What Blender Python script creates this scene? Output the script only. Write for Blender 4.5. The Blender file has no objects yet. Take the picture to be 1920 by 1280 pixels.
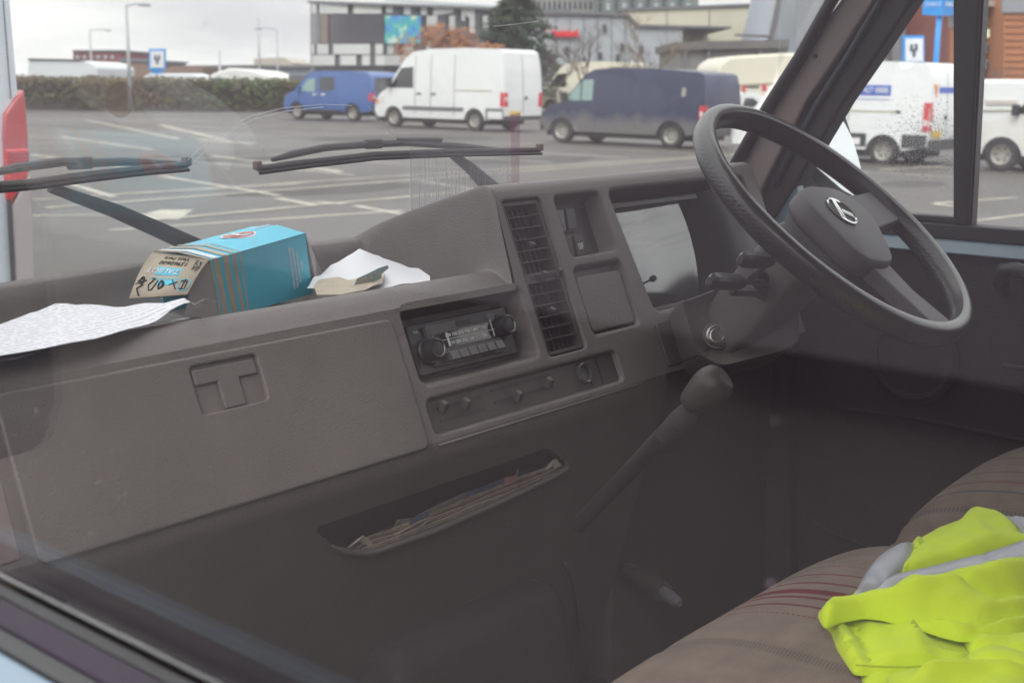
import bpy, bmesh, math, random
from math import sin, cos, pi, radians as R, atan, sqrt
from mathutils import Vector, Matrix, noise
from mathutils.geometry import delaunay_2d_cdt, tessellate_polygon

SC = bpy.context.scene
COL = SC.collection
random.seed(7)

# ---------------------------------------------------------------- camera
FPX = 2400.0
EYE = Vector((-0.33, 0.0, 1.65))
HEAD = R(41)

def frame(pitch, roll):
    f = Vector((cos(HEAD) * cos(pitch), sin(HEAD) * cos(pitch), -sin(pitch)))
    r = Vector((sin(HEAD), -cos(HEAD), 0)); u = r.cross(f)
    r2 = r * cos(roll) + u * sin(roll); u2 = u * cos(roll) - r * sin(roll)
    return Matrix((r2, u2, -f)).transposed()

B_CAB = frame(atan(492 / 2400), 0)             # camera axes seen from the parked van's own (slightly leaning) frame
B_WORLD = frame(atan(487.4 / 2400), R(.73))    # camera axes in the level world
cam = bpy.data.cameras.new('camera'); camo = bpy.data.objects.new('camera', cam); COL.objects.link(camo)
camo.matrix_world = Matrix.Translation(EYE) @ B_WORLD.to_4x4()
cam.sensor_width = 36; cam.lens = 45; cam.clip_start = .02; cam.clip_end = 3000
cam.dof.use_dof = True; cam.dof.focus_distance = 1.6; cam.dof.aperture_fstop = 9.5
SC.camera = camo
LEAN = Matrix.Translation(EYE) @ (B_WORLD @ B_CAB.transposed()).to_4x4() @ Matrix.Translation(-EYE)

# ---------------------------------------------------------------- sky, sun, exposure
W = bpy.data.worlds.new('World'); SC.world = W; W.use_nodes = True
nt = W.node_tree; nt.nodes.clear()
SUN_EL, SUN_AZ = R(42), R(250)
sky = nt.nodes.new('ShaderNodeTexSky'); sky.sky_type = 'NISHITA'; sky.sun_disc = False
sky.sun_elevation = SUN_EL; sky.sun_rotation = SUN_AZ; sky.dust_density = 3; sky.air_density = 1.5
tc = nt.nodes.new('ShaderNodeTexCoord'); mp = nt.nodes.new('ShaderNodeMapping'); mp.inputs['Scale'].default_value = (1.6, 1.6, 7)
nz = nt.nodes.new('ShaderNodeTexNoise'); nz.inputs['Scale'].default_value = 1.7; nz.inputs['Detail'].default_value = 7; nz.inputs['Roughness'].default_value = .55
cr = nt.nodes.new('ShaderNodeValToRGB')
cr.color_ramp.elements[0].position = .38; cr.color_ramp.elements[0].color = (.64, .635, .655, 1)
cr.color_ramp.elements[1].position = .62; cr.color_ramp.elements[1].color = (.96, .94, .915, 1)
ml = nt.nodes.new('ShaderNodeVectorMath'); ml.operation = 'SCALE'; ml.inputs['Scale'].default_value = 9.6
mx = nt.nodes.new('ShaderNodeMixRGB'); mx.inputs[0].default_value = .93
bg = nt.nodes.new('ShaderNodeBackground'); bg.inputs['Strength'].default_value = .1
wo = nt.nodes.new('ShaderNodeOutputWorld')
L = nt.links.new
L(tc.outputs['Generated'], mp.inputs[0]); L(mp.outputs[0], nz.inputs['Vector']); L(nz.outputs['Fac'], cr.inputs[0])
# an overcast sky is about three times as bright overhead as at the horizon
sz_ = nt.nodes.new('ShaderNodeSeparateXYZ'); L(tc.outputs['Generated'], sz_.inputs[0])
cie = nt.nodes.new('ShaderNodeMapRange'); cie.inputs['From Min'].default_value = .03; cie.inputs['From Max'].default_value = 1; cie.inputs['To Min'].default_value = 12.6; cie.inputs['To Max'].default_value = 25; L(sz_.outputs[2], cie.inputs['Value']); L(cie.outputs[0], ml.inputs['Scale'])
L(cr.outputs[0], ml.inputs[0]); L(sky.outputs[0], mx.inputs[1]); L(ml.outputs[0], mx.inputs[2]); L(mx.outputs[0], bg.inputs[0]); L(bg.outputs[0], wo.inputs[0])
sl = bpy.data.lights.new('sun', 'SUN'); sl.energy = 1.4; sl.angle = R(30); sl.color = (1, .97, .92)
so = bpy.data.objects.new('sun', sl); COL.objects.link(so)
sd = Vector((sin(SUN_AZ) * cos(SUN_EL), cos(SUN_AZ) * cos(SUN_EL), sin(SUN_EL)))
so.rotation_euler = sd.to_track_quat('Z', 'Y').to_euler()
SC.view_settings.view_transform = 'Standard'; SC.view_settings.look = 'None'
SC.view_settings.exposure = 0.55; SC.view_settings.gamma = 1; SC.view_settings.use_curve_mapping = False
SC.render.engine = 'CYCLES'
SC.cycles.max_bounces = 7; SC.cycles.transparent_max_bounces = 24; SC.cycles.diffuse_bounces = 3; SC.cycles.glossy_bounces = 3
SC.cycles.use_denoising = True; SC.cycles.use_adaptive_sampling = True; SC.cycles.adaptive_threshold = .02
SC.cycles.caustics_reflective = False; SC.cycles.caustics_refractive = False

# ---------------------------------------------------------------- photo measurement helpers
def ray(B, u, v):
    return B @ Vector(((u - 960) / FPX, (640 - v) / FPX, -1.0))
def at(u, v, n, p, B=None):
    B = B_CAB if B is None else B
    r = ray(B, u, v); n = Vector(n)
    return EYE + r * ((Vector(p) - EYE).dot(n) / r.dot(n))
def aX(u, v, X): return at(u, v, (1, 0, 0), (X, 0, 0))
def aY(u, v, Y): return at(u, v, (0, 1, 0), (0, Y, 0))
def aZ(u, v, Z): return at(u, v, (0, 0, 1), (0, 0, Z))
def gnd(u, v, z=0.0): return at(u, v, (0, 0, 1), (0, 0, z), B_WORLD)
FWD = Vector((cos(HEAD), sin(HEAD), 0)); RGT = Vector((sin(HEAD), -cos(HEAD), 0))
def far(u, v, d): return at(u, v, FWD, EYE + FWD * d, B_WORLD)
def face_n(p, n=(0, -.92, .391)): pass

# ---------------------------------------------------------------- materials
MATS = {}
def mat(name, col, rough=.6, metal=0, bump=0, bscale=200, var=0, vscale=8, col2=None, coat=0, emit=None, alpha=1, spec=.5, btype='noise', sheen=0, wear=0, wearcol=None):
    if name in MATS: return MATS[name]
    m = bpy.data.materials.new(name); m.use_nodes = True; t = m.node_tree; b = t.nodes['Principled BSDF']
    c = (*col, 1)
    b.inputs['Base Color'].default_value = c; b.inputs['Roughness'].default_value = rough; b.inputs['Metallic'].default_value = metal
    b.inputs['Coat Weight'].default_value = coat; b.inputs['Coat Roughness'].default_value = .08; b.inputs['Specular IOR Level'].default_value = spec
    if sheen: b.inputs['Sheen Weight'].default_value = sheen
    if alpha < 1: b.inputs['Alpha'].default_value = alpha
    if emit: b.inputs['Emission Color'].default_value = (*emit[0], 1); b.inputs['Emission Strength'].default_value = emit[1]
    co = t.nodes.new('ShaderNodeTexCoord')
    if var or col2:
        n = t.nodes.new('ShaderNodeTexNoise'); n.inputs['Scale'].default_value = vscale; n.inputs['Detail'].default_value = 8; n.inputs['Roughness'].default_value = .62
        t.links.new(co.outputs['Object'], n.inputs['Vector'])
        r = t.nodes.new('ShaderNodeValToRGB'); r.color_ramp.elements[0].position = .32; r.color_ramp.elements[1].position = .68
        a = col2 or tuple(x * (1 - var) for x in col)
        bcol = col if col2 else tuple(min(1, x * (1 + var * .6)) for x in col)
        r.color_ramp.elements[0].color = (*a, 1); r.color_ramp.elements[1].color = (*bcol, 1)
        t.links.new(n.outputs['Fac'], r.inputs[0]); t.links.new(r.outputs[0], b.inputs['Base Color'])
        mr = t.nodes.new('ShaderNodeMapRange'); mr.inputs['To Min'].default_value = max(0, rough - .1); mr.inputs['To Max'].default_value = min(1, rough + .1)
        t.links.new(n.outputs['Fac'], mr.inputs['Value']); t.links.new(mr.outputs[0], b.inputs['Roughness'])
    if wear:
        w1 = t.nodes.new('ShaderNodeTexNoise'); w1.inputs['Scale'].default_value = 55; w1.inputs['Detail'].default_value = 10; w1.inputs['Roughness'].default_value = .75
        w2 = t.nodes.new('ShaderNodeTexNoise'); w2.inputs['Scale'].default_value = 3.5; w2.inputs['Detail'].default_value = 4
        mpw = t.nodes.new('ShaderNodeMapping'); mpw.inputs['Scale'].default_value = (1, 2.2, 1.4); t.links.new(co.outputs['Object'], mpw.inputs[0])
        t.links.new(mpw.outputs[0], w1.inputs[0]); t.links.new(co.outputs['Object'], w2.inputs[0])
        r1 = t.nodes.new('ShaderNodeMapRange'); r1.inputs['From Min'].default_value = .60; r1.inputs['From Max'].default_value = .72; t.links.new(w1.outputs[0], r1.inputs['Value'])
        r2 = t.nodes.new('ShaderNodeMapRange'); r2.inputs['From Min'].default_value = .48; r2.inputs['From Max'].default_value = .66; t.links.new(w2.outputs[0], r2.inputs['Value'])
        mw = t.nodes.new('ShaderNodeMath'); mw.operation = 'MULTIPLY'; t.links.new(r1.outputs[0], mw.inputs[0]); t.links.new(r2.outputs[0], mw.inputs[1])
        mw2 = t.nodes.new('ShaderNodeMath'); mw2.operation = 'MULTIPLY'; mw2.inputs[1].default_value = wear; t.links.new(mw.outputs[0], mw2.inputs[0])
        mxw = t.nodes.new('ShaderNodeMixRGB'); src = b.inputs['Base Color'].links[0].from_socket if b.inputs['Base Color'].links else None
        if src: t.links.new(src, mxw.inputs[1])
        else: mxw.inputs[1].default_value = c
        mxw.inputs[2].default_value = (*(wearcol or tuple(min(1, x * 2.2 + .05) for x in col)), 1); t.links.new(mw2.outputs[0], mxw.inputs[0]); t.links.new(mxw.outputs[0], b.inputs['Base Color'])
    if bump:
        if btype == 'voronoi':
            n2 = t.nodes.new('ShaderNodeTexVoronoi'); n2.inputs['Scale'].default_value = bscale; o = n2.outputs['Distance']
        else:
            n2 = t.nodes.new('ShaderNodeTexNoise'); n2.inputs['Scale'].default_value = bscale; n2.inputs['Detail'].default_value = 3; o = n2.outputs['Fac']
        t.links.new(co.outputs['Object'], n2.inputs['Vector'])
        bp = t.nodes.new('ShaderNodeBump'); bp.inputs['Strength'].default_value = bump; bp.inputs['Distance'].default_value = .001 if bscale > 50 else .01
        t.links.new(o, bp.inputs['Height']); t.links.new(bp.outputs[0], b.inputs['Normal'])
    MATS[name] = m
    return m

def glass_mat(name, tint=(.96, .98, .97), dust_veil=.02, dust_veil_col=(.75, .72, .74), refl=1.0, base=.045, noise_dust=0, nscale=3, grough=.0):
    m = bpy.data.materials.new(name); m.use_nodes = True; t = m.node_tree; t.nodes.clear(); N = t.nodes.new; K = t.links.new
    out = N('ShaderNodeOutputMaterial'); tr = N('ShaderNodeBsdfTransparent'); tr.inputs[0].default_value = (*tint, 1)
    gl = N('ShaderNodeBsdfGlossy'); gl.inputs['Roughness'].default_value = grough; gl.inputs['Color'].default_value = (1, 1, 1, 1)
    df = N('ShaderNodeBsdfTranslucent' if False else 'ShaderNodeBsdfDiffuse'); df.inputs[0].default_value = (*dust_veil_col, 1)
    lw = N('ShaderNodeLayerWeight'); lw.inputs[0].default_value = .5
    pw = N('ShaderNodeMath'); pw.operation = 'POWER'; pw.inputs[1].default_value = 5
    K(lw.outputs['Facing'], pw.inputs[0])
    ma = N('ShaderNodeMath'); ma.operation = 'MULTIPLY_ADD'; ma.inputs[1].default_value = (1 - base) * refl; ma.inputs[2].default_value = base * refl
    K(pw.outputs[0], ma.inputs[0])
    m1 = N('ShaderNodeMixShader'); K(ma.outputs[0], m1.inputs[0]); K(tr.outputs[0], m1.inputs[1]); K(gl.outputs[0], m1.inputs[2])
    m2 = N('ShaderNodeMixShader'); K(m1.outputs[0], m2.inputs[1]); K(df.outputs[0], m2.inputs[2]); m2.inputs[0].default_value = dust_veil
    if noise_dust:
        co = N('ShaderNodeTexCoord'); n = N('ShaderNodeTexNoise'); n.inputs['Scale'].default_value = nscale; n.inputs['Detail'].default_value = 9; n.inputs['Roughness'].default_value = .7
        K(co.outputs['Object'], n.inputs['Vector'])
        mr = N('ShaderNodeMapRange'); mr.inputs['From Min'].default_value = .35; mr.inputs['From Max'].default_value = .75
        mr.inputs['To Min'].default_value = dust_veil; mr.inputs['To Max'].default_value = dust_veil + noise_dust
        K(n.outputs['Fac'], mr.inputs['Value'])
        # specks
        n3 = N('ShaderNodeTexVoronoi'); n3.inputs['Scale'].default_value = 26; K(co.outputs['Object'], n3.inputs['Vector'])
        m3 = N('ShaderNodeMapRange'); m3.inputs['From Min'].default_value = .03; m3.inputs['From Max'].default_value = .02; m3.inputs['To Min'].default_value = 0; m3.inputs['To Max'].default_value = .35
        K(n3.outputs['Distance'], m3.inputs['Value'])
        ad = N('ShaderNodeMath'); ad.operation = 'ADD'; K(mr.outputs[0], ad.inputs[0]); K(m3.outputs[0], ad.inputs[1]); K(ad.outputs[0], m2.inputs[0])
    K(m2.outputs[0], out.inputs[0])
    return m

# ---------------------------------------------------------------- mesh helpers
def obj(name, bm, m, parent=None, smooth=None, mods=None):
    me = bpy.data.meshes.new(name); 
    if isinstance(bm, tuple): me.from_pydata([tuple(v) for v in bm[0]], [], bm[1]); me.validate()
    else: bm.normal_update(); bm.to_mesh(me); bm.free()
    for mm in (m if isinstance(m, (list, tuple)) else [m]): me.materials.append(mm)
    if smooth is not None:
        if smooth >= 180:
            me.polygons.foreach_set('use_smooth', [True] * len(me.polygons))
        elif smooth > 0:
            me.polygons.foreach_set('use_smooth', [True] * len(me.polygons)); me.set_sharp_from_angle(angle=R(smooth))
    o = bpy.data.objects.new(name, me); COL.objects.link(o); o.parent = parent
    return o
def tag(o, label=None, cat=None, group=None, kind=None):
    if label: o['label'] = label
    if cat: o['category'] = cat
    if group: o['group'] = group
    if kind: o['kind'] = kind
    return o
def empty(name, mw, label, cat, group=None):
    o = bpy.data.objects.new(name, None); COL.objects.link(o); o.empty_display_size = .2
    o.matrix_world = mw; return tag(o, label, cat, group)
def loose(name, bm, m, label, cat, group=None, smooth=None, world=False, kind=None):
    """a thing that is one mesh: moves its origin to its base"""
    o = obj(name, bm, m, None, smooth); me = o.data
    xs = [v.co for v in me.vertices]
    lo = Vector([min(v[i] for v in xs) for i in range(3)]); hi = Vector([max(v[i] for v in xs) for i in range(3)])
    b = Vector(((lo.x + hi.x) / 2, (lo.y + hi.y) / 2, lo.z)); me.transform(Matrix.Translation(-b))
    o.matrix_world = (Matrix.Identity(4) if world else LEAN) @ Matrix.Translation(b)
    return tag(o, label, cat, group, kind)
def bevel(o, w, seg=2, ang=35, wn=True):
    b = o.modifiers.new('bevel', 'BEVEL'); b.width = w; b.segments = seg; b.limit_method = 'ANGLE'; b.angle_limit = R(ang); b.use_clamp_overlap = True
    o.data.polygons.foreach_set('use_smooth', [True] * len(o.data.polygons))
    b.harden_normals = False
    if wn:
        n = o.modifiers.new('wn', 'WEIGHTED_NORMAL'); n.keep_sharp = True
    return o
def boxbm(c, s, rot=None, bm=None):
    bm = bm or bmesh.new(); r = bmesh.ops.create_cube(bm, size=1)
    M = Matrix.Translation(c) @ (rot.to_4x4() if rot else Matrix.Identity(4)) @ Matrix.Diagonal((*s, 1))
    bmesh.ops.transform(bm, matrix=M, verts=r['verts']); return bm
def hexa(p, bm=None):
    """8 corners: bottom 4 then top 4"""
    bm = bm or bmesh.new(); v = [bm.verts.new(q) for q in p]
    for f in ((0, 3, 2, 1), (4, 5, 6, 7), (0, 1, 5, 4), (1, 2, 6, 5), (2, 3, 7, 6), (3, 0, 4, 7)): bm.faces.new([v[i] for i in f])
    return bm
def prism(poly, d, bm=None):
    """closed 3D polygon pushed along vector d (poly is the outer side)"""
    bm = bm or bmesh.new(); d = Vector(d)
    a = [bm.verts.new(Vector(p)) for p in poly]; b = [bm.verts.new(Vector(p) + d) for p in poly]; n = len(poly)
    bm.faces.new(a); bm.faces.new(b[::-1])
    for i in range(n): bm.faces.new((a[i], b[i], b[(i + 1) % n], a[(i + 1) % n]))
    bmesh.ops.recalc_face_normals(bm, faces=bm.faces[:]); return bm
def tube(path, r, n=10, bm=None, closed=False, cap=True, flat=None):
    """path of points, r number or list; flat=(axis, factor) squashes the section"""
    bm = bm or bmesh.new(); P = [Vector(p) for p in path]; m = len(P); rings = []
    up = None
    for i, p in enumerate(P):
        t = (P[(i + 1) % m] - P[i - 1]) if closed else (P[min(i + 1, m - 1)] - P[max(i - 1, 0)])
        t = t.normalized() if t.length > 1e-9 else Vector((0, 0, 1))
        if up is None: up = Vector((0, 0, 1)) if abs(t.z) < .9 else Vector((1, 0, 0))
        s = t.cross(up).normalized(); up2 = s.cross(t).normalized(); up = up2
        rr = r[i] if isinstance(r, (list, tuple)) else r
        ring = []
        for k in range(n):
            a = 2 * pi * k / n; o = s * cos(a) * rr + up2 * sin(a) * rr
            if flat: ax = Vector(flat[0]); o = o - ax * o.dot(ax) * (1 - flat[1])
            ring.append(bm.verts.new(p + o))
        rings.append(ring)
    for i in range(m if closed else m - 1):
        A, B_ = rings[i], rings[(i + 1) % m]
        for k in range(n): bm.faces.new((A[k], A[(k + 1) % n], B_[(k + 1) % n], B_[k]))
    if cap and not closed: bm.faces.new(rings[0][::-1]); bm.faces.new(rings[-1])
    return bm
def lathe(prof, c, axis, n=24, bm=None):
    """prof: (radius, height along axis)"""
    bm = bm or bmesh.new(); ax = Vector(axis).normalized(); a = ax.orthogonal().normalized(); b = ax.cross(a); c = Vector(c); rings = []
    for r, h in prof:
        rings.append([bm.verts.new(c + ax * h + (a * cos(2 * pi * k / n) + b * sin(2 * pi * k / n)) * max(r, 1e-5)) for k in range(n)])
    for i in range(len(rings) - 1):
        for k in range(n): bm.faces.new((rings[i][k], rings[i][(k + 1) % n], rings[i + 1][(k + 1) % n], rings[i + 1][k]))
    if prof[0][0] > 1e-4 and prof[-1][0] > 1e-4:
        for k in range(n): bm.faces.new((rings[-1][k], rings[-1][(k + 1) % n], rings[0][(k + 1) % n], rings[0][k]))
    else: bm.faces.new(rings[0][::-1]); bm.faces.new(rings[-1])
    bmesh.ops.recalc_face_normals(bm, faces=bm.faces[:]); return bm
def inside(p, poly):
    c = False; j = len(poly) - 1
    for i in range(len(poly)):
        if (poly[i][1] > p[1]) != (poly[j][1] > p[1]) and p[0] < (poly[j][0] - poly[i][0]) * (p[1] - poly[i][1]) / (poly[j][1] - poly[i][1]) + poly[i][0]: c = not c
        j = i
    return c
def densify(poly, step):
    out = []
    for i, p in enumerate(poly):
        q = poly[(i + 1) % len(poly)]; l = math.hypot(q[0] - p[0], q[1] - p[1]); k = max(1, int(l / step + .5))
        for j in range(k): out.append((p[0] + (q[0] - p[0]) * j / k, p[1] + (q[1] - p[1]) * j / k))
    return out
def cdt(poly, step, holes=()):
    """triangulate a 2D polygon with an inner grid; returns verts, faces"""
    poly = densify(poly, step); hs = [densify(h, step) for h in holes]
    pts = []; faces_in = []
    for l in [poly] + hs:
        k = len(pts); pts += l; faces_in.append(list(range(k, k + len(l))))
    edges = [(f[i], f[(i + 1) % len(f)]) for f in faces_in for i in range(len(f))]
    x0, x1 = min(p[0] for p in poly), max(p[0] for p in poly); y0, y1 = min(p[1] for p in poly), max(p[1] for p in poly)
    nb = list(pts)
    nx, ny = int((x1 - x0) / step), int((y1 - y0) / step)
    for i in range(1, nx + 1):
        for j in range(1, ny + 1):
            q = (x0 + (x1 - x0) * i / (nx + 1), y0 + (y1 - y0) * j / (ny + 1))
            if inside(q, poly) and not any(inside(q, h) for h in hs) and all((q[0] - a[0]) ** 2 + (q[1] - a[1]) ** 2 > (step * .45) ** 2 for a in nb): pts.append(q)
    vs, es, fs, *_ = delaunay_2d_cdt([Vector(p) for p in pts], edges, [], 0, 1e-6)
    out = []
    for f in fs:
        c = (sum(vs[i][0] for i in f) / len(f), sum(vs[i][1] for i in f) / len(f))
        if inside(c, poly) and not any(inside(c, h) for h in hs): out.append(list(f))
    return vs, out, len(poly)
def shell(vs, fs, fn, thick_fn):
    """solid sheet from a 2D triangulation: outer = fn(p), inner = thick_fn(p)"""
    n = len(vs); V = [fn(v) for v in vs] + [thick_fn(v) for v in vs]; F = [list(f) for f in fs] + [[i + n for i in f[::-1]] for f in fs]
    cnt = {}
    for f in fs:
        for i in range(len(f)): a, b = f[i], f[(i + 1) % len(f)]; cnt[(a, b)] = 1
    for (a, b) in list(cnt):
        if (b, a) not in cnt: F.append([b, a, a + n, b + n])
    bm = bmesh.new(); vv = [bm.verts.new(v) for v in V]
    for f in F:
        try: bm.faces.new([vv[i] for i in f])
        except ValueError: pass
    bmesh.ops.recalc_face_normals(bm, faces=bm.faces[:]); return bm
def rrect(x0, y0, x1, y1, r, n=4):
    out = []
    for cx, cy, a in ((x1 - r, y0 + r, -pi / 2), (x1 - r, y1 - r, 0), (x0 + r, y1 - r, pi / 2), (x0 + r, y0 + r, pi)):
        for k in range(n + 1): out.append((cx + r * cos(a + pi / 2 * k / n), cy + r * sin(a + pi / 2 * k / n)))
    return out
def rpoly(pts, r, n=4):
    """round the corners of a polygon"""
    out = []; m = len(pts)
    for i in range(m):
        p = Vector(pts[i][:2]); a = Vector(pts[i - 1][:2]) - p; b = Vector(pts[(i + 1) % m][:2]) - p
        rr = min(r, a.length * .45, b.length * .45); p0 = p + a.normalized() * rr; p1 = p + b.normalized() * rr
        for k in range(n + 1):
            t = k / n; q = p0 * (1 - t) ** 2 + p * 2 * t * (1 - t) + p1 * t * t; out.append((q.x, q.y))
    return out
def offset2(loop, d):
    """offset a closed 2D loop inwards by d (CCW or CW handled by area)"""
    A = sum(loop[i - 1][0] * loop[i][1] - loop[i][0] * loop[i - 1][1] for i in range(len(loop))); s = 1 if A > 0 else -1; out = []; m = len(loop)
    for i in range(m):
        p = Vector(loop[i]); a = (p - Vector(loop[i - 1])); b = (Vector(loop[(i + 1) % m]) - p)
        if a.length < 1e-9: a = b
        if b.length < 1e-9: b = a
        na = Vector((-a.y, a.x)).normalized(); nb = Vector((-b.y, b.x)).normalized(); nn = (na + nb)
        nn = nn.normalized() if nn.length > 1e-6 else na
        q = p + nn * d * s / max(.5, nn.dot(na)); out.append((q.x, q.y))
    return out
def text(s, size, M, m, name, parent, ext=.0004, world=False, align='CENTER', sx=1.0):
    cu = bpy.data.curves.new('t', 'FONT'); cu.body = s; cu.size = size; cu.extrude = ext; cu.align_x = align; cu.align_y = 'CENTER'; cu.resolution_u = 3
    o = bpy.data.objects.new('t', cu); COL.objects.link(o); dg = bpy.context.evaluated_depsgraph_get()
    me = bpy.data.meshes.new_from_object(o.evaluated_get(dg)); bpy.data.objects.remove(o); bpy.data.curves.remove(cu)
    me.transform(M @ Matrix.Diagonal((sx, 1, 1, 1))); me.materials.clear(); me.materials.append(m)
    q = bpy.data.objects.new(name, me); COL.objects.link(q); q.parent = parent; return q
def basis(o, x, y):
    x = Vector(x).normalized(); z = x.cross(Vector(y)).normalized(); y = z.cross(x)
    return Matrix.Translation(o) @ Matrix((x, y, z)).transposed().to_4x4()
def sm(a, b, x):
    t = max(0, min(1, (x - a) / (b - a))); return t * t * (3 - 2 * t)

# ================================================================ OUR PARKED VAN (the cab the photo looks into)
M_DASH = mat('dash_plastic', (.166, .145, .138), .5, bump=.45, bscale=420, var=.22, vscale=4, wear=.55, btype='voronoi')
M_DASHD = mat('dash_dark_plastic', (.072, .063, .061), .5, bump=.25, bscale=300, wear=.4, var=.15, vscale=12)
M_DASH_SHADE = mat('shaded_dash_plastic', (.118, .103, .097), .55, bump=.35, bscale=380, var=.2, vscale=5, wear=.5, btype='voronoi')  # same dash plastic, coloured darker for the shade below the knee roll
M_BLACK = mat('black_plastic', (.022, .022, .024), .4, bump=.15, bscale=500)
M_RUB = mat('black_rubber', (.03, .03, .033), .62, bump=.2, bscale=120, var=.25, vscale=15)
M_TRIM = mat('brown_trim', (.27, .215, .205), .62, bump=.3, bscale=350, var=.1, vscale=6)
M_BLUE = mat('van_blue_paint', (.19, .29, .37), .32, coat=.5, var=.06, vscale=3)
M_CHROME = mat('chrome', (.75, .75, .74), .16, metal=1)
M_FLOOR = mat('floor_mat', (.02, .02, .022), .85, bump=.5, bscale=90, var=.3, vscale=6)
M_LINER = mat('roof_lining', (.20, .19, .18), .9, bump=.3, bscale=60)
M_DARKCARD = mat('door_card', (.042, .036, .036), .85, spec=.15, bump=.4, bscale=330, var=.15, vscale=5, btype='voronoi')
M_WHITEPRINT = mat('white_print', (.62, .62, .6), .5)

VAN = empty('camper_van', LEAN.copy(), 'blue camper van whose brown dashboard, steering wheel and striped seats fill the picture', 'van')
def vp(name, bm, m, parent=None, smooth=None, bev=None, label=None, seg=2):
    o = obj(name, bm, m, parent or VAN, smooth)
    if bev: bevel(o, bev, seg)
    if label: o['label'] = label
    return o

# ---- dash face plane
N_F = Vector((0, -.92, .391)).normalized(); D_F = Vector((0, -.391, -.92)).normalized(); P_F = Vector((0, 1.127, 1.507))
def FP(x, s, dep=0.0): return Vector((x, P_F.y, P_F.z)) + D_F * s - N_F * dep
def XS(u, v, dep=0.0):
    q = at(u, v, N_F, P_F - N_F * dep); d = q - (P_F - N_F * dep); return (q.x, d.dot(D_F))
def quad(pts, dep=0.0): return [XS(u, v, dep) for u, v in pts]

def plate(name, m, outline, holes, base=0.0, thick=0.0, parent=None, edge=.004, label=None):
    """sheet on the dash face with real recesses. outline in (x, s); holes: dict(loop, r, depth, draft, floor)
    base = inward depth of the sheet (negative = proud); thick = skirt depth round the outline"""
    V = []; F = []; SM = []
    def ring(loop, dep): i = len(V); V.extend(FP(x, s, dep) for x, s in loop); return list(range(i, i + len(loop)))
    def strip(a, b, sm_=True):
        for k in range(len(a)): F.append([a[k], a[(k + 1) % len(a)], b[(k + 1) % len(b)], b[k]]); SM.append(sm_)
    loops = []; rims = []
    out = densify(outline, .03)
    if thick:
        inner = offset2(out, edge); loops.append(inner); ri = ring(inner, base); rims.append(ri)
        prev = ri
        for k in range(1, 5):
            a = pi / 2 * k / 4; r = ring(offset2(out, edge * (1 - sin(a))), base + edge * (1 - cos(a))); strip(prev, r); prev = r
        r = ring(out, base + thick); strip(prev, r)
    else:
        loops.append(out); rims.append(ring(out, base))
    for h in holes:
        r0, dp, dr = h.get('r', .005), h['depth'], h.get('draft', .004)
        lp = densify(h['loop'], .02)
        o0 = offset2(lp, -r0); a0 = ring(o0, base); loops.append(o0); rims.append(a0); prev = a0
        for k in range(1, 5):
            a = pi / 2 * k / 4; r = ring(offset2(lp, -r0 * (1 - sin(a))), base + r0 * (1 - cos(a))); strip(prev, r); prev = r
        r = ring(offset2(lp, dr), base + dp); strip(prev, r); prev = r
        if h.get('floor', True): F.append(prev[:]); SM.append(False)
    tris = tessellate_polygon([[Vector((x, s, 0)) for x, s in l] for l in loops]); flat = [i for l in rims for i in l]
    for t in tris: F.append([flat[i] for i in t]); SM.append(False)
    me = bpy.data.meshes.new(name); me.from_pydata([tuple(v) for v in V], [], F); me.validate()
    bm = bmesh.new(); bm.from_mesh(me); bmesh.ops.remove_doubles(bm, verts=bm.verts, dist=1e-6)
    bmesh.ops.recalc_face_normals(bm, faces=bm.faces[:])
    f = max(bm.faces, key=lambda f: f.calc_area())
    if f.normal.dot(N_F) < 0 and thick == 0 or (thick and f.normal.dot(N_F) < 0): bmesh.ops.reverse_faces(bm, faces=bm.faces[:])
    bm.to_mesh(me); bm.free(); me.materials.append(m)
    me.polygons.foreach_set('use_smooth', [True] * len(me.polygons)); me.set_sharp_from_angle(angle=R(40))
    o = bpy.data.objects.new(name, me); COL.objects.link(o); o.parent = parent or VAN
    w = o.modifiers.new('wn', 'WEIGHTED_NORMAL'); w.keep_sharp = True; w.weight = 90
    if label: o['label'] = label
    return o

# ---- windscreen surface
def ws_y(X, Z): return 1.42 - .13 * ((X - .86) / .86) ** 2 - .57 * (Z - 1.42)
def at_ws(u, v, off=0.0):
    r = ray(B_CAB, u, v); lo, hi = .3, 4.0
    for _ in range(50):
        t = (lo + hi) / 2; p = EYE + r * t
        if p.y - off < ws_y(p.x, p.z): lo = t
        else: hi = t
    return EYE + r * lo

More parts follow.
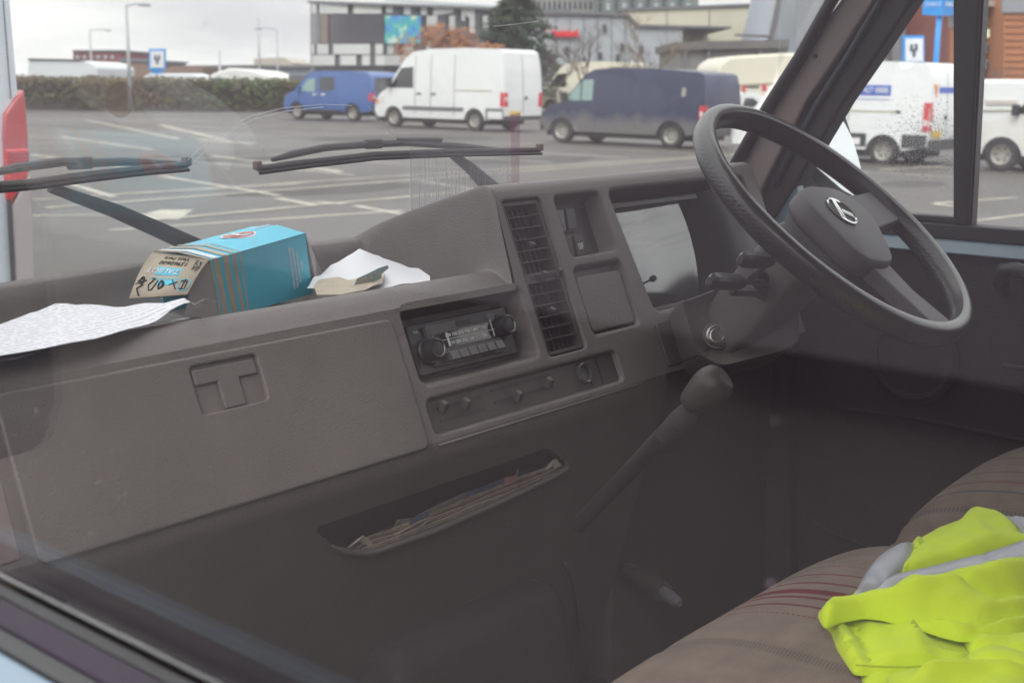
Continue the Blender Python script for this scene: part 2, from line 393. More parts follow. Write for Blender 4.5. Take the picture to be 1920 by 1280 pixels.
# ---- dashboard body: one lofted skin (rim, tray, lip / binnacle roof), then the face plate with its recesses
XL, XR = .035, 1.585
S_LIP = .118; Z_RIM = 1.427
def s_top(x):                                    # where the face plate begins
    t = sm(.912, .930, x); return (S_LIP + .018) * (1 - t) + .012 * t
def dash_profile(x):
    t = sm(.906, .930, x); yr = min(1.385, ws_y(x, 1.42) - .012)
    # tray version
    pf = FP(x, S_LIP + .018)
    tray = [(yr + .03, 1.34), (yr + .012, 1.40), (yr + .006, 1.418), (yr - .006, Z_RIM), (yr - .02, 1.422), (yr - .032, 1.405), (yr - .045, 1.378), (yr - .065, 1.364), (1.25, 1.358), (1.20, 1.358), (1.165, 1.364), (1.148, 1.382), (1.135, 1.397), (1.118, 1.403), (1.102, 1.401), (1.090, 1.393), (pf.y, pf.z)]
    pb = FP(x, .012)
    a = (1.156, 1.509); z1 = 1.44
    bin_ = [(yr + .03, 1.36), (yr + .015, 1.405), (yr + .006, 1.42), (yr - .006, z1 - .008), (yr - .02, z1)]
    for k in range(1, 8):
        q = k / 8; bin_.append((yr - .02 + (a[0] - yr + .02) * q, z1 + (a[1] - z1) * (q ** .9)))
    bin_ += [(1.153, 1.5105), (1.143, 1.5115), (1.133, 1.509), (1.1265, 1.503), (pb.y, pb.z)]
    # tray to binnacle blend happens over 2.5 cm at the front and flares a little towards the screen
    out = []
    for k in range(17):
        out.append((tray[k][0] * (1 - t) + bin_[k][0] * t, tray[k][1] * (1 - t) + bin_[k][1] * t))
    return out
xs = []
x = XL
while x < XR:
    xs.append(x); x += .002 if .895 < x < .936 else .02
xs.append(XR)
V = []; F = []
for x in xs:
    for (y, z) in dash_profile(x):
        V.append((x, y, z))
for i in range(len(xs) - 1):
    for k in range(16): a = i * 17 + k; F.append([a, a + 1, a + 18, a + 17])
# right end cheek
e = (len(xs) - 1) * 17; F.append(list(range(e, e + 17))[::-1]); F.append(list(range(0, 17)))
dash = vp('dashboard', (V, F), M_DASH, smooth=70, label='brown moulded dashboard with open tray and raised binnacle')
bm = bmesh.new(); bm.from_mesh(dash.data); bmesh.ops.recalc_face_normals(bm, faces=bm.faces[:]); bm.to_mesh(dash.data); bm.free()

S_BOT = .296
top = [(x, s_top(x)) for x in xs]
outline = [(XR, S_BOT)] + [(1.05, S_BOT), (.7, S_BOT), (XL, S_BOT)] + top
def rq(pts, r=.01, dep=0.0): return rpoly(quad(pts, dep), r)
H_VENT = dict(loop=rpoly([(.937, .016), (1.018, .016), (1.018, .232), (.937, .232)], .009), depth=.035, r=.003, draft=.002)
sw = quad([(1030, 352), (1112, 345), (1166, 468), (1078, 484)])
H_SW = dict(loop=rpoly([(1.046, .017), (1.150, .017), (1.150, .106), (1.046, .106)], .010), depth=.030, r=.004, draft=.006)
H_CUB = dict(loop=rpoly([(1.040, .121), (1.150, .121), (1.150, .217), (1.040, .217)], .012), depth=.016, r=.005, draft=.003)
H_CLU = dict(loop=rpoly([(1.172, .017), (1.548, .017), (1.535, .205), (1.195, .205)], .014), depth=.085, r=.006, draft=.004)
H_RAD = dict(loop=rpoly([(.706, .134), (.922, .134), (.922, .226), (.706, .226)], .012), depth=.034, r=.007, draft=.008)
H_HEAT = dict(loop=rpoly([(.702, .245), (1.075, .245), (1.075, .288), (.702, .288)], .010), depth=.009, r=.004, draft=.002)
face = plate('face_panel', M_DASH, outline, [H_VENT, H_SW, H_CUB, H_CLU, H_RAD, H_HEAT], parent=dash)

# glovebox lid, proud of the face, with the cast letter recess
tl = XS(365, 690); 
T0, T1, T2, T3 = XS(362, 690), XS(480, 666), XS(503, 746), XS(374, 780)
tx0, tx1, ts0, ts1 = .400, .484, .153, .203
lid = plate('glovebox_lid', M_DASH, rpoly([(.198, .143), (.684, .143), (.684, .300), (.198, .300)], .012), [dict(loop=rpoly([(tx0, ts0), (tx1, ts0), (tx1, ts1), (tx0, ts1)], .006), depth=.011, r=.0022, draft=.001)], base=-.005, thick=.006, edge=.003, label='large textured glovebox lid with a T shaped pull')
cx = (tx0 + tx1) / 2
tpoly = [(tx0 + .003, ts0 + .004), (tx1 - .004, ts0 + .004), (tx1 - .004, ts0 + .020), (cx + .014, ts0 + .020), (cx + .014, ts1 - .001), (cx - .012, ts1 - .001), (cx - .012, ts0 + .020), (tx0 + .003, ts0 + .020)]
vp('letter_emblem', prism([FP(a, b, -.0035) for a, b in tpoly], -N_F * .012), M_DASH, lid, bev=.0015)

# lower dash: knee roll and tucked panel with the map pocket
lw = []
def low_prof(x):
    p0 = FP(x, S_BOT); out = [(p0.y, p0.z)]
    for k in range(1, 7):
        a = R(23) + (R(-16) - R(23)) * k / 6
        out.append((out[-1][0] - sin(a) * .005, out[-1][1] - cos(a) * .005))
    return out
V = []; F = []; lx = [XL + (1.17 - XL) * i / 40 for i in range(41)]
for x in lx: V += [(x, y, z) for y, z in low_prof(x)]
m_ = len(low_prof(0))
for i in range(40):
    for k in range(m_ - 1): a = i * m_ + k; F.append([a, a + m_, a + m_ + 1, a + 1])
lowp = vp('lower_panel', (V, F), M_DASH_SHADE, dash, smooth=60)
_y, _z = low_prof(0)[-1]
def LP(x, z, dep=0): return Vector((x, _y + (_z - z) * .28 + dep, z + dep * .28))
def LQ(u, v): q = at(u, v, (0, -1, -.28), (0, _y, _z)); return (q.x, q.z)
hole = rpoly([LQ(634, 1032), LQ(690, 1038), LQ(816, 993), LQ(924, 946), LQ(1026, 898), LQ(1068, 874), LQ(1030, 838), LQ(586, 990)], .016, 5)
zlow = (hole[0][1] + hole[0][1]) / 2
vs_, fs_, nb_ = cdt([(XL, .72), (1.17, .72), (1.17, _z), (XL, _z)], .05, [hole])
vp('front_panel', shell(vs_, fs_, lambda p: LP(p[0], p[1]), lambda p: LP(p[0], p[1], .004)), M_DASH_SHADE, lowp, smooth=60)
# right part below the cluster stands further forward
hexa_p = lambda x0, x1, y0, y1, z0, z1: [(x0, y0, z0), (x1, y0, z0), (x1, y1, z0), (x0, y1, z0), (x0, y0, z1), (x1, y0, z1), (x1, y1, z1), (x0, y1, z1)]
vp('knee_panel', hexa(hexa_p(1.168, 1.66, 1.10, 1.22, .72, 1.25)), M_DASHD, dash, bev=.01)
vp('end_cheek', hexa([(1.585, 1.13, 1.2), (1.66, 1.15, 1.2), (1.66, 1.32, 1.2), (1.585, 1.32, 1.2), (1.585, 1.155, 1.49), (1.66, 1.20, 1.44), (1.66, 1.32, 1.42), (1.585, 1.36, 1.43)]), M_DASHD, dash, bev=.008)
vp('left_cheek', hexa([(-.005, 1.06, .9), (.05, 1.06, .9), (.05, 1.34, .9), (-.005, 1.34, .9), (-.005, 1.085, 1.40), (.05, 1.085, 1.40), (.05, 1.34, 1.42), (-.005, 1.34, 1.42)]), M_TRIM, dash, bev=.008)
vp('side_filler', hexa([FP(.05, .13, -.001), FP(.19, .13, -.001), FP(.19, .13, .01), FP(.05, .13, .01), FP(.05, .29, -.001), FP(.185, .29, -.001), FP(.185, .29, .01), FP(.05, .29, .01)]), M_TRIM, dash, bev=.002)
# map pocket: a cavity behind the opening, with a rolled lip
V = []; F = []; hn = len(hole); hz_ = (min(p[1] for p in hole) + max(p[1] for p in hole)) / 2; zt_ = hz_ + .014
for dp, dz in ((0, 0), (.035, -.002), (.045, -.12)):
    V += [LP(x, z + (dz if z < hz_ else 0), dp) for x, z in hole]
for l in range(2):
    for k in range(hn): F.append([l * hn + k, l * hn + (k + 1) % hn, (l + 1) * hn + (k + 1) % hn, (l + 1) * hn + k])
F.append([2 * hn + k for k in range(hn)])
mpk = vp('map_pocket', (V, F), M_BLACK, smooth=60, label='moulded map pocket in the lower dash')
k0 = max(range(hn), key=lambda k: (hole[k][1] < zt_) and (hole[k - 1][1] >= zt_))
lipp = []
for k in range(hn):
    q = hole[(k0 + k) % hn]
    if q[1] < zt_: lipp.append(LP(q[0], q[1], -.001))
vp('pocket_lip', tube(lipp, [.0012 + .0034 * min(1, min(i, len(lipp) - 1 - i) / 3) for i in range(len(lipp))], 8), mat('worn_lip', (.115, .105, .10), .4), mpk, smooth=180)
# centre console edge strip under the heater panel
vp('edge_strip', tube([FP(.70, S_BOT + .004, -.0005), FP(1.11, S_BOT + .004, -.0005)], .0014, 8), M_DASH, dash, smooth=180)
vp('side_switch_panel', prism([FP(*p, -.004) for p in rpoly([(1.180, .222), (1.235, .222), (1.235, .288), (1.180, .288)], .006)], -N_F * .02), M_DASHD, dash, bev=.002)

# ---- air vent stack
vent = vp('air_vent', prism([FP(*p, .034) for p in [(.94, .019), (1.015, .019), (1.015, .229), (.94, .229)]], -N_F * .004), M_BLACK, label='tall double air vent stack')
vx0, vx1 = .941, 1.014
# frame
for (a, b, c, d) in ((vx0 - .002, .018, vx0 + .003, .230), (vx1 - .003, .018, vx1 + .002, .230), (vx0, .018, vx1, .0235), (vx0, .118, vx1, .132), (vx0, .225, vx1, .230)):
    vp('vent_frame', prism([FP(*p, .004) for p in [(a, b), (c, b), (c, d), (a, d)]], -N_F * .022), M_DASHD, vent, bev=.0008)
slat_mesh = None
def slat_row(s0, s1, n):
    global slat_mesh
    for k in range(1, n):
        s = s0 + (s1 - s0) * k / n
        if slat_mesh is None:
            o = vp('slat', hexa([FP(vx0 + .002, 0, .006) - FP(0, 0, 0), FP(vx1 - .002, 0, .006) - FP(0, 0, 0), FP(vx1 - .002, -.004, .026) - FP(0, 0, 0), FP(vx0 + .002, -.004, .026) - FP(0, 0, 0),
                              FP(vx0 + .002, -.0011, .006) - FP(0, 0, 0), FP(vx1 - .002, -.0011, .006) - FP(0, 0, 0), FP(vx1 - .002, -.0051, .026) - FP(0, 0, 0), FP(vx0 + .002, -.0051, .026) - FP(0, 0, 0)]), M_DASHD, vent)
            slat_mesh = o.data
        else:
            o = bpy.data.objects.new('slat', slat_mesh); COL.objects.link(o); o.parent = vent
        o.location = FP(0, s, 0)
slat_row(.0235, .118, 6); slat_row(.132, .225, 6)
van_mesh = None
for (s0, s1) in ((.0235, .118), (.132, .225)):
    for k in range(1, 7):
        x = vx0 + (vx1 - vx0) * k / 7
        if van_mesh is None:
            o = vp('vane', prism([FP(0, 0, .018) - FP(0, 0, 0), FP(0, .0925, .018) - FP(0, 0, 0), FP(.003, .0925, .032) - FP(0, 0, 0), FP(.003, 0, .032) - FP(0, 0, 0)], (.0018, 0, 0)), M_DASHD, vent); van_mesh = o.data
        else: o = bpy.data.objects.new('vane', van_mesh); COL.objects.link(o); o.parent = vent
        o.location = FP(x, s0 + .001, 0)
for x in (.966, .998):
    vp('slider_slot', prism([FP(*p, .0035) for p in [(x - .014, .1215), (x + .012, .1215), (x + .012, .1275), (x - .014, .1275)]], -N_F * .003), M_BLACK, vent)
    vp('slider', boxbm(FP(x + .008, .1245, -.0015), (.006, .013, .007), Matrix.Rotation(R(-67), 3, 'X')), M_DASHD, vent, bev=.001)
for s in (.0235 + .0945 * 3.5 / 6, .132 + .093 * 2.5 / 6):
    vp('vent_tab', boxbm(FP(.978, s, .006), (.008, .006, .008), Matrix.Rotation(R(-67), 3, 'X')), M_DASHD, vent, bev=.001)

# ---- switches
swp = vp('switch_panel', prism([FP(*p, .0285) for p in [(1.051, .022), (1.145, .022), (1.145, .101), (1.051, .101)]], -N_F * .003), M_DASHD, label='recessed panel of rocker switches')
for i, (x, s) in enumerate(((1.066, .035), (1.090, .035), (1.066, .074), (1.090, .074))):
    vp('switch_bezel', prism([FP(*p, .022) for p in rrect(x - .0115, s - .0035, x + .0115, s + .030, .002, 2)], -N_F * .01), M_BLACK, swp)
    k = vp('switch', hexa([FP(x - .0095, s + .028, .019), FP(x + .0095, s + .028, .019), FP(x + .0095, s - .001, .013), FP(x - .0095, s - .001, .013),
                      FP(x - .0095, s + .028, .026), FP(x + .0095, s + .028, .026), FP(x + .0095, s - .001, .026), FP(x - .0095, s - .001, .026)]), mat('switch_grey', (.17, .17, .18), .35) if i in (0,) else mat('switch_dark', (.07, .068, .07), .35), swp, bev=.001)
text('0F', .013, basis(FP(1.090, .090, .0158) + N_F * .0014, (1, 0, 0), -D_F), M_WHITEPRINT, 'switch_lettering', swp)
for x in (1.066,):
    text('♢', .010, basis(FP(x, .050, .0158) + N_F * .0014, (1, 0, 0), -D_F), M_WHITEPRINT, 'switch_symbol', swp)

# ---- storage lid under the switches
vp('storage_lid', prism([FP(*p, .004) for p in rpoly([(1.044, .134), (1.146, .134), (1.146, .213), (1.044, .213)], .008)], -N_F * .012), M_DASH, bev=.003, label='square textured storage lid below the switches')

# ---- instrument cluster
clu = vp('instrument_cluster', prism([FP(*p, .083) for p in [(1.18, .022), (1.54, .022), (1.53, .200), (1.198, .200)]], -N_F * .004), M_BLACK, label='instrument cluster behind a reflecting clear cover')
gm = bpy.data.materials.new('cover_clear'); gm.use_nodes = True; b_ = gm.node_tree.nodes['Principled BSDF']
b_.inputs['Base Color'].default_value = (.03, .03, .035, 1); b_.inputs['Roughness'].default_value = .06; b_.inputs['Specular IOR Level'].default_value = 1.0; b_.inputs['IOR'].default_value = 1.85
n_ = gm.node_tree.nodes.new('ShaderNodeTexNoise'); n_.inputs['Scale'].default_value = 5; bp_ = gm.node_tree.nodes.new('ShaderNodeBump'); bp_.inputs['Strength'].default_value = .08; bp_.inputs['Distance'].default_value = .001
co_ = gm.node_tree.nodes.new('ShaderNodeTexCoord'); gm.node_tree.links.new(co_.outputs['Object'], n_.inputs[0]); gm.node_tree.links.new(n_.outputs[0], bp_.inputs['Height']); gm.node_tree.links.new(bp_.outputs[0], b_.inputs['Normal'])
# curved cover: stands nearly upright inside the recess; an added dark panel at its right end imitates the pillar's reflection
V = []; F = []; n = 24
for i in range(n + 1):
    for j in range(9):
        f = j / 8; xr_ = 1.395 + .018 * (1 - (2 * f - .9) ** 2); x = 1.178 + (xr_ - 1.178) * i / n; c_ = .006 * (1 - ((i / n - .5) * 2) ** 2)
        s = .034 + .166 * f; V.append(FP(x, s, .042 + .014 * f + c_))
for i in range(n):
    for j in range(8): a = i * 9 + j; F.append([a, a + 9, a + 10, a + 1])
vp('clear_cover', (V, F), gm, clu, smooth=180)
V = []; F = []
for i in range(13):
    for j in range(9):
        f = j / 8; x0 = 1.394 + .018 * (1 - (2 * f - .9) ** 2); t = i / 12; x = x0 + (1.545 - x0) * t; s = .030 + .172 * f
        V.append(FP(x, s, (.042 + .014 * f) * (1 - sin(t * pi / 2)) * 1.0 + .006 - .010 * sin(t * pi)))
for i in range(12):
    for j in range(8): a = i * 9 + j; F.append([a, a + 9, a + 10, a + 1])
vp('cover_dark_reflection', (V, F), mat('satin_black', (.028, .028, .031), .3), clu, smooth=180)
vp('cluster_trim', prism([FP(*p, .026) for p in [(1.176, .030), (1.540, .030), (1.540, .040), (1.176, .040)]], -N_F * .028), M_BLACK, clu, bev=.002)
vp('cluster_trim', prism([FP(*p, .030) for p in [(1.196, .196), (1.532, .196), (1.532, .2035), (1.196, .2035)]], -N_F * .045), M_DASHD, clu, bev=.002)
a_ = XS(1197, 532, .02); kb = FP(*a_, .02); 
q1 = at(1196, 536, N_F, P_F - N_F * .03); q2 = at(1221, 524, N_F, P_F + N_F * .004)
bm = tube([q1, q2], .0016, 8); lathe([(0, 0), (.004, 0), (.0048, .002), (.0048, .007), (.004, .009), (0, .009)], q2, q2 - q1, 8, bm)
vp('trip_knob', bm, M_BLACK, clu, smooth=40)
for k in range(3):
    s = .055 + .035 * k
    vp('vent_bar', prism([FP(*p, .002) for p in [(1.555, s), (1.582, s), (1.582, s + .010), (1.555, s + .010)]], -N_F * .004), M_BLACK, clu, bev=.001)

# ---- radio
RD = .030
M_RAD = mat('radio_face', (.045, .045, .05), .35, bump=.1, bscale=600)
rad = vp('radio', prism([FP(*p, RD - .012) for p in rrect(.722, .146, .902, .209, .003, 2)], -N_F * .02), M_RAD, bev=.0015, label='old push button car radio with two knobs')
def rp(u, v, d=RD - .012): return XS(u, v, d)
r0, r1 = .752, .868
vp('radio_facia', prism([FP(*p, RD - .018) for p in rrect(r0 - .004, .151, r1 + .004, .203, .002, 2)], -N_F * .008), mat('radio_grey', (.085, .083, .085), .3), rad, bev=.001)
vp('cassette_slot', prism([FP(*p, RD - .0186) for p in rrect(.80, .1525, .858, .1605, .001, 2)], -N_F * .003), M_BLACK, rad)
vp('cassette_flap', prism([FP(*p, RD - .0196) for p in rrect(.824, .1535, .848, .1590, .001, 2)], -N_F * .002), M_RAD, rad)
vp('dial_window', prism([FP(*p, RD - .0190) for p in rrect(r0, .1635, r1, .1830, .001, 2)], -N_F * .003), mat('dial_black', (.02, .02, .022), .1, coat=.6), rad)
for i, (s, tx) in enumerate(((.1683, '600 700 800 900 1200 1500'), (.1783, '150 205 225 250 275 300'))):
    text(tx, .0062, basis(FP((r0 + r1) / 2 + .002, s, RD - .0194), (1, 0, 0), -D_F), M_WHITEPRINT, 'dial_scale', rad, sx=1.05)
vp('dial_line', prism([FP(*p, RD - .0196) for p in [(r0, .1727), (r1 - .004, .1727), (r1 - .004, .1734), (r0, .1734)]], -N_F * .001), M_WHITEPRINT, rad)
vp('dial_pointer', prism([FP(*p, RD - .0200) for p in [(.7765, .1645), (.7795, .1645), (.7795, .1820), (.7765, .1820)]], -N_F * .001), M_WHITEPRINT, rad)
vp('dial_pointer', prism([FP(*p, RD - .0200) for p in [(.8590, .1600), (.8602, .1600), (.8602, .1820), (.8590, .1820)]], -N_F * .001), M_WHITEPRINT, rad)
text('PHILIPS', .0045, basis(FP(.8795, .1715, RD - .0128), (1, 0, 0), -D_F), M_WHITEPRINT, 'maker_lettering', rad)
text('VOL', .0045, basis(FP(.735, .156, RD - .0128), (1, 0, 0), -D_F), M_WHITEPRINT, 'maker_lettering', rad)
bm = None; bmesh_btn = None
for k in range(6):
    x = .770 + .0165 * k
    if bmesh_btn is None:
        o = vp('radio_button', hexa([FP(-.0065, .008, -.016) - FP(0, 0, 0), FP(.0065, .008, -.016) - FP(0, 0, 0), FP(.0065, -.003, -.013) - FP(0, 0, 0), FP(-.0065, -.003, -.013) - FP(0, 0, 0), FP(-.0065, .008, .004) - FP(0, 0, 0), FP(.0065, .008, .004) - FP(0, 0, 0), FP(.0065, -.003, .004) - FP(0, 0, 0), FP(-.0065, -.003, .004) - FP(0, 0, 0)]), mat('button_grey', (.12, .118, .12), .35), rad, bev=.0012); bmesh_btn = o
    else:
        o = bmesh_btn.copy(); COL.objects.link(o); o.parent = rad
    o.location = FP(x, .1925, RD - .018)
for x, s in ((.744, .182), (.878, .172)):
    o = vp('knob', lathe([(0, 0), (.0135, 0), (.013, .017), (.0118, .020), (.0105, .0205), (0, .0205)], FP(x, s, RD - .012), N_F, 28), M_BLACK, rad, smooth=35)
    vp('knob_ring', lathe([(.0098, .0203), (.0118, .0203), (.0118, .0212), (.0108, .0217), (.0098, .0210)], FP(x, s, RD - .012), N_F, 28), mat('dull_chrome', (.20, .20, .20), .36, metal=1), rad, smooth=60)
    vp('knob_collar', lathe([(0, -.001), (.0165, -.001), (.0165, .004), (.0150, .006), (0, .006)], FP(x, s, RD - .012), N_F, 28), M_BLACK, rad, smooth=35)

for o_ in list(rad.children): o_.location = o_.location + D_F * .006
rad.data.transform(Matrix.Translation(D_F * .006))

# ---- heater panel
heat = vp('heater_panel', prism([FP(*p, .0075) for p in rrect(.704, .2475, 1.073, .286, .004, 3)], -N_F * .003), M_DASHD, label='heater panel with slider levers')
for (x0, x1, s) in ((.722, .800, .258), (.82, .935, .254), (.82, .935, .269), (.722, .80, .273)):
    vp('slider_slot', prism([FP(*p, .0068) for p in rrect(x0, s - .0022, x1, s + .0022, .001, 2)], -N_F * .002), M_BLACK, heat)
for (x, s) in ((.728, .258), (.858, .270), (.922, .264), (.765, .262)):
    vp('slider_knob', boxbm(FP(x, s, .001), (.007, .015, .010), Matrix.Rotation(R(-67), 3, 'X')), M_DASHD, heat, bev=.002)
qx = XS(1108, 714, 0)
vp('cigar_lighter', lathe([(.0105, .0), (.0145, .0), (.0145, .004), (.0125, .0055), (.0105, .004), (.010, -.003), (0, -.004)], FP(qx[0] - .004, .264, .006), N_F, 28), mat('worn_black', (.07, .07, .075), .25), heat, smooth=45)
for x in (1.012, 1.035): vp('panel_divider', prism([FP(*p, .006) for p in [(x, .250), (x + .001, .250), (x + .001, .284), (x, .284)]], -N_F * .002), M_BLACK, heat)

# ---- steering wheel
NW = Vector((.070, -.627, .776)).normalized(); AW = Vector((0, 1, 0)).cross(NW).normalized(); BW = NW.cross(AW); CW = Vector((1.275, .812, 1.463))
def WP(p, q, h=0.0): return CW + AW * p + BW * q + NW * h
M_RIM = bpy.data.materials.new('wheel_rim_plastic'); M_RIM.use_nodes = True
t_ = M_RIM.node_tree; b_ = t_.nodes['Principled BSDF']; b_.inputs['Base Color'].default_value = (.022, .019, .019, 1); b_.inputs['Roughness'].default_value = .32; b_.inputs['Coat Weight'].default_value = .25; b_.inputs['Coat Roughness'].default_value = .18
M_HUB = mat('wheel_hub_plastic', (.13, .122, .128), .55, bump=.5, bscale=900, var=.08)
# rim: flattened inner face, two piece section
sw_ = vp('steering_wheel', lathe([(0, -.048), (.045, -.048), (.05, -.03), (.05, -.022), (0, -.022)], CW, NW, 28), M_BLACK, smooth=40, label='two spoke steering wheel with textured black rim')
nR = 200
sec_ = [(.0150, -.006), (.0155, .001), (.0145, .008), (.0115, .0135), (.0065, .0162), (.001, .0168), (-.0045, .0162), (-.0082, .0145), (-.0088, .0132), (-.0098, .010), (-.0125, .004), (-.0140, -.004), (-.0135, -.012), (-.0105, -.0185), (-.005, -.0225), (.001, -.0235), (.007, -.0215), (.0120, -.0165), (.0142, -.011)]
nS = len(sec_); V = []; F = []
for i in range(nR):
    a = 2 * pi * i / nR; rad_ = AW * cos(a) + BW * sin(a)
    for (r_, h_) in sec_: V.append(CW + rad_ * (.2155 + r_ * .90) + NW * (h_ * .88 + .001))
for i in range(nR):
    for k in range(nS): F.append([i * nS + k, ((i + 1) % nR) * nS + k, ((i + 1) % nR) * nS + (k + 1) % nS, i * nS + (k + 1) % nS])
uv = None
rim = vp('rim', (V, F), M_RIM, sw_, smooth=38)
bm = bmesh.new(); bm.from_mesh(rim.data); bmesh.ops.recalc_face_normals(bm, faces=bm.faces[:]); bm.to_mesh(rim.data); bm.free()
# fine grip dimples over the outer side in two arcs (real relief through bump)
co_ = t_.nodes.new('ShaderNodeTexCoord'); vo = t_.nodes.new('ShaderNodeTexVoronoi'); vo.inputs['Scale'].default_value = 190; vo.inputs['Randomness'].default_value = .25
t_.links.new(co_.outputs['Object'], vo.inputs[0]); bp_ = t_.nodes.new('ShaderNodeBump'); bp_.inputs['Strength'].default_value = .55; bp_.inputs['Distance'].default_value = .0018
t_.links.new(vo.outputs['Distance'], bp_.inputs['Height'])
# mask: outer-lower part of the section only
sep = t_.nodes.new('ShaderNodeVectorMath'); sep.operation = 'SUBTRACT'; sep.inputs[1].default_value = tuple(CW); t_.links.new(co_.outputs['Object'], sep.inputs[0])
dt = t_.nodes.new('ShaderNodeVectorMath'); dt.operation = 'DOT_PRODUCT'; dt.inputs[1].default_value = tuple(NW); t_.links.new(sep.outputs[0], dt.inputs[0])
mr_ = t_.nodes.new('ShaderNodeMapRange'); mr_.inputs['From Min'].default_value = .008; mr_.inputs['From Max'].default_value = .002; t_.links.new(dt.outputs['Value'], mr_.inputs['Value'])
mm = t_.nodes.new('ShaderNodeMath'); mm.operation = 'MULTIPLY'; mm.inputs[1].default_value = .38; t_.links.new(mr_.outputs[0], mm.inputs[0]); t_.links.new(mm.outputs[0], bp_.inputs['Strength'])
t_.links.new(bp_.outputs[0], b_.inputs['Normal'])
# hub pad
hub = [(-.052, .046), (-.018, .056), (.052, .056), (.080, .040), (.096, .016), (.092, -.012), (.052, -.066), (.026, -.094), (-.004, -.100), (-.050, -.092), (-.066, -.070), (-.074, .012)]
hubr = rpoly(hub, .02, 5)
def hubloft(levels, m, name, parent, smooth=50):
    V = []; F = []; n = len(hubr)
    for (sc, h) in levels:
        for p in hubr: V.append(WP((p[0] - .008) * sc + .008, (p[1] + .018) * sc - .018, h))
    for l in range(len(levels) - 1):
        for k in range(n): F.append([l * n + k, l * n + (k + 1) % n, (l + 1) * n + (k + 1) % n, (l + 1) * n + k])
    F.append(list(range(n))[::-1]); F.append([(len(levels) - 1) * n + k for k in range(n)])
    return vp(name, (V, F), m, parent, smooth=smooth)
hubloft([(.86, -.040), (.92, -.028), (.95, -.022), (.90, -.020)], M_HUB, 'hub_base', sw_)
hubloft([(.95, -.019), (1.0, -.015), (1.01, -.006), (.995, .004), (.965, .0105), (.93, .0125)], M_HUB, 'hub_pad', sw_)
# spokes, tapered and stepped below the pad
def spoke(pts, h0, h1, name='spoke'):
    n = len(pts)
    V = [WP(p[0], p[1], h0 + (h1 - h0) * t) for p, t in pts] + [WP(p[0], p[1], h0 + (h1 - h0) * t - .022) for p, t in pts]
    F = [list(range(n)), [i + n for i in range(n)][::-1]] + [[i, i + n, (i + 1) % n + n, (i + 1) % n] for i in range(n)]
    o = vp(name, (V, F), M_HUB, sw_, bev=.003)
    bm = bmesh.new(); bm.from_mesh(o.data); bmesh.ops.recalc_face_normals(bm, faces=bm.faces[:]); bm.to_mesh(o.data); bm.free(); return o
spoke([((.07, .050), 0), ((.14, .052), .4), ((.205, .062), 1), ((.214, .030), 1), ((.208, .000), 1), ((.14, -.012), .4), ((.07, -.025), 0)], .001, .003)
spoke([((-.030, -.080), 0), ((.030, -.080), 0), ((.026, -.14), .5), ((.046, -.203), 1), ((.018, -.208), 1), ((-.014, -.204), 1), ((-.022, -.14), .5)], .001, .003)
# emblem: chrome ring with bar mark
emb = vp('emblem', lathe([(0, .0125), (.0265, .0125), (.0265, .0142), (.0235, .0142), (.0232, .0134), (0, .0134)], WP(0, 0), NW, 36), M_BLACK, sw_, smooth=40)
V = []; F = []
vp('emblem_ring', lathe([(.0225, .0138), (.0262, .0138), (.0262, .0160), (.0245, .0168), (.0225, .0155)], WP(0, 0), NW, 36), M_CHROME, sw_, smooth=40)
ca, sa = cos(R(-28)), sin(R(-28))
def em(p, q, h): return WP(p * ca - q * sa, p * sa + q * ca, h)
for poly in ([(-.010, .021), (-.002, .0225), (-.002, -.0225), (-.010, -.021)], [(.001, .004), (.001, -.0045), (.022, -.0045), (.022, .004)], ):
    vp('emblem_bar', prism([em(p, q, .0162) for p, q in poly], -NW * .003), M_CHROME, sw_, bev=.0008)

# ---- steering column
M_COL = mat('column_plastic', (.115, .108, .104), .5, bump=.25, bscale=300, var=.1, vscale=10)
def CP(t, a, b): return CW - NW * t + AW * a + BW * b        # along the column
levels = [(.045, .040, .036), (.055, .050, .044), (.10, .056, .052), (.16, .060, .058), (.165, .062, .066)]
V = []; F = []; n = 24
def sect(t, hw, hu, hd, k):
    a = 2 * pi * k / n; c, s = cos(a), sin(a); e = .28
    return CP(t, hw * math.copysign(abs(c) ** e, c), (hu if s > 0 else hd) * math.copysign(abs(s) ** e, s))
lev = [(.040, .044, .040, .036), (.050, .050, .044, .040), (.12, .052, .046, .040), (.19, .050, .046, .038), (.25, .046, .04, .03)]
for t, hw, hu, hd in lev: V += [sect(t, hw, hu, hd, k) for k in range(n)]
for l in range(len(lev) - 1):
    for k in range(n): F.append([l * n + k, l * n + (k + 1) % n, (l + 1) * n + (k + 1) % n, (l + 1) * n + k])
F.append(list(range(n))[::-1]); F.append([(len(lev) - 1) * n + k for k in range(n)])
colm = vp('steering_column', (V, F), M_COL, smooth=50, label='brown steering column shroud with two stalks')
# bowl shaped lower shroud with the ignition
V = []; F = []
bo = [(1272, 565), (1290, 562), (1360, 535), (1430, 510), (1500, 560), (1500, 640), (1470, 660), (1420, 672), (1350, 690), (1310, 668), (1296, 640)]
c0 = at(1375, 610, NW.cross(AW).cross(Vector((0, 0, 1))) if False else (-.55, -.6, .35), (1.20, .94, 1.30))
nb = Vector((-.55, -.62, .40)).normalized(); pb0 = Vector((1.205, .945, 1.30))
ring0 = [at(u, v, nb, pb0) for u, v in rpoly(bo, 30, 4)]
cen = sum(ring0, Vector()) / len(ring0); n = len(ring0)
for sc, h in ((1.0, -.09), (1.0, 0.0), (.965, .004), (.93, .002), (.80, -.010), (.5, -.014), (.15, -.014)):
    V += [cen + (p - cen) * sc + nb * h for p in ring0]
for l in range(6):
    for k in range(n): F.append([l * n + k, l * n + (k + 1) % n, (l + 1) * n + (k + 1) % n, (l + 1) * n + k])
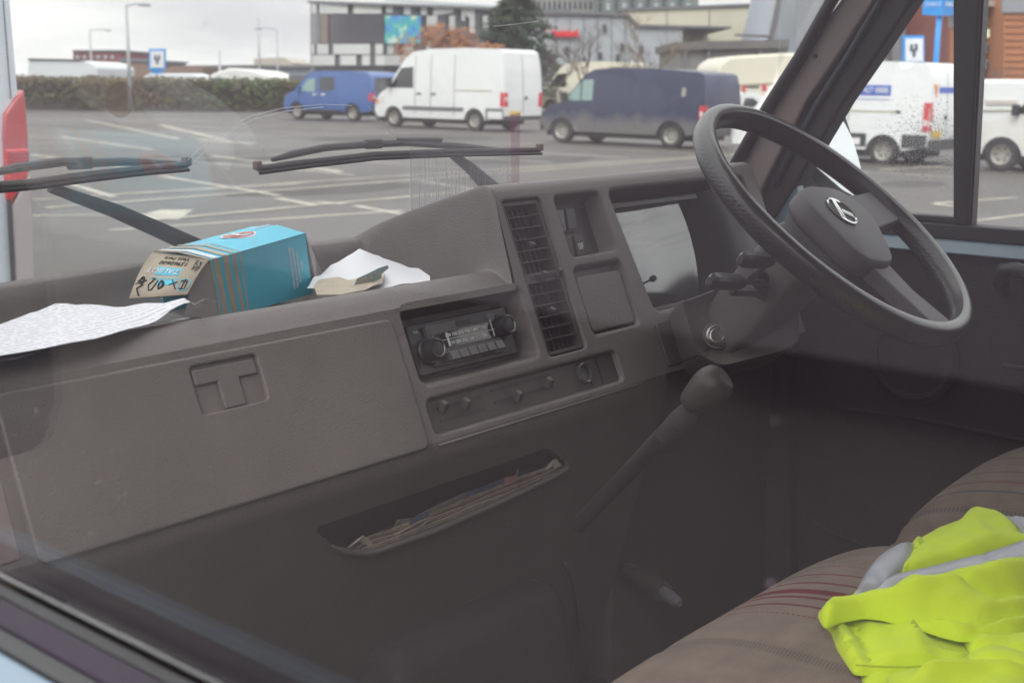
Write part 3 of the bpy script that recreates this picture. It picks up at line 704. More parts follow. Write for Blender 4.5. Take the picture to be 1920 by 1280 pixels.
F.append([6 * n + k for k in range(n)])
bmo = vp('lower_shroud', (V, F), M_COL, colm, smooth=60)
bm = bmesh.new(); bm.from_mesh(bmo.data); bmesh.ops.recalc_face_normals(bm, faces=bm.faces[:]); bm.to_mesh(bmo.data); bm.free()
M_LOCK = mat('lock_metal', (.55, .54, .52), .34, metal=1)
ig = at(1343, 630, nb, pb0 - nb * .010)
vp('ignition_lock', lathe([(0, -.002), (.0155, -.002), (.0155, .004), (.0135, .0058), (.0125, .0058), (.0122, .003), (.0105, .003), (.0105, .0050), (.0095, .0055), (.0088, .0030), (.002, .0025), (0, .0025)], ig, nb, 32), M_LOCK, colm, smooth=35)
vp('lock_collar', lathe([(.0150, -.006), (.0205, -.006), (.0195, .0025), (.0158, .003), (.0150, 0)], ig, nb, 32), M_COL, colm, smooth=35)
# seam line in the shroud
vp('shroud_seam', tube([at(1270, 682, nb, pb0 + nb * .0), at(1318, 662, nb, pb0 - nb * .006), at(1332, 645, nb, pb0 - nb * .010)], .0009, 6), M_BLACK, colm)
vp('shroud_seam', tube([at(1358, 615, nb, pb0 - nb * .0115), at(1384, 590, nb, pb0 - nb * .0115)], .0009, 6), M_BLACK, colm)
# stalks: each a stem rising from the column to a flat paddle
def stalk(px, stem, yy):
    bm = bmesh.new()
    a, b = [aY(u, v, yy) for u, v in px]; d = (b - a).normalized(); u_ = Vector((0, -.5, .86)); w = d.cross(u_).normalized(); u_ = w.cross(d).normalized()
    sec = [(-1, -.6), (-.6, -1), (.6, -1), (1, -.6), (1, .6), (.6, 1), (-.6, 1), (-1, .6)]
    P = []
    for t, sc in ((0, .45), (.06, .85), (.16, 1), (.8, .92), (1, .5)):
        P.append([bm.verts.new(a + d * (b - a).length * t + (w * .0085 * q[0] + u_ * .0105 * q[1]) * sc) for q in sec])
    for i in range(4):
        for k in range(8): bm.faces.new((P[i][k], P[i][(k + 1) % 8], P[i + 1][(k + 1) % 8], P[i + 1][k]))
    bm.faces.new(P[0][::-1]); bm.faces.new(P[-1]); bmesh.ops.recalc_face_normals(bm, faces=bm.faces[:])
    tube([aY(u, v, y) for u, v, y in stem], .0045, 8, bm)
    return vp('stalk', bm, mat('stalk_black', (.045, .045, .047), .3), colm, smooth=30)
stalk(((1388, 486), (1450, 490)), ((1438, 492, .855), (1420, 512, .86), (1403, 528, .865), (1430, 530, .87), (1475, 560, .90)), .85)
stalk(((1330, 527), (1396, 530)), ((1386, 532, .855), (1372, 549, .86), (1415, 550, .87), (1455, 570, .90)), .85)
vp('stalk_root', hexa([aY(u, v, y) for u, v, y in ((1408, 535, .875), (1470, 590, .875), (1480, 590, .92), (1430, 535, .92), (1430, 505, .875), (1482, 560, .875), (1490, 560, .92), (1440, 505, .92))]), mat('stalk_black', (.045, .045, .047), .3), colm, bev=.004)

# ---- gear lever
kp = aX(1325, 728, .90); bt = aX(1262, 800, .90) 
bt = aY(1272, 795, kp.y + .03); ax = (kp - bt).normalized()
gear = vp('gear_lever', tube([aY(1083, 985, 1.0), aY(1160, 905, .93), aY(1245, 815, bt.y), bt], .011, 12), mat('sleeve', (.018, .017, .017), .8), smooth=60, label='gear lever with rounded brown knob')
vp('gear_knob', lathe([(r * .88, h * .88) for r, h in [(0, -.030), (.012, -.030), (.017, -.022), (.022, -.008), (.0265, .006), (.027, .018), (.0235, .030), (.0175, .0355), (.0135, .0355), (.007, .0305), (0, .0300)]], kp - ax * .006, Vector((ax.x + .25, ax.y - .45, ax.z + .1)), 28), mat('knob_brown', (.050, .044, .040), .5, var=.2, vscale=30), gear, smooth=180)
vp('gear_collar', lathe([(0, -.035), (.015, -.035), (.0165, -.02), (.0150, .004), (.0125, .020), (0, .025)], bt, ax, 20), mat('sleeve', (.018, .017, .017), .8), gear, smooth=60)

# ---- handbrake and pedals
hb = [aZ(1170, 1068, .90), aZ(1210, 1085, .91), aZ(1245, 1110, .915), aZ(1252, 1115, .915)]
hbr = vp('handbrake', tube([aZ(1080, 1020, .86), aZ(1130, 1045, .88), hb[0]], .008, 10), M_BLACK, smooth=180)
vp('handbrake_grip', tube([hb[0], hb[1], hb[2]], [.013, .017, .016], 14), mat('grip_brown', (.05, .048, .046), .5, bump=.8, bscale=160), hbr, smooth=60)
vp('handbrake_button', tube([hb[2], aZ(1268, 1127, .915), aZ(1274, 1131, .915)], [.010, .009, .005], 12), mat('grey_metal', (.13, .13, .145), .4, metal=.3), hbr, smooth=60)
for (u, v, y) in ((1480, 760, 1.12), (1570, 780, 1.12)):
    p = aY(u, v + 120, y)
    bm = boxbm(p, (.05, .012, .04), Matrix.Rotation(R(-35), 3, 'X')); tube([p, p + Vector((0, .05, .10)), p + Vector((0, .06, .22))], .006, 8, bm)
    vp('pedal', bm, M_BLACK, smooth=40)
vp('cable', tube([aY(1058, 1050, 1.05), aY(1070, 1085, 1.05), aY(1078, 1125, 1.05), aY(1085, 1180, 1.06)], .003, 8), M_BLACK, smooth=180)

# ---- floor, tunnel, engine cover, roof, bulkhead
vp('cab_floor', hexa(hexa_p(.0, 1.72, -.6, 1.35, .68, .72)), M_FLOOR)
vp('engine_cover', hexa([(.62, .98, .72), (.98, .98, .72), (.98, 1.2, .72), (.62, 1.2, .72), (.64, 1.02, .98), (.96, 1.02, .98), (.96, 1.2, .98), (.64, 1.2, .98)]), M_FLOOR, bev=.03)
vp('light_leak_board', hexa([(1.635, 1.04, .70), (1.662, 1.04, .70), (1.662, 1.32, .70), (1.635, 1.32, .70), (1.635, 1.085, 1.33), (1.662, 1.085, 1.33), (1.662, 1.32, 1.33), (1.635, 1.32, 1.33)]), M_DARKCARD)  # board added to stop light leaking in at the corner
vp('kick_panel', hexa(hexa_p(1.66, 1.70, 1.08, 1.45, .6, 1.40)), M_DARKCARD)
vp('front_bulkhead', hexa(hexa_p(-.04, 1.76, 1.36, 1.40, .6, 1.36)), M_DASHD)
vp('bonnet', hexa([(.02, 1.45, .8), (1.70, 1.45, .8), (1.62, 1.86, .8), (.10, 1.86, .8), (.02, 1.45, 1.30), (1.70, 1.45, 1.30), (1.62, 1.86, 1.18), (.10, 1.86, 1.18)]), M_BLUE, bev=.03)
vp('scuttle', hexa([(-.0, 1.40, 1.27), (1.72, 1.40, 1.27), (1.72, 1.46, 1.27), (-.0, 1.46, 1.27), (-.0, 1.40, 1.365), (1.72, 1.40, 1.365), (1.72, 1.47, 1.33), (-.0, 1.47, 1.33)]), M_BLACK)
vp('roof', hexa(hexa_p(-.02, 1.76, -4.2, .96, 2.17, 2.22)), M_LINER)
vp('load_floor', hexa(hexa_p(.0, 1.72, -4.2, -.6, .68, .72)), M_FLOOR)
for x in (-.05, 1.72): vp('side_panel', hexa(hexa_p(x, x + .05, -4.2, -.22, .35, 2.2)), M_BLUE)
vp('rear_panel', hexa(hexa_p(-.02, 1.76, -4.25, -4.2, .35, 2.2)), M_BLUE)
vp('bulkhead_curtain', hexa(hexa_p(.0, 1.72, -1.2, -1.17, .72, 2.17)), mat('curtain', (.12, .105, .095), .9))
for z0 in (0,):
    for (x, y) in ((-.0, 1.25), (1.60, 1.25), (0.0, -3.2), (1.60, -3.2)):
        w_ = lathe([(0, 0), (.2, 0), (.31, .01), (.33, .05), (.33, .10), (.31, .14), (.2, .15), (0, .15)], (x, y, .33), (1, 0, 0), 32)
        vp('road_wheel', w_, M_RUB, smooth=40)

# ---- driver (far) door
XD = 1.685; ZDT = aX(1800, 478, 1.673).z + .006
door = vp('driver_door', hexa([(XD, -.22, .70), (XD + .05, -.22, .70), (XD + .05, 1.18, .70), (XD, 1.18, .70), (XD, -.22, ZDT), (XD + .05, -.22, ZDT), (XD + .05, 1.18, ZDT), (XD, 1.18, ZDT)]), M_DARKCARD, bev=.01, label='far door with dark inner panel under blue window sill')
def band(X, pts, thick, m, name, parent, bev=.003, label=None):
    return vp(name, prism([aX(u, v, X) for u, v in pts], (thick, 0, 0)), m, parent, bev=bev, label=label)
# blue painted sill, its shadow gap and black rubber window frame
zs0, zs1 = aX(1800, 478, XD - .012).z, aX(1800, 452, XD).z; zf1 = aX(1880, 429, XD + .005).z; zf2 = aX(1740, 404, XD + .018).z
vp('door_sill', hexa([(XD - .012, -.2, zs0), (XD + .05, -.2, zs0), (XD + .05, 1.10, zs0), (XD - .012, 1.10, zs0), (XD + .004, -.2, zs1), (XD + .05, -.2, zs1), (XD + .05, 1.10, zs1), (XD + .004, 1.10, zs1)]), M_BLUE, door, bev=.004)
vp('window_frame', hexa(hexa_p(XD + .006, XD + .05, -.2, 1.16, zs1, zf1)), M_RUB, door, bev=.003)
yp = aX(1815, 420, XD + .01).y
vp('window_channel', hexa(hexa_p(XD + .018, XD + .05, yp, 1.16, zf1, zf2)), M_RUB, door, bev=.003)
vp('window_post', prism([aX(1786, -60, XD + .01), aX(1840, -60, XD + .01), aX(1815, 429, XD + .01), aX(1786, 420, XD + .01)], (.03, 0, 0)), M_RUB, door, bev=.004)
vp('post_edge', prism([aX(1843, -60, XD + .018), aX(1848, -60, XD + .018), aX(1822, 429, XD + .018), aX(1817, 429, XD + .018)], (.02, 0, 0)), M_BLACK, door)
vp('window_frame', hexa(hexa_p(XD + .005, XD + .05, -.2, .98, 2.10, 2.15)), M_RUB, door)
vp('window_frame', hexa(hexa_p(XD + .005, XD + .05, -.26, -.18, 1.36, 2.15)), M_RUB, door)
G_FAR = glass_mat('far_door_glass', dust_veil=.015, dust_veil_col=(.8, .8, .8), noise_dust=.05, nscale=7)
vp('door_glass', hexa(hexa_p(XD + .034, XD + .038, -.2, 1.16, 1.395, 2.12)), G_FAR, door)
# droplets stuck to the glass
rd = random.Random(3); bm = bmesh.new()
c_d = aX(1705, 255, XD + .034)
def drop(y, z, r):
    n = 5; top = bm.verts.new((XD + .033 - r * .6, y, z)); rg = [bm.verts.new((XD + .0335, y + r * cos(2 * pi * k / n), z + r * 1.15 * sin(2 * pi * k / n))) for k in range(n)]
    for k in range(n): bm.faces.new((top, rg[k], rg[(k + 1) % n]))
for i in range(1500):
    u = rd.gauss(1708, 34) + rd.choice((0, 0, 20)); v = rd.gauss(258, 34)
    p = aX(u, v, XD + .034); drop(p.y, p.z, rd.uniform(.0004, .0012))
for i in range(260):
    u = rd.uniform(1650, 1920); v = rd.uniform(180, 420); p = aX(u, v, XD + .034); drop(p.y, p.z, rd.uniform(.0003, .0009))
dm = mat('water_drop', (.75, .78, .8), .12, alpha=.55)
o = vp('water_drops', bm, dm, door, smooth=180); o['kind'] = 'stuff'
# arm pull, window winder boss, speaker ring, lower pocket edge
h0 = aX(1885, 500, XD - .02); h1 = aX(1935, 512, XD - .04)
pull = tube([aX(1880, 545, XD), aX(1876, 528, XD - .028), aX(1882, 506, XD - .036), aX(1905, 505, XD - .04), aX(1960, 520, XD - .04), aX(2040, 540, XD - .035), aX(2060, 545, XD)], [.010, .0115, .012, .0115, .011, .011, .010], 14)
vp('door_pull', pull, M_BLACK, door, smooth=180)
sp = aX(1715, 668, XD)
vp('door_speaker', lathe([(0, 0), (.080, 0), (.078, .010), (.070, .013), (.064, .010), (.062, .004), (0, .006)], sp, (-1, 0, 0), 40), M_DARKCARD, door, smooth=40)
p1 = [aX(u, v, XD - .002) for u, v in ((1432, 760), (1430, 850), (1440, 900), (1470, 945), (1560, 1000), (1640, 1030))]
vp('door_piping', tube(p1, .003, 8), M_DARKCARD, door, smooth=180)
vp('door_ledge', tube([aX(u, v, XD - .001) for u, v in ((1560, 765), (1700, 780), (1900, 822), (2100, 860))], .004, 8), M_DARKCARD, door, smooth=180)
vp('door_latch', boxbm(aX(1905, 688, XD - .006), (.012, .04, .010)), M_BLACK, door, bev=.003)
# ---- far A pillar
pil = vp('windscreen_pillar', prism([aX(1620, -60, 1.655), aX(1680, -60, 1.655), aX(1570, 108, 1.655), aX(1513, 190, 1.655), aX(1446, 320, 1.655), aX(1400, 420, 1.655), aX(1330, 410, 1.655), aX(1375, 310, 1.655), aX(1436, 200, 1.655), aX(1500, 100, 1.655)], (.05, 0, 0)), M_TRIM, bev=.006, label='far sloping windscreen pillar with brown trim')
vp('pillar_seal', tube([aX(1597, -60, 1.648), aX(1560, 0, 1.648), aX(1499, 108, 1.648), aX(1440, 200, 1.648), aX(1366, 330, 1.648)], .0105, 12), M_RUB, pil, smooth=180)
vp('pillar_seal', prism([aX(u, v, 1.668) for u, v in ((1664, -60), (1753, -60), (1713, 0), (1641, 108), (1584, 190), (1541, 262), (1478, 372), (1440, 430), (1395, 420), (1436, 320), (1503, 190), (1560, 108), (1625, 0))], (.045, 0, 0)), M_RUB, pil, bev=.006)
vp('seal_bead', tube([aX(u, v, 1.664) for u, v in ((1690, -60), (1652, 0), (1588, 108), (1530, 200), (1450, 350))], .006, 10), mat('seal_blue_black', (.05, .065, .08), .35), pil, smooth=180)
vp('pillar_foot', prism([aX(1450, 310, 1.672), aX(1490, 330, 1.672), aX(1500, 400, 1.672), aX(1440, 440, 1.672), aX(1420, 380, 1.672)], (.03, 0, 0)), M_BLUE, pil, bev=.006)
vp('screw_cap', lathe([(0, 0), (.0042, 0), (.004, .002), (.0025, .001), (0, .001)], aX(1529, 106, 1.6555), (-1, 0, 0), 14), M_BLACK, pil, smooth=50)
vp('quarter_panel', prism([aX(1440, 330, 1.69), aX(1478, 372, 1.69), aX(1540, 455, 1.69), aX(1560, 620, 1.69), aX(1380, 620, 1.69), aX(1380, 400, 1.69)], (.04, 0, 0)), M_RUB, pil, bev=.01)
vp('windscreen_pillar', hexa([(-.02, ws_y(0, 1.40) - .05, 1.38), (.03, ws_y(0, 1.40) - .05, 1.38), (.03, ws_y(0, 1.40), 1.38), (-.02, ws_y(0, 1.40), 1.38), (-.02, ws_y(0, 2.17) - .05, 2.17), (.03, ws_y(0, 2.17) - .05, 2.17), (.03, ws_y(0, 2.17), 2.17), (-.02, ws_y(0, 2.17), 2.17)]), M_TRIM, bev=.006)

# ---- windscreen
G_WS = glass_mat('windscreen_glass', dust_veil=.030, dust_veil_col=(.78, .76, .76), noise_dust=.06, nscale=2.2)
V = []; F = []
zs = [1.405 + .76 * j / 12 for j in range(13)]
for side in (0, .005):
    for i in range(31):
        X = .01 + 1.70 * i / 30
        for z in zs: V.append((X, ws_y(X, z) + side, z))
k = 31 * 13
for i in range(30):
    for j in range(12):
        a = i * 13 + j; F.append([a, a + 13, a + 14, a + 1]); F.append([a + k, a + k + 1, a + k + 14, a + k + 13])
wsn = vp('windscreen', (V, F), G_WS, smooth=180)
# scratches left by the wipers
ms = mat('scratch', (.85, .85, .85), .5, alpha=.45)
for pl in (((352, 300), (380, 275), (420, 243), (470, 218), (530, 203), (600, 196), (660, 198)), ((360, 306), (390, 280), (430, 248), (478, 224), (536, 209), (606, 201)), ((700, 205), (722, 235), (745, 262)), ((692, 200), (712, 225), (738, 258)), ((925, 50), (965, 46), (1010, 40))):
    vp('scratch', tube([at_ws(u, v, -.001) for u, v in pl], .0005, 4), ms, wsn)
# reflection in the glass painted as a clear sheet: fine vertical lines, magenta edge
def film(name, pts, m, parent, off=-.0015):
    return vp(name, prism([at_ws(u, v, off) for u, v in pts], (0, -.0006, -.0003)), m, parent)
fm = bpy.data.materials.new('reflection_lines'); fm.use_nodes = True; t_ = fm.node_tree; b_ = t_.nodes['Principled BSDF']
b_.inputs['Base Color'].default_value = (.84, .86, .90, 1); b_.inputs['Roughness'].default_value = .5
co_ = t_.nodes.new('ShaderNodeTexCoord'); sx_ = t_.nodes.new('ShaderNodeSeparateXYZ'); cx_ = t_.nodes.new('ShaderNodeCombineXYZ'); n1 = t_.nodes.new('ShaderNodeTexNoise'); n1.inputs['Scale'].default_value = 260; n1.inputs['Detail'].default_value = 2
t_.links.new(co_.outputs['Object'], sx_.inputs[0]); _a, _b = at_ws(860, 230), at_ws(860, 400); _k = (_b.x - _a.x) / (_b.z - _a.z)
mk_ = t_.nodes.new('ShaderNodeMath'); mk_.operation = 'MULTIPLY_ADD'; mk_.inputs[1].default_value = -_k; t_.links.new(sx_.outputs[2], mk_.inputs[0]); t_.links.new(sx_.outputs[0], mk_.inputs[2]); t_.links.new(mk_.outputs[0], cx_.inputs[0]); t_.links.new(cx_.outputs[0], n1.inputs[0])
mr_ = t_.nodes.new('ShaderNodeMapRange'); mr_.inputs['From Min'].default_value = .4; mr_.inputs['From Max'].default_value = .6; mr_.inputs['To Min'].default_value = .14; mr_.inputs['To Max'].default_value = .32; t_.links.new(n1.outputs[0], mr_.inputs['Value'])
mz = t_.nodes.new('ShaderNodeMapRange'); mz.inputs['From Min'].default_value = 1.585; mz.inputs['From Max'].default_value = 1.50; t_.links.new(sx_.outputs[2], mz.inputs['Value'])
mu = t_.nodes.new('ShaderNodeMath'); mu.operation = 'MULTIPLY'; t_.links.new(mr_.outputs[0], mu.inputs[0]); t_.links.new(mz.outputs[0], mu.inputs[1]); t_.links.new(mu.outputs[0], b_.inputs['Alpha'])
ST = film('painted_reflection', ((767, 190), (955, 170), (957, 352), (925, 352), (770, 425)), fm, VAN); ST['label'] = 'painted reflection on the windscreen with fine vertical lines and magenta edge'
film('reflection_edge', ((957, 215), (975, 212), (973, 350), (958, 352)), mat('reflection_magenta', (.60, .18, .40), .5, alpha=.20), ST)
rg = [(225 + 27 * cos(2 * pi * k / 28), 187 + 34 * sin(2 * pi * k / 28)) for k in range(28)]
o = film('painted_reflection', rg, mat('reflection_orange', (.42, .26, .19), .6, alpha=.22), VAN, -.002); o['label'] = 'faint round orange reflection painted on the windscreen'  # round orange ghost reflection drawn as a tinted see-through disc

# ---- wipers outside the glass
def wiper(blade, arm, bridge):
    w = vp('wiper', tube([at_ws(u, v, .020) for u, v in arm], [.0065 + .0085 * i / (len(arm) - 1) for i in range(len(arm))], 8, flat=((0, 1, .57), .6)), M_RUB, smooth=40, label='black windscreen wiper')
    bl = [at_ws(u, v, .009) for u, v in blade]
    vp('wiper_blade', tube(bl, .0042, 8), M_RUB, w, smooth=40)
    vp('blade_rubber', tube([p + Vector((0, -.004, -.006)) for p in bl], .0025, 6), M_BLACK, w, smooth=40)
    br = [at_ws(u, v, .020) for u, v in bridge]
    vp('blade_bridge', tube(br, [.003 if i in (0, len(br) - 1) else .0052 for i in range(len(br))], 8), M_RUB, w, smooth=40)
    for q in (0, -1):
        vp('blade_clip', boxbm(bl[q] + Vector((0, 0, .004)), (.010, .010, .012)), mat('worn_rust', (.12, .075, .06), .6), w, bev=.002)
    m_ = br[len(br) // 2]; vp('blade_joint', boxbm(m_, (.030, .012, .014)), M_RUB, w, bev=.003)
wiper(((-60, 352), (60, 342), (150, 330), (250, 318), (350, 309)), ((95, 352), (150, 372), (215, 395), (300, 432), (395, 475), (430, 490)), ((-40, 330), (30, 315), (120, 303), (150, 306), (235, 303), (330, 306)))
wiper(((483, 316), (560, 306), (700, 290), (850, 284), (1012, 281)), ((848, 290), (880, 314), (905, 338), (935, 366)), ((510, 300), (545, 290), (610, 277), (700, 270), (760, 268), (860, 274), (930, 280)))
w3 = [at_ws(u, v, .022) for u, v in ((600, 282), (680, 272), (745, 264), (800, 268), (895, 276))]
w3b = [at_ws(u, v, .022) for u, v in ((745, 262), (800, 261), (828, 262))]
vp('wiper_spring', tube(w3b, .003, 6), M_BLACK)

# ---- own wing mirrors
def mirror(c, rx, sign, name='wing_mirror'):
    m = vp(name, lathe([(0, 0), (.06, .0), (.095, .018), (.10, .04), (.085, .068), (.05, .085), (0, .09)], (0, 0, 0), (0, 1, 0), 32), M_BLACK, smooth=60)
    return m
# far side: tall housing with the pale glass seen through the door window
Xm = 1.97
out_ = [(1498, 308), (1500, 300), (1520, 240), (1552, 215), (1582, 205), (1597, 250), (1604, 310), (1604, 372), (1585, 382), (1555, 366), (1525, 335)]
Yc = 1.17
pm = [aY(u, v, Yc) for u, v in out_]
pmr = [Vector((x, Yc, z)) for x, z in rpoly([(p.x, p.z) for p in pm], .02, 4)]
mir = vp('wing_mirror', prism(pmr, (.0, .05, 0)), M_BLACK, bev=.01, label='far wing mirror reflecting pale sky')
cc = sum(pmr, Vector()) / len(pmr)
gl_ = [cc + (p - cc) * .82 + Vector((-.010, -.022 + (p.z - cc.z) * .16, 0)) for p in pmr]
vp('mirror_glass', prism(gl_, (0, .002, 0)), mat('mirror_silver', (.86, .9, .92), .02, metal=1), mir)
vp('mirror_arm', tube([(1.72, 1.16, 1.42), (1.80, 1.19, 1.43), (cc.x - .02, 1.21, cc.z - .03)], .012, 10), M_BLACK, mir, smooth=180)
# near side: rounded head just ahead of the near window; only its reflection in the glass is in view
mh = [Vector((x, 1.03, z)) for x, z in rrect(-.235, 1.325, -.075, 1.575, .03, 5)]
mi2 = vp('wing_mirror', prism(mh, (0, .07, 0)), M_BLACK, bev=.012, label='near wing mirror outside the passenger window')
vp('mirror_glass', prism([Vector((x, 1.028, z)) for x, z in rrect(-.235, 1.355, -.095, 1.555, .02, 5)], (0, .002, 0)), mat('mirror_dark', (.10, .13, .15), .08, metal=1), mi2)
vp('mirror_arm', tube([(-.03, 1.12, 1.40), (-.10, 1.08, 1.42)], .012, 10), M_BLACK, mi2, smooth=180)

# ---- near (passenger) door: glass pane, rubber, shoulder
nd = vp('passenger_door', hexa([(-.012, -.22, .45), (.03, -.22, .45), (.03, 1.06, .45), (-.012, 1.06, .45), (-.008, -.22, 1.335), (.03, -.22, 1.335), (.03, 1.06, 1.335), (-.008, 1.06, 1.335)]), M_DARKCARD, label='near door seen as a blurred edge')
G_NEAR = glass_mat('near_door_glass', tint=(.97, .97, .975), dust_veil=.007, dust_veil_col=(.62, .50, .62), refl=1.25, base=.05, noise_dust=.006, nscale=2.5)  # purple diffuse coat paints in the reflected veil along with some dust
vp('door_glass', hexa([(.000, -.25, 1.37), (.004, -.25, 1.37), (.004, 1.24, 1.37), (.000, 1.24, 1.37), (.000, -.25, 2.15), (.004, -.25, 2.15), (.004, .86, 2.15), (.000, .86, 2.15)]), G_NEAR, nd)
xa, xb, xc, xd = (aZ(0, v, 1.366).x for v in (1088, 1116, 1166, 1202))
def shelf(name, x0, x1, z, dz, m, bev): return vp(name, hexa([(x0, -.3, z - .05), (x1, -.3, z - .05), (x1, 1.10, z - .05), (x0, 1.10, z - .05), (x0, -.3, z - dz), (x1, -.3, z), (x1, 1.10, z), (x0, 1.10, z - dz)]), m, nd, bev=bev)
shelf('glass_rubber', xb, min(xa, -.001), 1.3675, .0005, M_RUB, .002)
shelf('door_shoulder', xc, xb - .0005, 1.3665, .001, mat('shoulder_paint', (.035, .026, .040), .6, spec=.25), .002)
shelf('door_moulding', xd, xc - .0005, 1.3635, .001, M_BLACK, .001)
shelf('door_skin', xd - .026, xd - .0005, 1.3635, .012, mat('van_pale_paint', (.17, .24, .31), .4, coat=.3), .005)
vp('lower_skin', hexa(hexa_p(xd - .045, -.013, -.3, 1.10, .45, 1.29)), mat('van_pale_paint', (.17, .24, .31), .4, coat=.3), nd, bev=.01)
# ---- seats
def seat_mat(name, base, stripes, x0):
    m = bpy.data.materials.new(name); m.use_nodes = True; t = m.node_tree; b = t.nodes['Principled BSDF']; b.inputs['Roughness'].default_value = .9; b.inputs['Sheen Weight'].default_value = .03; b.inputs['Specular IOR Level'].default_value = .2
    co = t.nodes.new('ShaderNodeTexCoord'); s = t.nodes.new('ShaderNodeSeparateXYZ'); t.links.new(co.outputs['Object'], s.inputs[0])
    prev = None
    n = t.nodes.new('ShaderNodeTexNoise'); n.inputs['Scale'].default_value = 30; n.inputs['Detail'].default_value = 8; t.links.new(co.outputs['Object'], n.inputs[0])
    cr = t.nodes.new('ShaderNodeValToRGB'); cr.color_ramp.elements[0].position = .3; cr.color_ramp.elements[1].position = .7
    cr.color_ramp.elements[0].color = (*[c * .82 for c in base], 1); cr.color_ramp.elements[1].color = (*[c * 1.12 for c in base], 1); t.links.new(n.outputs['Fac'], cr.inputs[0]); prev = cr.outputs[0]
    for (xc, w, col, amt, dash_) in stripes:
        a = t.nodes.new('ShaderNodeMath'); a.operation = 'SUBTRACT'; a.inputs[1].default_value = xc; t.links.new(s.outputs[0], a.inputs[0])
        c = t.nodes.new('ShaderNodeMath'); c.operation = 'ABSOLUTE'; t.links.new(a.outputs[0], c.inputs[0])
        r = t.nodes.new('ShaderNodeMapRange'); r.inputs['From Min'].default_value = w * 1.05; r.inputs['From Max'].default_value = w * .75; r.inputs['To Max'].default_value = amt; t.links.new(c.outputs[0], r.inputs['Value'])
        f = r.outputs[0]
        if dash_:
            wv = t.nodes.new('ShaderNodeTexWave'); wv.bands_direction = 'Y'; wv.inputs['Scale'].default_value = dash_; wv.inputs['Distortion'].default_value = 1.0; t.links.new(co.outputs['Object'], wv.inputs[0])
            mm = t.nodes.new('ShaderNodeMath'); mm.operation = 'MULTIPLY'; t.links.new(f, mm.inputs[0]); t.links.new(wv.outputs['Fac'], mm.inputs[1]); f = mm.outputs[0]
        mx = t.nodes.new('ShaderNodeMixRGB'); t.links.new(f, mx.inputs[0]); t.links.new(prev, mx.inputs[1]); mx.inputs[2].default_value = (*col, 1); prev = mx.outputs[0]
    t.links.new(prev, b.inputs['Base Color'])
    w1 = t.nodes.new('ShaderNodeTexWave'); w1.bands_direction = 'X'; w1.inputs['Scale'].default_value = 110; w1.inputs['Distortion'].default_value = .6; t.links.new(co.outputs['Object'], w1.inputs[0])
    w2 = t.nodes.new('ShaderNodeTexWave'); w2.bands_direction = 'Y'; w2.inputs['Scale'].default_value = 90; w2.inputs['Distortion'].default_value = .6; t.links.new(co.outputs['Object'], w2.inputs[0])
    ad = t.nodes.new('ShaderNodeMath'); ad.operation = 'ADD'; t.links.new(w1.outputs['Fac'], ad.inputs[0]); t.links.new(w2.outputs['Fac'], ad.inputs[1])
    bp = t.nodes.new('ShaderNodeBump'); bp.inputs['Strength'].default_value = .5; bp.inputs['Distance'].default_value = .001; t.links.new(ad.outputs[0], bp.inputs['Height']); t.links.new(bp.outputs[0], b.inputs['Normal'])
    return m
def cushion(x0, x1, yf, yb, zt, th, crown, rr, m, label, seams=()):
    """puffed seat cushion; front edge at yf (towards the dash)"""
    nx, ny = 70, 60; V = []; F = []
    def top(i, j):
        fx, fy = i / nx * 2 - 1, j / ny * 2 - 1
        e = 5
        hgt = (max(0, 1 - abs(fx) ** e) ** (1 / 2.6)) * (max(0, 1 - abs(fy) ** e) ** (1 / 2.6))
        x = (x0 + x1) / 2 + fx * (x1 - x0) / 2; y = (yf + yb) / 2 - fy * (yf - yb) / 2 * -1
        z = zt - th + hgt * th + crown * (1 - fx * fx) * (1 - .5 * fy * fy) * hgt
        for sx in seams: z -= .008 * math.exp(-((x - sx) / .006) ** 2) * hgt
        z += .004 * noise.noise(Vector((x * 6, y * 6, 3))) * hgt
        return (x, y, z)
    for i in range(nx + 1):
        for j in range(ny + 1): V.append(top(i, j))
    k = ny + 1
    for i in range(nx):
        for j in range(ny): a = i * k + j; F.append([a, a + k, a + k + 1, a + 1])
    base = len(V)
    rim_ = [i * k for i in range(nx + 1)] + [nx * k + j for j in range(1, ny + 1)] + [i * k + ny for i in range(nx - 1, -1, -1)] + [j for j in range(ny - 1, 0, -1)]
    for r_ in rim_: v = V[r_]; V.append((v[0] * .99 + (x0 + x1) * .005, v[1] * .99 + (yf + yb) * .005, zt - th - .07))
    for q in range(len(rim_)): F.append([rim_[q], rim_[(q + 1) % len(rim_)], base + (q + 1) % len(rim_), base + q])
    st = vp('seat', (V, F), m, smooth=75, label=label)
    bm = bmesh.new(); bm.from_mesh(st.data); bmesh.ops.recalc_face_normals(bm, faces=bm.faces[:]); bm.to_mesh(st.data); bm.free()
    pts = [Vector(V[r_]) + Vector((0, 0, .002)) for r_ in rim_][::3]
    vp('piping', tube(pts, .0042, 8, closed=True), mat('piping', (.13, .15, .18), .5), st, smooth=180)
    vp('seat_base', hexa(hexa_p(x0 + .04, x1 - .04, yb + .02, yf - .05, .72, zt - th - .05)), M_BLACK, st)
    return st
TAN = (.185, .143, .115)
red = (.12, .012, .018)
xs_ = [aZ(u, v, 1.105).x for u, v in ((1430, 1068), (1410, 1086), (1385, 1102), (1375, 1122), (1350, 1130), (1330, 1145), (1310, 1162), (1250, 1215))]
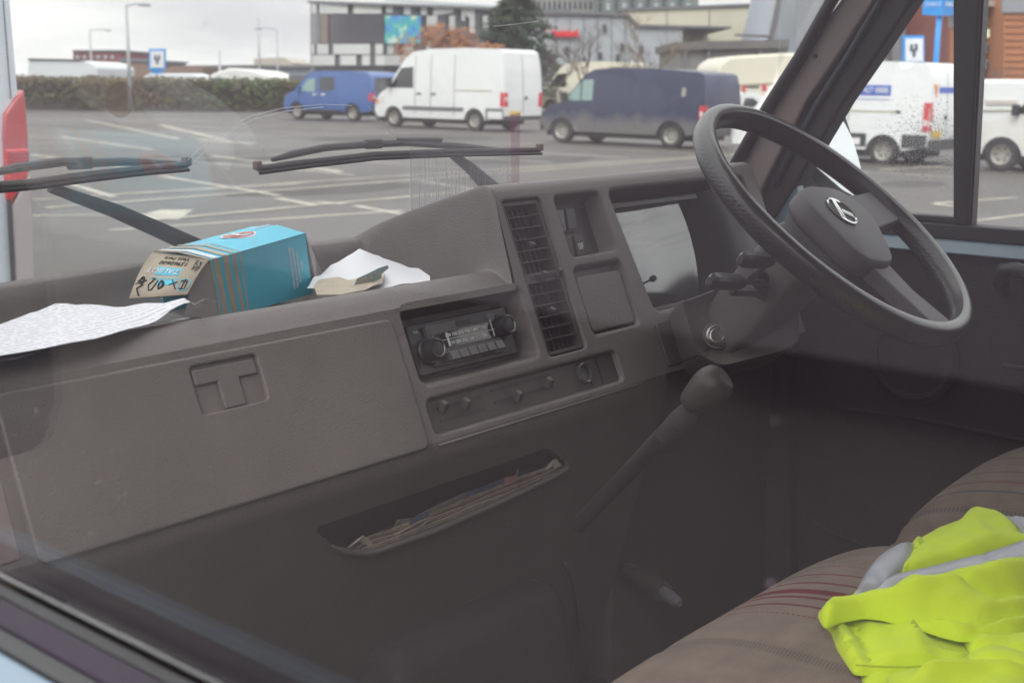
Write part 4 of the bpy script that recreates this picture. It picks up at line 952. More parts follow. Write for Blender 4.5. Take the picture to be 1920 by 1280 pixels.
SM_ = seat_mat('seat_cloth_red', TAN, [(xs_[0], .0018, red, .9, 55), (xs_[1], .0022, red, .9, 0), (xs_[2], .0030, red, .9, 0), (xs_[3], .0080, red, 1, 0), (xs_[4], .0036, red, .95, 0), (xs_[5], .0028, red, .95, 0), (xs_[6], .0018, red, .9, 55), (xs_[7], .006, (.06, .05, .05), .7, 90)], 0)
SB_ = seat_mat('seat_cloth_blue', TAN, [(1.235 + .036 * k, .003, (.05, .065, .09), .7, (0 if k % 2 else 60)) for k in range(10)] + [(1.30, .002, red, .8, 0)], 0)
cushion(.36, 1.145, .682, .08, 1.116, .085, .034, .05, SM_, 'passenger bench seat in tan cloth with red stripes', seams=(xs_[7] - .004, 1.07))
cushion(1.195, 1.64, .672, .10, 1.126, .085, .024, .05, SB_, 'driver seat in tan cloth with blue stripes', seams=(1.23,))
for x0, x1 in ((.36, 1.135), (1.165, 1.63)):
    vp('seat_back', hexa([(x0, .02, 1.08), (x1, .02, 1.08), (x1, .12, 1.08), (x0, .12, 1.08), (x0 + .02, -.14, 1.62), (x1 - .02, -.14, 1.62), (x1 - .02, -.06, 1.62), (x0 + .02, -.06, 1.62)]), SM_ if x0 < 1 else SB_, bev=.03)

# ================================================================ THINGS LYING IN THE CAB
M_CARD = mat('cream_card', (.52, .45, .36), .8, bump=.2, bscale=60, var=.18, vscale=22)
M_CARDIN = mat('grey_card_inside', (.42, .41, .40), .85, var=.1, vscale=12)
M_TEAL = mat('teal_print', (.11, .60, .80), .5, var=.06, vscale=20)
M_TEALTOP = M_TEAL
M_INK = mat('black_ink', (.03, .03, .035), .7)
M_RED = mat('red_print', (.62, .16, .12), .6)
M_PAPERW = mat('white_print_paper', (.78, .80, .84), .75)
box = empty('parts_carton', LEAN @ Matrix.Translation((.64, 1.27, 1.372)), 'open blue and cream cardboard parts box lying on the dashboard tray', 'carton')
BI = Matrix.Translation((-.64, -1.27, -1.372))
def bx(name, bm, m, parent=None, smooth=None, bev=None):
    o = obj(name, bm, m, parent or box, smooth)
    o.data.transform(BI)
    if bev: bevel(o, bev, 2)
    return o
# eight corners (front = towards the seats)
A0 = Vector((.556, 1.222, 1.374)); A1 = Vector((.735, 1.268, 1.378)); A1t = at(572, 437, (A1 - A0).cross(Vector((0, 0, 1))), A0); A0t = at(393, 488, (A1 - A0).cross(Vector((0, 0, 1))), A0)
bk = Vector((-.020, .082, 0)); L_ = (A1 - A0)
def slab(p0, p1, p2, p3, th=.0015):
    n = (Vector(p1) - Vector(p0)).cross(Vector(p3) - Vector(p0)).normalized(); return prism([p0, p1, p2, p3], -n * th)
A0tb = A0t + bk + Vector((0, 0, .004)); A1tb = A1t + bk + Vector((0, 0, .004)); A0b = A0 + bk; A1b = A1 + bk
bx('front_panel', slab(A0, A1, A1t, A0t), M_TEAL); bx('back_panel', slab(A1b, A0b, A0tb, A1tb), M_TEAL)
mid = [(A0t + A0tb) / 2 + Vector((0, 0, .004)), (A1t + A1tb) / 2 + Vector((0, 0, .006))]
bx('top_panel', (lambda V: (V + [v - Vector((0, 0, .0015)) for v in V], [[0, 1, 3, 2], [2, 3, 5, 4], [6, 8, 9, 7], [8, 10, 11, 9], [0, 6, 7, 1], [4, 5, 11, 10]]))([A0t, A1t, mid[0], mid[1], A0tb, A1tb]), M_TEALTOP)
bx('bottom_panel', slab(A0b, A1b, A1, A0), M_CARDIN)
def onf(a, b, off=.0006):     # point on the front panel, a along, b up
    p = A0.lerp(A1, a).lerp(A0t.lerp(A1t, a), b); return p + Vector((L_.y, -L_.x, 0)).normalized() * off
def ont(a, b, off=.0007):
    lo = A0t.lerp(A1t, a); mi = mid[0].lerp(mid[1], a); hi = A0tb.lerp(A1tb, a)
    p = lo.lerp(mi, b * 2) if b < .5 else mi.lerp(hi, b * 2 - 1); return p + Vector((0, 0, off + .0004))
for (a0, a1) in ((.0, .012), (.035, .085), (.125, .175), (.215, .245), (.285, .295)):
    bx('cream_stripe', prism([onf(a0, 0), onf(a1, 0), onf(a1, 1), onf(a0, 1)], onf(0, 0, 0) - onf(0, 0, .0008)), M_CARD)
    V = [ont(a0, 0), ont(a1, 0), ont(a1, .5), ont(a0, .5), ont(a1, 1), ont(a0, 1)]
    bx('cream_stripe', (V, [[0, 1, 2, 3], [3, 2, 4, 5]]), M_PAPERW if a0 < .04 else M_CARD)
# lettering on the front panel, running upwards near the right end
nf = Vector((L_.y, -L_.x, 0)).normalized(); uf = (onf(.5, 1) - onf(.5, 0)).normalized()
def bt_text(s, size, o, x, y, m, name='lettering', sx=1.0):
    t = text(s, size, BI @ basis(o, x, y), m, name, box, ext=.0002, sx=sx); return t
for k, s in enumerate(('PARTS PIECES DETACHEES', 'RECAMBIOS ORIGINALES', 'RICAMBI ORIGINALI', 'TEILE')):
    bt_text(s, .0062, onf(.80 + .036 * k, .50, .0010), uf, -L_, M_PAPERW, sx=.75)
# ellipse emblem on the top panel
def disc(a, b, ra, rb, m, off): return bx('round_emblem', ([ont(a + ra * cos(2 * pi * k / 28), b + rb * sin(2 * pi * k / 28), off) for k in range(28)], [list(range(28))]), m)
disc(.62, .60, .135, .24, M_PAPERW, .0002); disc(.62, .60, .122, .20, M_RED, .0004)
bx('emblem_bar', ([ont(.56, .5, .0008), ont(.60, .5, .0008), ont(.68, .78, .0008), ont(.64, .78, .0008)], [[0, 1, 2, 3]]), M_PAPERW)
bx('emblem_bar', ([ont(.54, .66, .0008), ont(.72, .66, .0008), ont(.72, .70, .0008), ont(.54, .70, .0008)], [[0, 1, 2, 3]]), M_PAPERW)
bt_text('TALBOT', .012, ont(.90, .66, .0012), L_, bk, M_PAPERW)
# left end: flap folded out and down, printed, plus the bare inner flap
def fz(u, v, y): return aY(u, v, y)
f0 = at(284, 478, (0, 1, 0), A0tb); f0 = A0tb.copy(); f1 = A0t.copy()
fl0 = aY(243, 561, 1.262); fl1 = aY(352, 553, 1.190)
V = []; n_ = 6
for i in range(n_ + 1):
    t = i / n_; b = Vector((0, 0, .006 * sin(pi * t)))
    V += [f0.lerp(fl0, t) + b, f1.lerp(fl1, t) + b * .5]
F = [[2 * i, 2 * i + 1, 2 * i + 3, 2 * i + 2] for i in range(n_)]
flap = bx('end_flap', (V, F), M_CARD, smooth=60); flap.modifiers.new('s', 'SOLIDIFY').thickness = .0016
def onl(a, b, off=.0014):   # a: from front edge (right in view) to back; b down from the hinge
    p0 = f1.lerp(f0, a); p1 = fl1.lerp(fl0, a); p = p0.lerp(p1, b) + Vector((0, 0, .006 * sin(pi * b) * (.5 + .5 * a)))
    n = (p1 - p0).cross(f0 - f1).normalized(); n = n if n.z > 0 else -n; return p + n * off
ex = (onl(.9, .5) - onl(.1, .5)).normalized(); ey = (onl(.5, .1) - onl(.5, .9)).normalized()
def lab(name, pts, m, off=.0022): return bx(name, ([onl(a, b, off) for a, b in pts], [list(range(len(pts)))]), m)
lab('label_band', [(.30, .42), (.72, .42), (.72, .60), (.30, .60)], M_TEAL)
lab('label_band', [(.22, .66), (.78, .66), (.78, .68), (.22, .68)], M_TEAL)
lab('label_band', [(.30, .70), (.60, .70), (.60, .80), (.30, .80)], M_TEAL)
# print reads upside down from this side
bt_text('TALBOT', .0110, onl(.60, .51, .0027), ex, -ey, M_PAPERW, sx=1.1)
bt_text('13960600', .0100, onl(.50, .29, .0022), ex, -ey, M_INK)
bt_text('Vent Face', .0090, onl(.50, .15, .0022), ex, -ey, M_INK)
bt_text('R9N 3A1', .0060, onl(.13, .30, .0022), ey, ex, M_INK)
bt_text('Muster', .0060, onl(.06, .30, .0022), ey, ex, M_INK)
bt_text('M', .006, onl(.35, .51, .0027), ex, -ey, M_RED)
def scrib(pts, r=.0007): return bx('pen_mark', tube([onl(a, b, .0026) for a, b in pts], r, 6), M_INK, smooth=180)
def loopp(a, b, ra, rb, n=14, t=2 * pi): return [(a + ra * cos(t * k / n), b + rb * sin(t * k / n)) for k in range(n + 1)]
bx('pen_mark', tube([onl(a, b, .0022) for a, b in loopp(.13, .80, .10, .13)], .0006, 6), M_TEAL, smooth=180)
scrib([(.20, .72), (.10, .72), (.09, .90), (.20, .88)]); scrib([(.14, .68), (.15, .92)]); scrib([(.36, .70), (.24, .90)]); scrib([(.26, .74), (.38, .80)])
scrib(loopp(.52, .80, .045, .06), .0009); scrib(loopp(.53, .80, .03, .08), .0009); scrib([(.60, .72), (.66, .90)]); scrib([(.72, .68), (.66, .68), (.74, .80), (.70, .90), (.64, .88)])
scrib([(.86, .66), (.94, .74), (.84, .80), (.92, .86), (.84, .98)], .001); scrib(loopp(.88, .72, .03, .06), .0009); scrib([(.80, .72), (.97, .78)])
inn = [A0 + Vector((0, 0, .002)), A0t.lerp(A0, .06), aY(362, 497, 1.215), aY(352, 583, 1.205)]
bx('inner_flap', prism([A0t.lerp(A0, .05) - L_ * .004, aY(366, 500, 1.212), aY(346, 590, 1.200), A0 - L_ * .004], (.001, .001, .001)), M_CARDIN)
# right end flap hanging open, dark inside
bx('end_flap', prism([A1t, A1t.lerp(A1tb, .15), at(602, 505, (0, 1, 0), A1b), A1 + Vector((.012, .004, .006))], (.0012, 0, 0)), M_CARDIN)
bx('torn_edge', tube([A0t + Vector((0, 0, .001)), (A0t + A0tb) / 2 + Vector((-.004, 0, .006)), A0tb + Vector((0, 0, .002))], .0012, 6), M_CARD)

# ---- papers
def paper_mat(name, col, n, freq, ink=.45, seed=0):
    m = bpy.data.materials.new(name); m.use_nodes = True; t = m.node_tree; b = t.nodes['Principled BSDF']; b.inputs['Roughness'].default_value = .75
    co = t.nodes.new('ShaderNodeTexCoord'); d = t.nodes.new('ShaderNodeVectorMath'); d.operation = 'DOT_PRODUCT'; d.inputs[1].default_value = (n[0], n[1], 0); t.links.new(co.outputs['Object'], d.inputs[0])
    k = t.nodes.new('ShaderNodeMath'); k.operation = 'MULTIPLY'; k.inputs[1].default_value = freq; t.links.new(d.outputs['Value'], k.inputs[0])
    f = t.nodes.new('ShaderNodeMath'); f.operation = 'FRACT'; t.links.new(k.outputs[0], f.inputs[0])
    g = t.nodes.new('ShaderNodeMath'); g.operation = 'LESS_THAN'; g.inputs[1].default_value = .38; t.links.new(f.outputs[0], g.inputs[0])
    d2 = t.nodes.new('ShaderNodeVectorMath'); d2.operation = 'DOT_PRODUCT'; d2.inputs[1].default_value = (n[1], -n[0], 0); t.links.new(co.outputs['Object'], d2.inputs[0])
    fl = t.nodes.new('ShaderNodeMath'); fl.operation = 'FLOOR'; t.links.new(k.outputs[0], fl.inputs[0])
    cb = t.nodes.new('ShaderNodeCombineXYZ'); t.links.new(d2.outputs['Value'], cb.inputs[0]); t.links.new(fl.outputs[0], cb.inputs[1])
    mp_ = t.nodes.new('ShaderNodeMapping'); mp_.inputs['Scale'].default_value = (170, 3.7, 1); t.links.new(cb.outputs[0], mp_.inputs[0])
    nz_ = t.nodes.new('ShaderNodeTexNoise'); nz_.inputs['Scale'].default_value = 1; nz_.inputs['Detail'].default_value = 2; t.links.new(mp_.outputs[0], nz_.inputs[0])
    g2 = t.nodes.new('ShaderNodeMath'); g2.operation = 'GREATER_THAN'; g2.inputs[1].default_value = .46; t.links.new(nz_.outputs[0], g2.inputs[0])
    mu = t.nodes.new('ShaderNodeMath'); mu.operation = 'MULTIPLY'; t.links.new(g.outputs[0], mu.inputs[0]); t.links.new(g2.outputs[0], mu.inputs[1])
    m2 = t.nodes.new('ShaderNodeMath'); m2.operation = 'MULTIPLY'; m2.inputs[1].default_value = ink; t.links.new(mu.outputs[0], m2.inputs[0])
    mx = t.nodes.new('ShaderNodeMixRGB'); mx.inputs[1].default_value = (*col, 1); mx.inputs[2].default_value = (.10, .10, .12, 1); t.links.new(m2.outputs[0], mx.inputs[0]); t.links.new(mx.outputs[0], b.inputs['Base Color'])
    return m
def sheet(name, pts, m, label, cat, group=None, amp=.002, curl=None, step=.012, seed=0, th=.0004):
    """pts: (u, v, z) corners; a thin curved sheet through them"""
    P = [aZ(u, v, z) for u, v, z in pts]; poly = [(p.x, p.y) for p in P]
    vs, fs, nb = cdt(poly, step)
    def zz(x, y):
        w = [(1 / (((x - p.x) ** 2 + (y - p.y) ** 2) ** 1.2 + 1e-7), p.z) for p in P]
        return sum(a * b for a, b in w) / sum(a for a, b in w) + amp * noise.noise(Vector((x * 14, y * 14, seed)))
    bm = shell(vs, fs, lambda p: (p[0], p[1], zz(*p)), lambda p: (p[0], p[1], zz(*p) - th))
    return loose(name, bm, m, label, cat, group, smooth=60)
dirx = (aZ(330, 580, 1.41) - aZ(0, 645, 1.41)).normalized(); nrm = (-dirx.y, dirx.x)
M_PR = paper_mat('printed_paper', (.80, .80, .86), nrm, 105, .32)
sheet('paper_sheet', [(-60, 622, 1.410), (0, 608, 1.409), (28, 596, 1.409), (70, 583, 1.410), (104, 569, 1.416), (160, 572, 1.410), (215, 577, 1.410), (290, 568, 1.416), (345, 558, 1.424), (385, 560, 1.424), (407, 565, 1.418), (370, 577, 1.412), (280, 606, 1.410), (180, 634, 1.410), (60, 655, 1.410), (-60, 678, 1.410)], M_PR, 'printed white letter curling over the dashboard lip at left', 'paper', 'loose papers', amp=.002, seed=2)
sheet('paper_sheet', [(290, 606, 1.4052), (330, 598, 1.4052), (356, 596, 1.406), (330, 600, 1.4052), (270, 611, 1.4055), (150, 640, 1.406), (150, 625, 1.406)], mat('plain_paper', (.80, .80, .84), .75), 'plain white slip poking out under the printed letter', 'paper', 'loose papers', amp=.0)
sheet('paper_sheet', [(0, 650, 1.4045), (40, 640, 1.4045), (78, 645, 1.4045), (76, 658, 1.404), (30, 672, 1.404), (-40, 680, 1.404), (-40, 655, 1.4045)], mat('card_violet', (.42, .40, .47), .4), 'small grey card under the printed letter by the near window', 'card', 'loose papers', amp=0)
sheet('paper_sheet', [(575, 540, 1.392), (598, 518, 1.396), (630, 498, 1.405), (655, 478, 1.42), (674, 466, 1.430), (700, 477, 1.418), (735, 489, 1.408), (770, 503, 1.398), (806, 517, 1.396), (806, 530, 1.394), (700, 545, 1.394)], mat('plain_paper', (.80, .80, .84), .75), 'folded white sheet tenting up behind the torn wrapper', 'paper', 'loose papers', amp=.0)
wr = sheet('torn_wrapper', [(594, 552, 1.397), (588, 538, 1.397), (606, 524, 1.396), (611, 512, 1.402), (640, 519, 1.404), (652, 524, 1.405), (690, 514, 1.408), (716, 504, 1.410), (722, 512, 1.410), (716, 530, 1.402), (680, 545, 1.399), (640, 553, 1.398)], M_CARD, 'torn cream and blue card wrapper beside the parts box', 'wrapper', amp=.002, seed=5, th=.0008)
tw = [(662, 540), (670, 522), (690, 513), (710, 503), (727, 497), (729, 503), (716, 513), (714, 531), (690, 540)]
o = loose('printed_scrap', prism([aY(u, v, 1.166) for u, v in tw], (0, .001, 0)), mat('teal_worn', (.10, .36, .44), .7, col2=(.45, .42, .34), vscale=55), 'teal printed scrap of card standing on the torn wrapper', 'card scrap')
t = text('PART', .0125, LEAN @ basis(aY(692, 523, 1.1652), (1, .0, .28), (-.28, 0, 1)), M_CARD, 'lettering', None, ext=.0003)
t.parent = o; t.matrix_parent_inverse = o.matrix_world.inverted()
# ---- newspapers in the map pocket
def leaf(name, pts, y, drop, m, label, th=.0008):
    y = y + .026; drop *= .4; top = [aY(u, v, y + .003 * sin(i * 1.7)) for i, (u, v) in enumerate(pts)]; k = len(top)
    V = top + [p + Vector((0, .012, -drop)) for p in top]; V += [v + Vector((0, th, 0)) for v in V]; F = []
    for i in range(k - 1): F += [[i, i + k, i + k + 1, i + 1], [i + 2 * k, i + 1 + 2 * k, i + k + 1 + 2 * k, i + k + 2 * k], [i, i + 1, i + 1 + 2 * k, i + 2 * k]]
    F += [[0, 2 * k, 3 * k, k], [k - 1, 2 * k - 1, 4 * k - 1, 3 * k - 1]]
    return loose(name, (V, F), m, label, 'newspaper', 'newspapers in the map pocket', smooth=50)
NP = mat('newsprint', (.80, .70, .60), .85, var=.25, vscale=60); NPD = mat('newsprint_brown', (.42, .28, .22), .85, var=.2, vscale=50)
NPG = mat('newsprint_grey', (.66, .62, .58), .85, var=.3, vscale=80); NPB = mat('newsprint_blue', (.07, .10, .2), .8, var=.2, vscale=60)
NPR = mat('newsprint_pink', (.5, .25, .24), .8)
o = leaf('newspaper', [(733, 1010), (745, 974), (775, 970), (803, 955), (830, 942), (866, 926), (920, 906), (950, 894), (966, 892), (971, 884), (973, 878), (968, 905)], 1.026, .05, NPG, 'grey newspaper with blue heading at the back of the pocket')
def patch(pts, y, m, name): 
    q = obj(name, prism([aY(u, v, y + .023) for u, v in pts], (0, .0005, 0)), m, None); q.data.transform(LEAN); q.parent = o; q.matrix_parent_inverse = o.matrix_world.inverted(); return q
patch([(880, 921), (944, 896), (943, 906), (876, 933)], 1.0225, NPB, 'blue_heading'); patch([(770, 972), (805, 957), (803, 968), (768, 984)], 1.0225, NPB, 'blue_heading'); patch([(946, 895), (970, 890), (966, 903), (945, 912)], 1.0225, NPR, 'pink_corner')
base = [(652, 1028), (676, 1010), (700, 1002), (740, 989), (780, 973), (830, 953), (880, 932), (930, 912), (970, 896), (1010, 880), (1040, 868), (1052, 870)]
for i, (dv, y, m, lb) in enumerate(((0, 1.019, NP, 'cream newspaper standing just in front of the grey one'), (5, 1.0165, NPD, 'brown folded paper between two cream newspapers'), (9, 1.014, NP, 'middle cream newspaper in the pocket'), (13, 1.0115, NPD, 'thin brown paper near the front of the pocket'), (16, 1.009, NP, 'foremost cream newspaper against the pocket lip'))):
    leaf('newspaper', [(u + i * 1.5, v + dv + 1.5 * sin(u * .05 + i)) for u, v in base], y, .05, m, lb)
leaf('newspaper', [(656, 1024), (668, 1016), (681, 1004), (690, 1008), (700, 1020)], 1.006, .02, mat('newsprint_light', (.85, .78, .68), .85), 'crumpled corner of newsprint at the left end of the pocket')
leaf('newspaper', [(750, 998), (770, 986), (792, 975), (812, 968), (806, 974), (790, 986)], 1.006, .02, mat('newsprint_light', (.85, .78, .68), .85), 'fan of folded page edges by the middle of the lip')
leaf('newspaper', [(1035, 872), (1037, 862), (1043, 860), (1048, 866), (1054, 872)], 1.008, .03, NP, 'curled corner at the right end of the pocket')

# ---- high visibility vest
M_HV = mat('hi_vis_yellow', (.57, .73, .016), .85, bump=.3, bscale=260, sheen=.1, var=.03, vscale=9)
M_TAPE = mat('reflective_tape', (.38, .39, .44), .38, bump=.2, bscale=500, var=.05, vscale=10)
vest = empty('hi_vis_vest', LEAN @ Matrix.Translation((.95, .45, 1.11)), 'crumpled bright yellow hi vis vest with grey reflective tape on the bench seat', 'vest')
VI = Matrix.Translation((-.95, -.45, -1.11))
def dist_edge(x, y, poly):
    d = 9
    for i in range(len(poly)):
        a = Vector(poly[i]); b = Vector(poly[(i + 1) % len(poly)]); p = Vector((x, y)); ab = b - a
        t = max(0, min(1, (p - a).dot(ab) / max(1e-9, ab.length_squared))); d = min(d, (p - a - ab * t).length)
    return d
def cloth(name, px, zp_, h, w, m, amp=.006, folds=(), base=0.0, seed=0, step=.0065, slope=None):
    h *= .6; w *= .6; P = [aZ(u, v, zp_ - h * .7) for u, v in px]; poly = rpoly([(p.x, p.y) for p in P], .004, 2)
    fl = [([aZ(u, v, zp_) for u, v in pl], hh, ww) for pl, hh, ww in folds]
    vs, fs, nb = cdt(poly, step)
    def z(x, y):
        d = dist_edge(x, y, poly); q = 1 - math.exp(-d / w); v = zp_ - h + base + h * q
        rg_ = 1 - abs(noise.noise(Vector((x * 9 + y * 5 + seed, y * 15 - x * 7, seed * 3.1)))) * 2.6
        v += (0 if m is M_TAPE else 1) * q * (.0045 * max(-.3, rg_) + .0012 * (1 - abs(noise.noise(Vector((x * 26 - y * 12, y * 34 + x * 22, seed)))) * 3))
        v += amp * .35 * q * (noise.noise(Vector((x * 16 + y * 6, y * 26 - x * 8, seed))) + .5 * noise.noise(Vector((x * 40, y * 55, seed + 4))))
        for pl, hh, ww in fl:
            dd = 9
            for i in range(len(pl) - 1):
                a = pl[i].xy; b = pl[i + 1].xy; p = Vector((x, y)); ab = b - a; t = max(0, min(1, (p - a).dot(ab) / ab.length_squared)); dd = min(dd, (p - a - ab * t).length)
            v += 1.15 * hh * math.exp(-(dd / ww) ** 1.4 * 1.3) * q
        return v
    zc = [z(v[0], v[1]) for v in vs]
    zd = {tuple(v): c for v, c in zip(vs, zc)}
    bm = shell(vs, fs, lambda p: (p[0], p[1], zd[tuple(p)]), lambda p: (p[0], p[1], zd[tuple(p)] - .0022))
    bmesh.ops.transform(bm, matrix=VI, verts=bm.verts); return obj(name, bm, m, vest, 60)
ZV = 1.158
cloth('vest_panel', [(1590, 1120), (1640, 1060), (1700, 1020), (1760, 985), (1815, 965), (1960, 985), (1960, 1290), (1620, 1290)], ZV - .008, .012, .02, M_HV, seed=9, step=.012)
cloth('vest_panel', [(1668, 1082), (1690, 1050), (1727, 1018), (1766, 996), (1780, 992), (1792, 978), (1800, 972), (1810, 958), (1826, 955), (1850, 960), (1884, 965), (1908, 985), (1922, 1012), (1960, 1000), (1960, 1025), (1852, 1045), (1760, 1060)], ZV + .012, .020, .012, M_HV, amp=.008, folds=[([(1690, 1070), (1760, 1040), (1900, 1000)], .004, .012), ([(1826, 965), (1850, 1010)], .005, .01)], seed=1)
cloth('vest_panel', [(1707, 1046), (1712, 1010), (1735, 1008), (1730, 1025)], ZV + .010, .010, .006, M_HV, amp=.002, seed=2)
cloth('reflective_tape', [(1602, 1112), (1610, 1092), (1622, 1070), (1637, 1048), (1655, 1032), (1680, 1019), (1713, 1010), (1709, 1045), (1690, 1062), (1668, 1082), (1655, 1100)], ZV + .018, .018, .010, M_TAPE, amp=.005, folds=[([(1640, 1055), (1665, 1085)], -.006, .006)], seed=3)
cloth('reflective_tape', [(1640, 1100), (1668, 1080), (1727, 1068), (1790, 1052), (1852, 1036), (1905, 1018), (1960, 996), (1960, 1054), (1905, 1060), (1852, 1072), (1790, 1086), (1727, 1098)], ZV + .032, .016, .006, M_TAPE, amp=.001, folds=[([(1850, 1035), (1862, 1058)], -.004, .004)], seed=4)
cloth('reflective_tape', [(1885, 962), (1905, 968), (1960, 975), (1960, 1012), (1925, 1008), (1912, 985)], ZV + .014, .010, .006, M_TAPE, amp=.004, seed=6)
cloth('vest_panel', [(1533, 1138), (1560, 1128), (1610, 1118), (1665, 1110), (1727, 1102), (1800, 1092), (1870, 1078), (1960, 1060), (1960, 1170), (1900, 1186), (1844, 1188), (1800, 1188), (1766, 1180), (1720, 1165), (1688, 1156), (1650, 1148), (1621, 1145), (1580, 1152), (1547, 1164), (1538, 1150)], ZV + .024, .030, .013, M_HV, amp=.011,
      folds=[([(1560, 1135), (1650, 1120), (1760, 1112), (1960, 1075)], .012, .018), ([(1640, 1138), (1740, 1136), (1840, 1152), (1960, 1125)], -.014, .009), ([(1700, 1155), (1800, 1172), (1960, 1150)], .010, .010), ([(1790, 1100), (1860, 1118), (1960, 1100)], -.010, .008), ([(1700, 1100), (1820, 1090), (1960, 1060)], .006, .012)], seed=5)
cloth('vest_panel', [(1540, 1155), (1580, 1148), (1650, 1145), (1720, 1160), (1780, 1178), (1806, 1196), (1818, 1222), (1822, 1238), (1800, 1246), (1740, 1250), (1660, 1256), (1603, 1256), (1592, 1242), (1570, 1208), (1560, 1180)], ZV + .000, .016, .008, M_HV, amp=.006, folds=[([(1560, 1165), (1580, 1200), (1604, 1246)], .010, .007), ([(1600, 1165), (1618, 1200), (1640, 1235)], -.010, .009), ([(1690, 1160), (1720, 1200), (1735, 1240)], .007, .009), ([(1740, 1190), (1790, 1205)], -.008, .009), ([(1610, 1243), (1700, 1244), (1800, 1238)], .003, .003)], seed=7)
cloth('vest_panel', [(1800, 1180), (1900, 1190), (1960, 1176), (1960, 1240), (1900, 1230), (1820, 1215)], ZV + .012, .020, .012, M_HV, amp=.009, folds=[([(1820, 1195), (1880, 1215), (1960, 1235)], .009, .008)], seed=8)
cloth('vest_panel', [(1660, 1262), (1740, 1250), (1820, 1240), (1960, 1262), (1960, 1330), (1700, 1330)], ZV + .006, .020, .012, M_HV, amp=.008, folds=[([(1740, 1262), (1850, 1256), (1960, 1275)], .009, .008)], seed=10)
cloth('vest_panel', [(1815, 1218), (1860, 1208), (1960, 1232), (1960, 1280), (1880, 1262), (1822, 1240)], ZV + .014, .020, .010, M_HV, amp=.008, seed=11)

M_ST = mat('seam_thread', (.36, .46, .02), .9)
P_ = [aZ(u, v, 1.169) for u, v in [(1604, 1246), (1650, 1249), (1700, 1250), (1800, 1244)]]
bmq = tube(P_, .0007, 6); bmesh.ops.transform(bmq, matrix=VI, verts=bmq.verts); obj('hem', bmq, M_ST, vest, 180)

# ================================================================ OUTSIDE
def st(o): return tag(o, kind='structure')
def wet_asphalt():
    m = bpy.data.materials.new('asphalt'); m.use_nodes = True; t = m.node_tree; b = t.nodes['Principled BSDF']; K = t.links.new
    co = t.nodes.new('ShaderNodeTexCoord')
    n1 = t.nodes.new('ShaderNodeTexNoise'); n1.inputs['Scale'].default_value = .12; n1.inputs['Detail'].default_value = 6; K(co.outputs['Object'], n1.inputs[0])
    n2 = t.nodes.new('ShaderNodeTexNoise'); n2.inputs['Scale'].default_value = 30; n2.inputs['Detail'].default_value = 8; K(co.outputs['Object'], n2.inputs[0])
    r = t.nodes.new('ShaderNodeValToRGB'); r.color_ramp.elements[0].color = (.083, .076, .069, 1); r.color_ramp.elements[1].color = (.134, .123, .112, 1); r.color_ramp.elements[0].position = .35; r.color_ramp.elements[1].position = .65
    K(n1.outputs[0], r.inputs[0]); mx = t.nodes.new('ShaderNodeMixRGB'); mx.blend_type = 'MULTIPLY'; mx.inputs[0].default_value = .35; K(r.outputs[0], mx.inputs[1]); K(n2.outputs[0], mx.inputs[2]); K(mx.outputs[0], b.inputs['Base Color'])
    mr = t.nodes.new('ShaderNodeMapRange'); mr.inputs['From Min'].default_value = .4; mr.inputs['From Max'].default_value = .6; b.inputs['Specular IOR Level'].default_value = .3; mr.inputs['To Min'].default_value = .45; mr.inputs['To Max'].default_value = .75; K(n1.outputs[0], mr.inputs['Value']); K(mr.outputs[0], b.inputs['Roughness'])
    bp = t.nodes.new('ShaderNodeBump'); bp.inputs['Strength'].default_value = .4; bp.inputs['Distance'].default_value = .01; K(n2.outputs[0], bp.inputs['Height']); K(bp.outputs[0], b.inputs['Normal'])
    return m
gm_ = bmesh.new(); bmesh.ops.create_grid(gm_, x_segments=40, y_segments=40, size=1500)
g = obj('ground', gm_, wet_asphalt()); st(g)
for (u, v_, w_, h_) in ((330, 300, 5, 1.2), (620, 355, 3.4, .8), (760, 260, 6, 2), (180, 330, 2, .7), (1000, 300, 4, 1), (1710, 345, 1.6, .5)):
    c_ = gnd(u, v_); rq_ = random.Random(u); pts_ = [(c_.x + w_ / 2 * (cos(2 * pi * k / 18) * (1 + rq_.uniform(-.15, .15))), c_.y + h_ * (sin(2 * pi * k / 18) * (1 + rq_.uniform(-.15, .15))), .002) for k in range(18)]
    o_ = obj('tarmac_repair', (pts_, [list(range(18))]), mat('tarmac_patch', (.055, .052, .048), .8, var=.2, vscale=2)); st(o_)
M_LINE = mat('road_paint', (.46, .43, .36), .7, var=.35, vscale=1.5)
def stripe(a, b, w):
    a, b = Vector(a), Vector(b); d = (b - a).normalized(); n = Vector((-d.y, d.x, 0)) * w / 2
    return [a + n, a - n, b - n, b + n]
mk = []
def px_line(u0, v0, u1, v1, w): mk.append([p + Vector((0, 0, .004)) for p in stripe(gnd(u0, v0), gnd(u1, v1), w)])
for l in ((205, 432, 755, 395, .11), (60, 405, 270, 402, .10), (300, 330, 525, 367, .13), (520, 372, 592, 385, .16), (590, 379, 645, 383, .16), (665, 386, 755, 402, .14), (115, 257, 285, 281, .16),
          (395, 292, 640, 324, .13), (785, 340, 935, 362, .13), (60, 290, 260, 318, .13), (60, 375, 560, 345, .09), (160, 225, 340, 262, .16), (370, 262, 480, 270, .30), (300, 235, 420, 262, .2), (130, 345, 215, 370, .14),
          (1750, 382, 1905, 371, .10), (1752, 383, 1830, 392, .16), (1828, 415, 1960, 398, .09), (1650, 318, 1770, 312, .12), (560, 310, 640, 322, .14)): px_line(*l)
# arrow head
ah = [gnd(u, v) + Vector((0, 0, .004)) for u, v in ((262, 404), (300, 394), (362, 394), (335, 412), (268, 412))]
mk.append(ah)
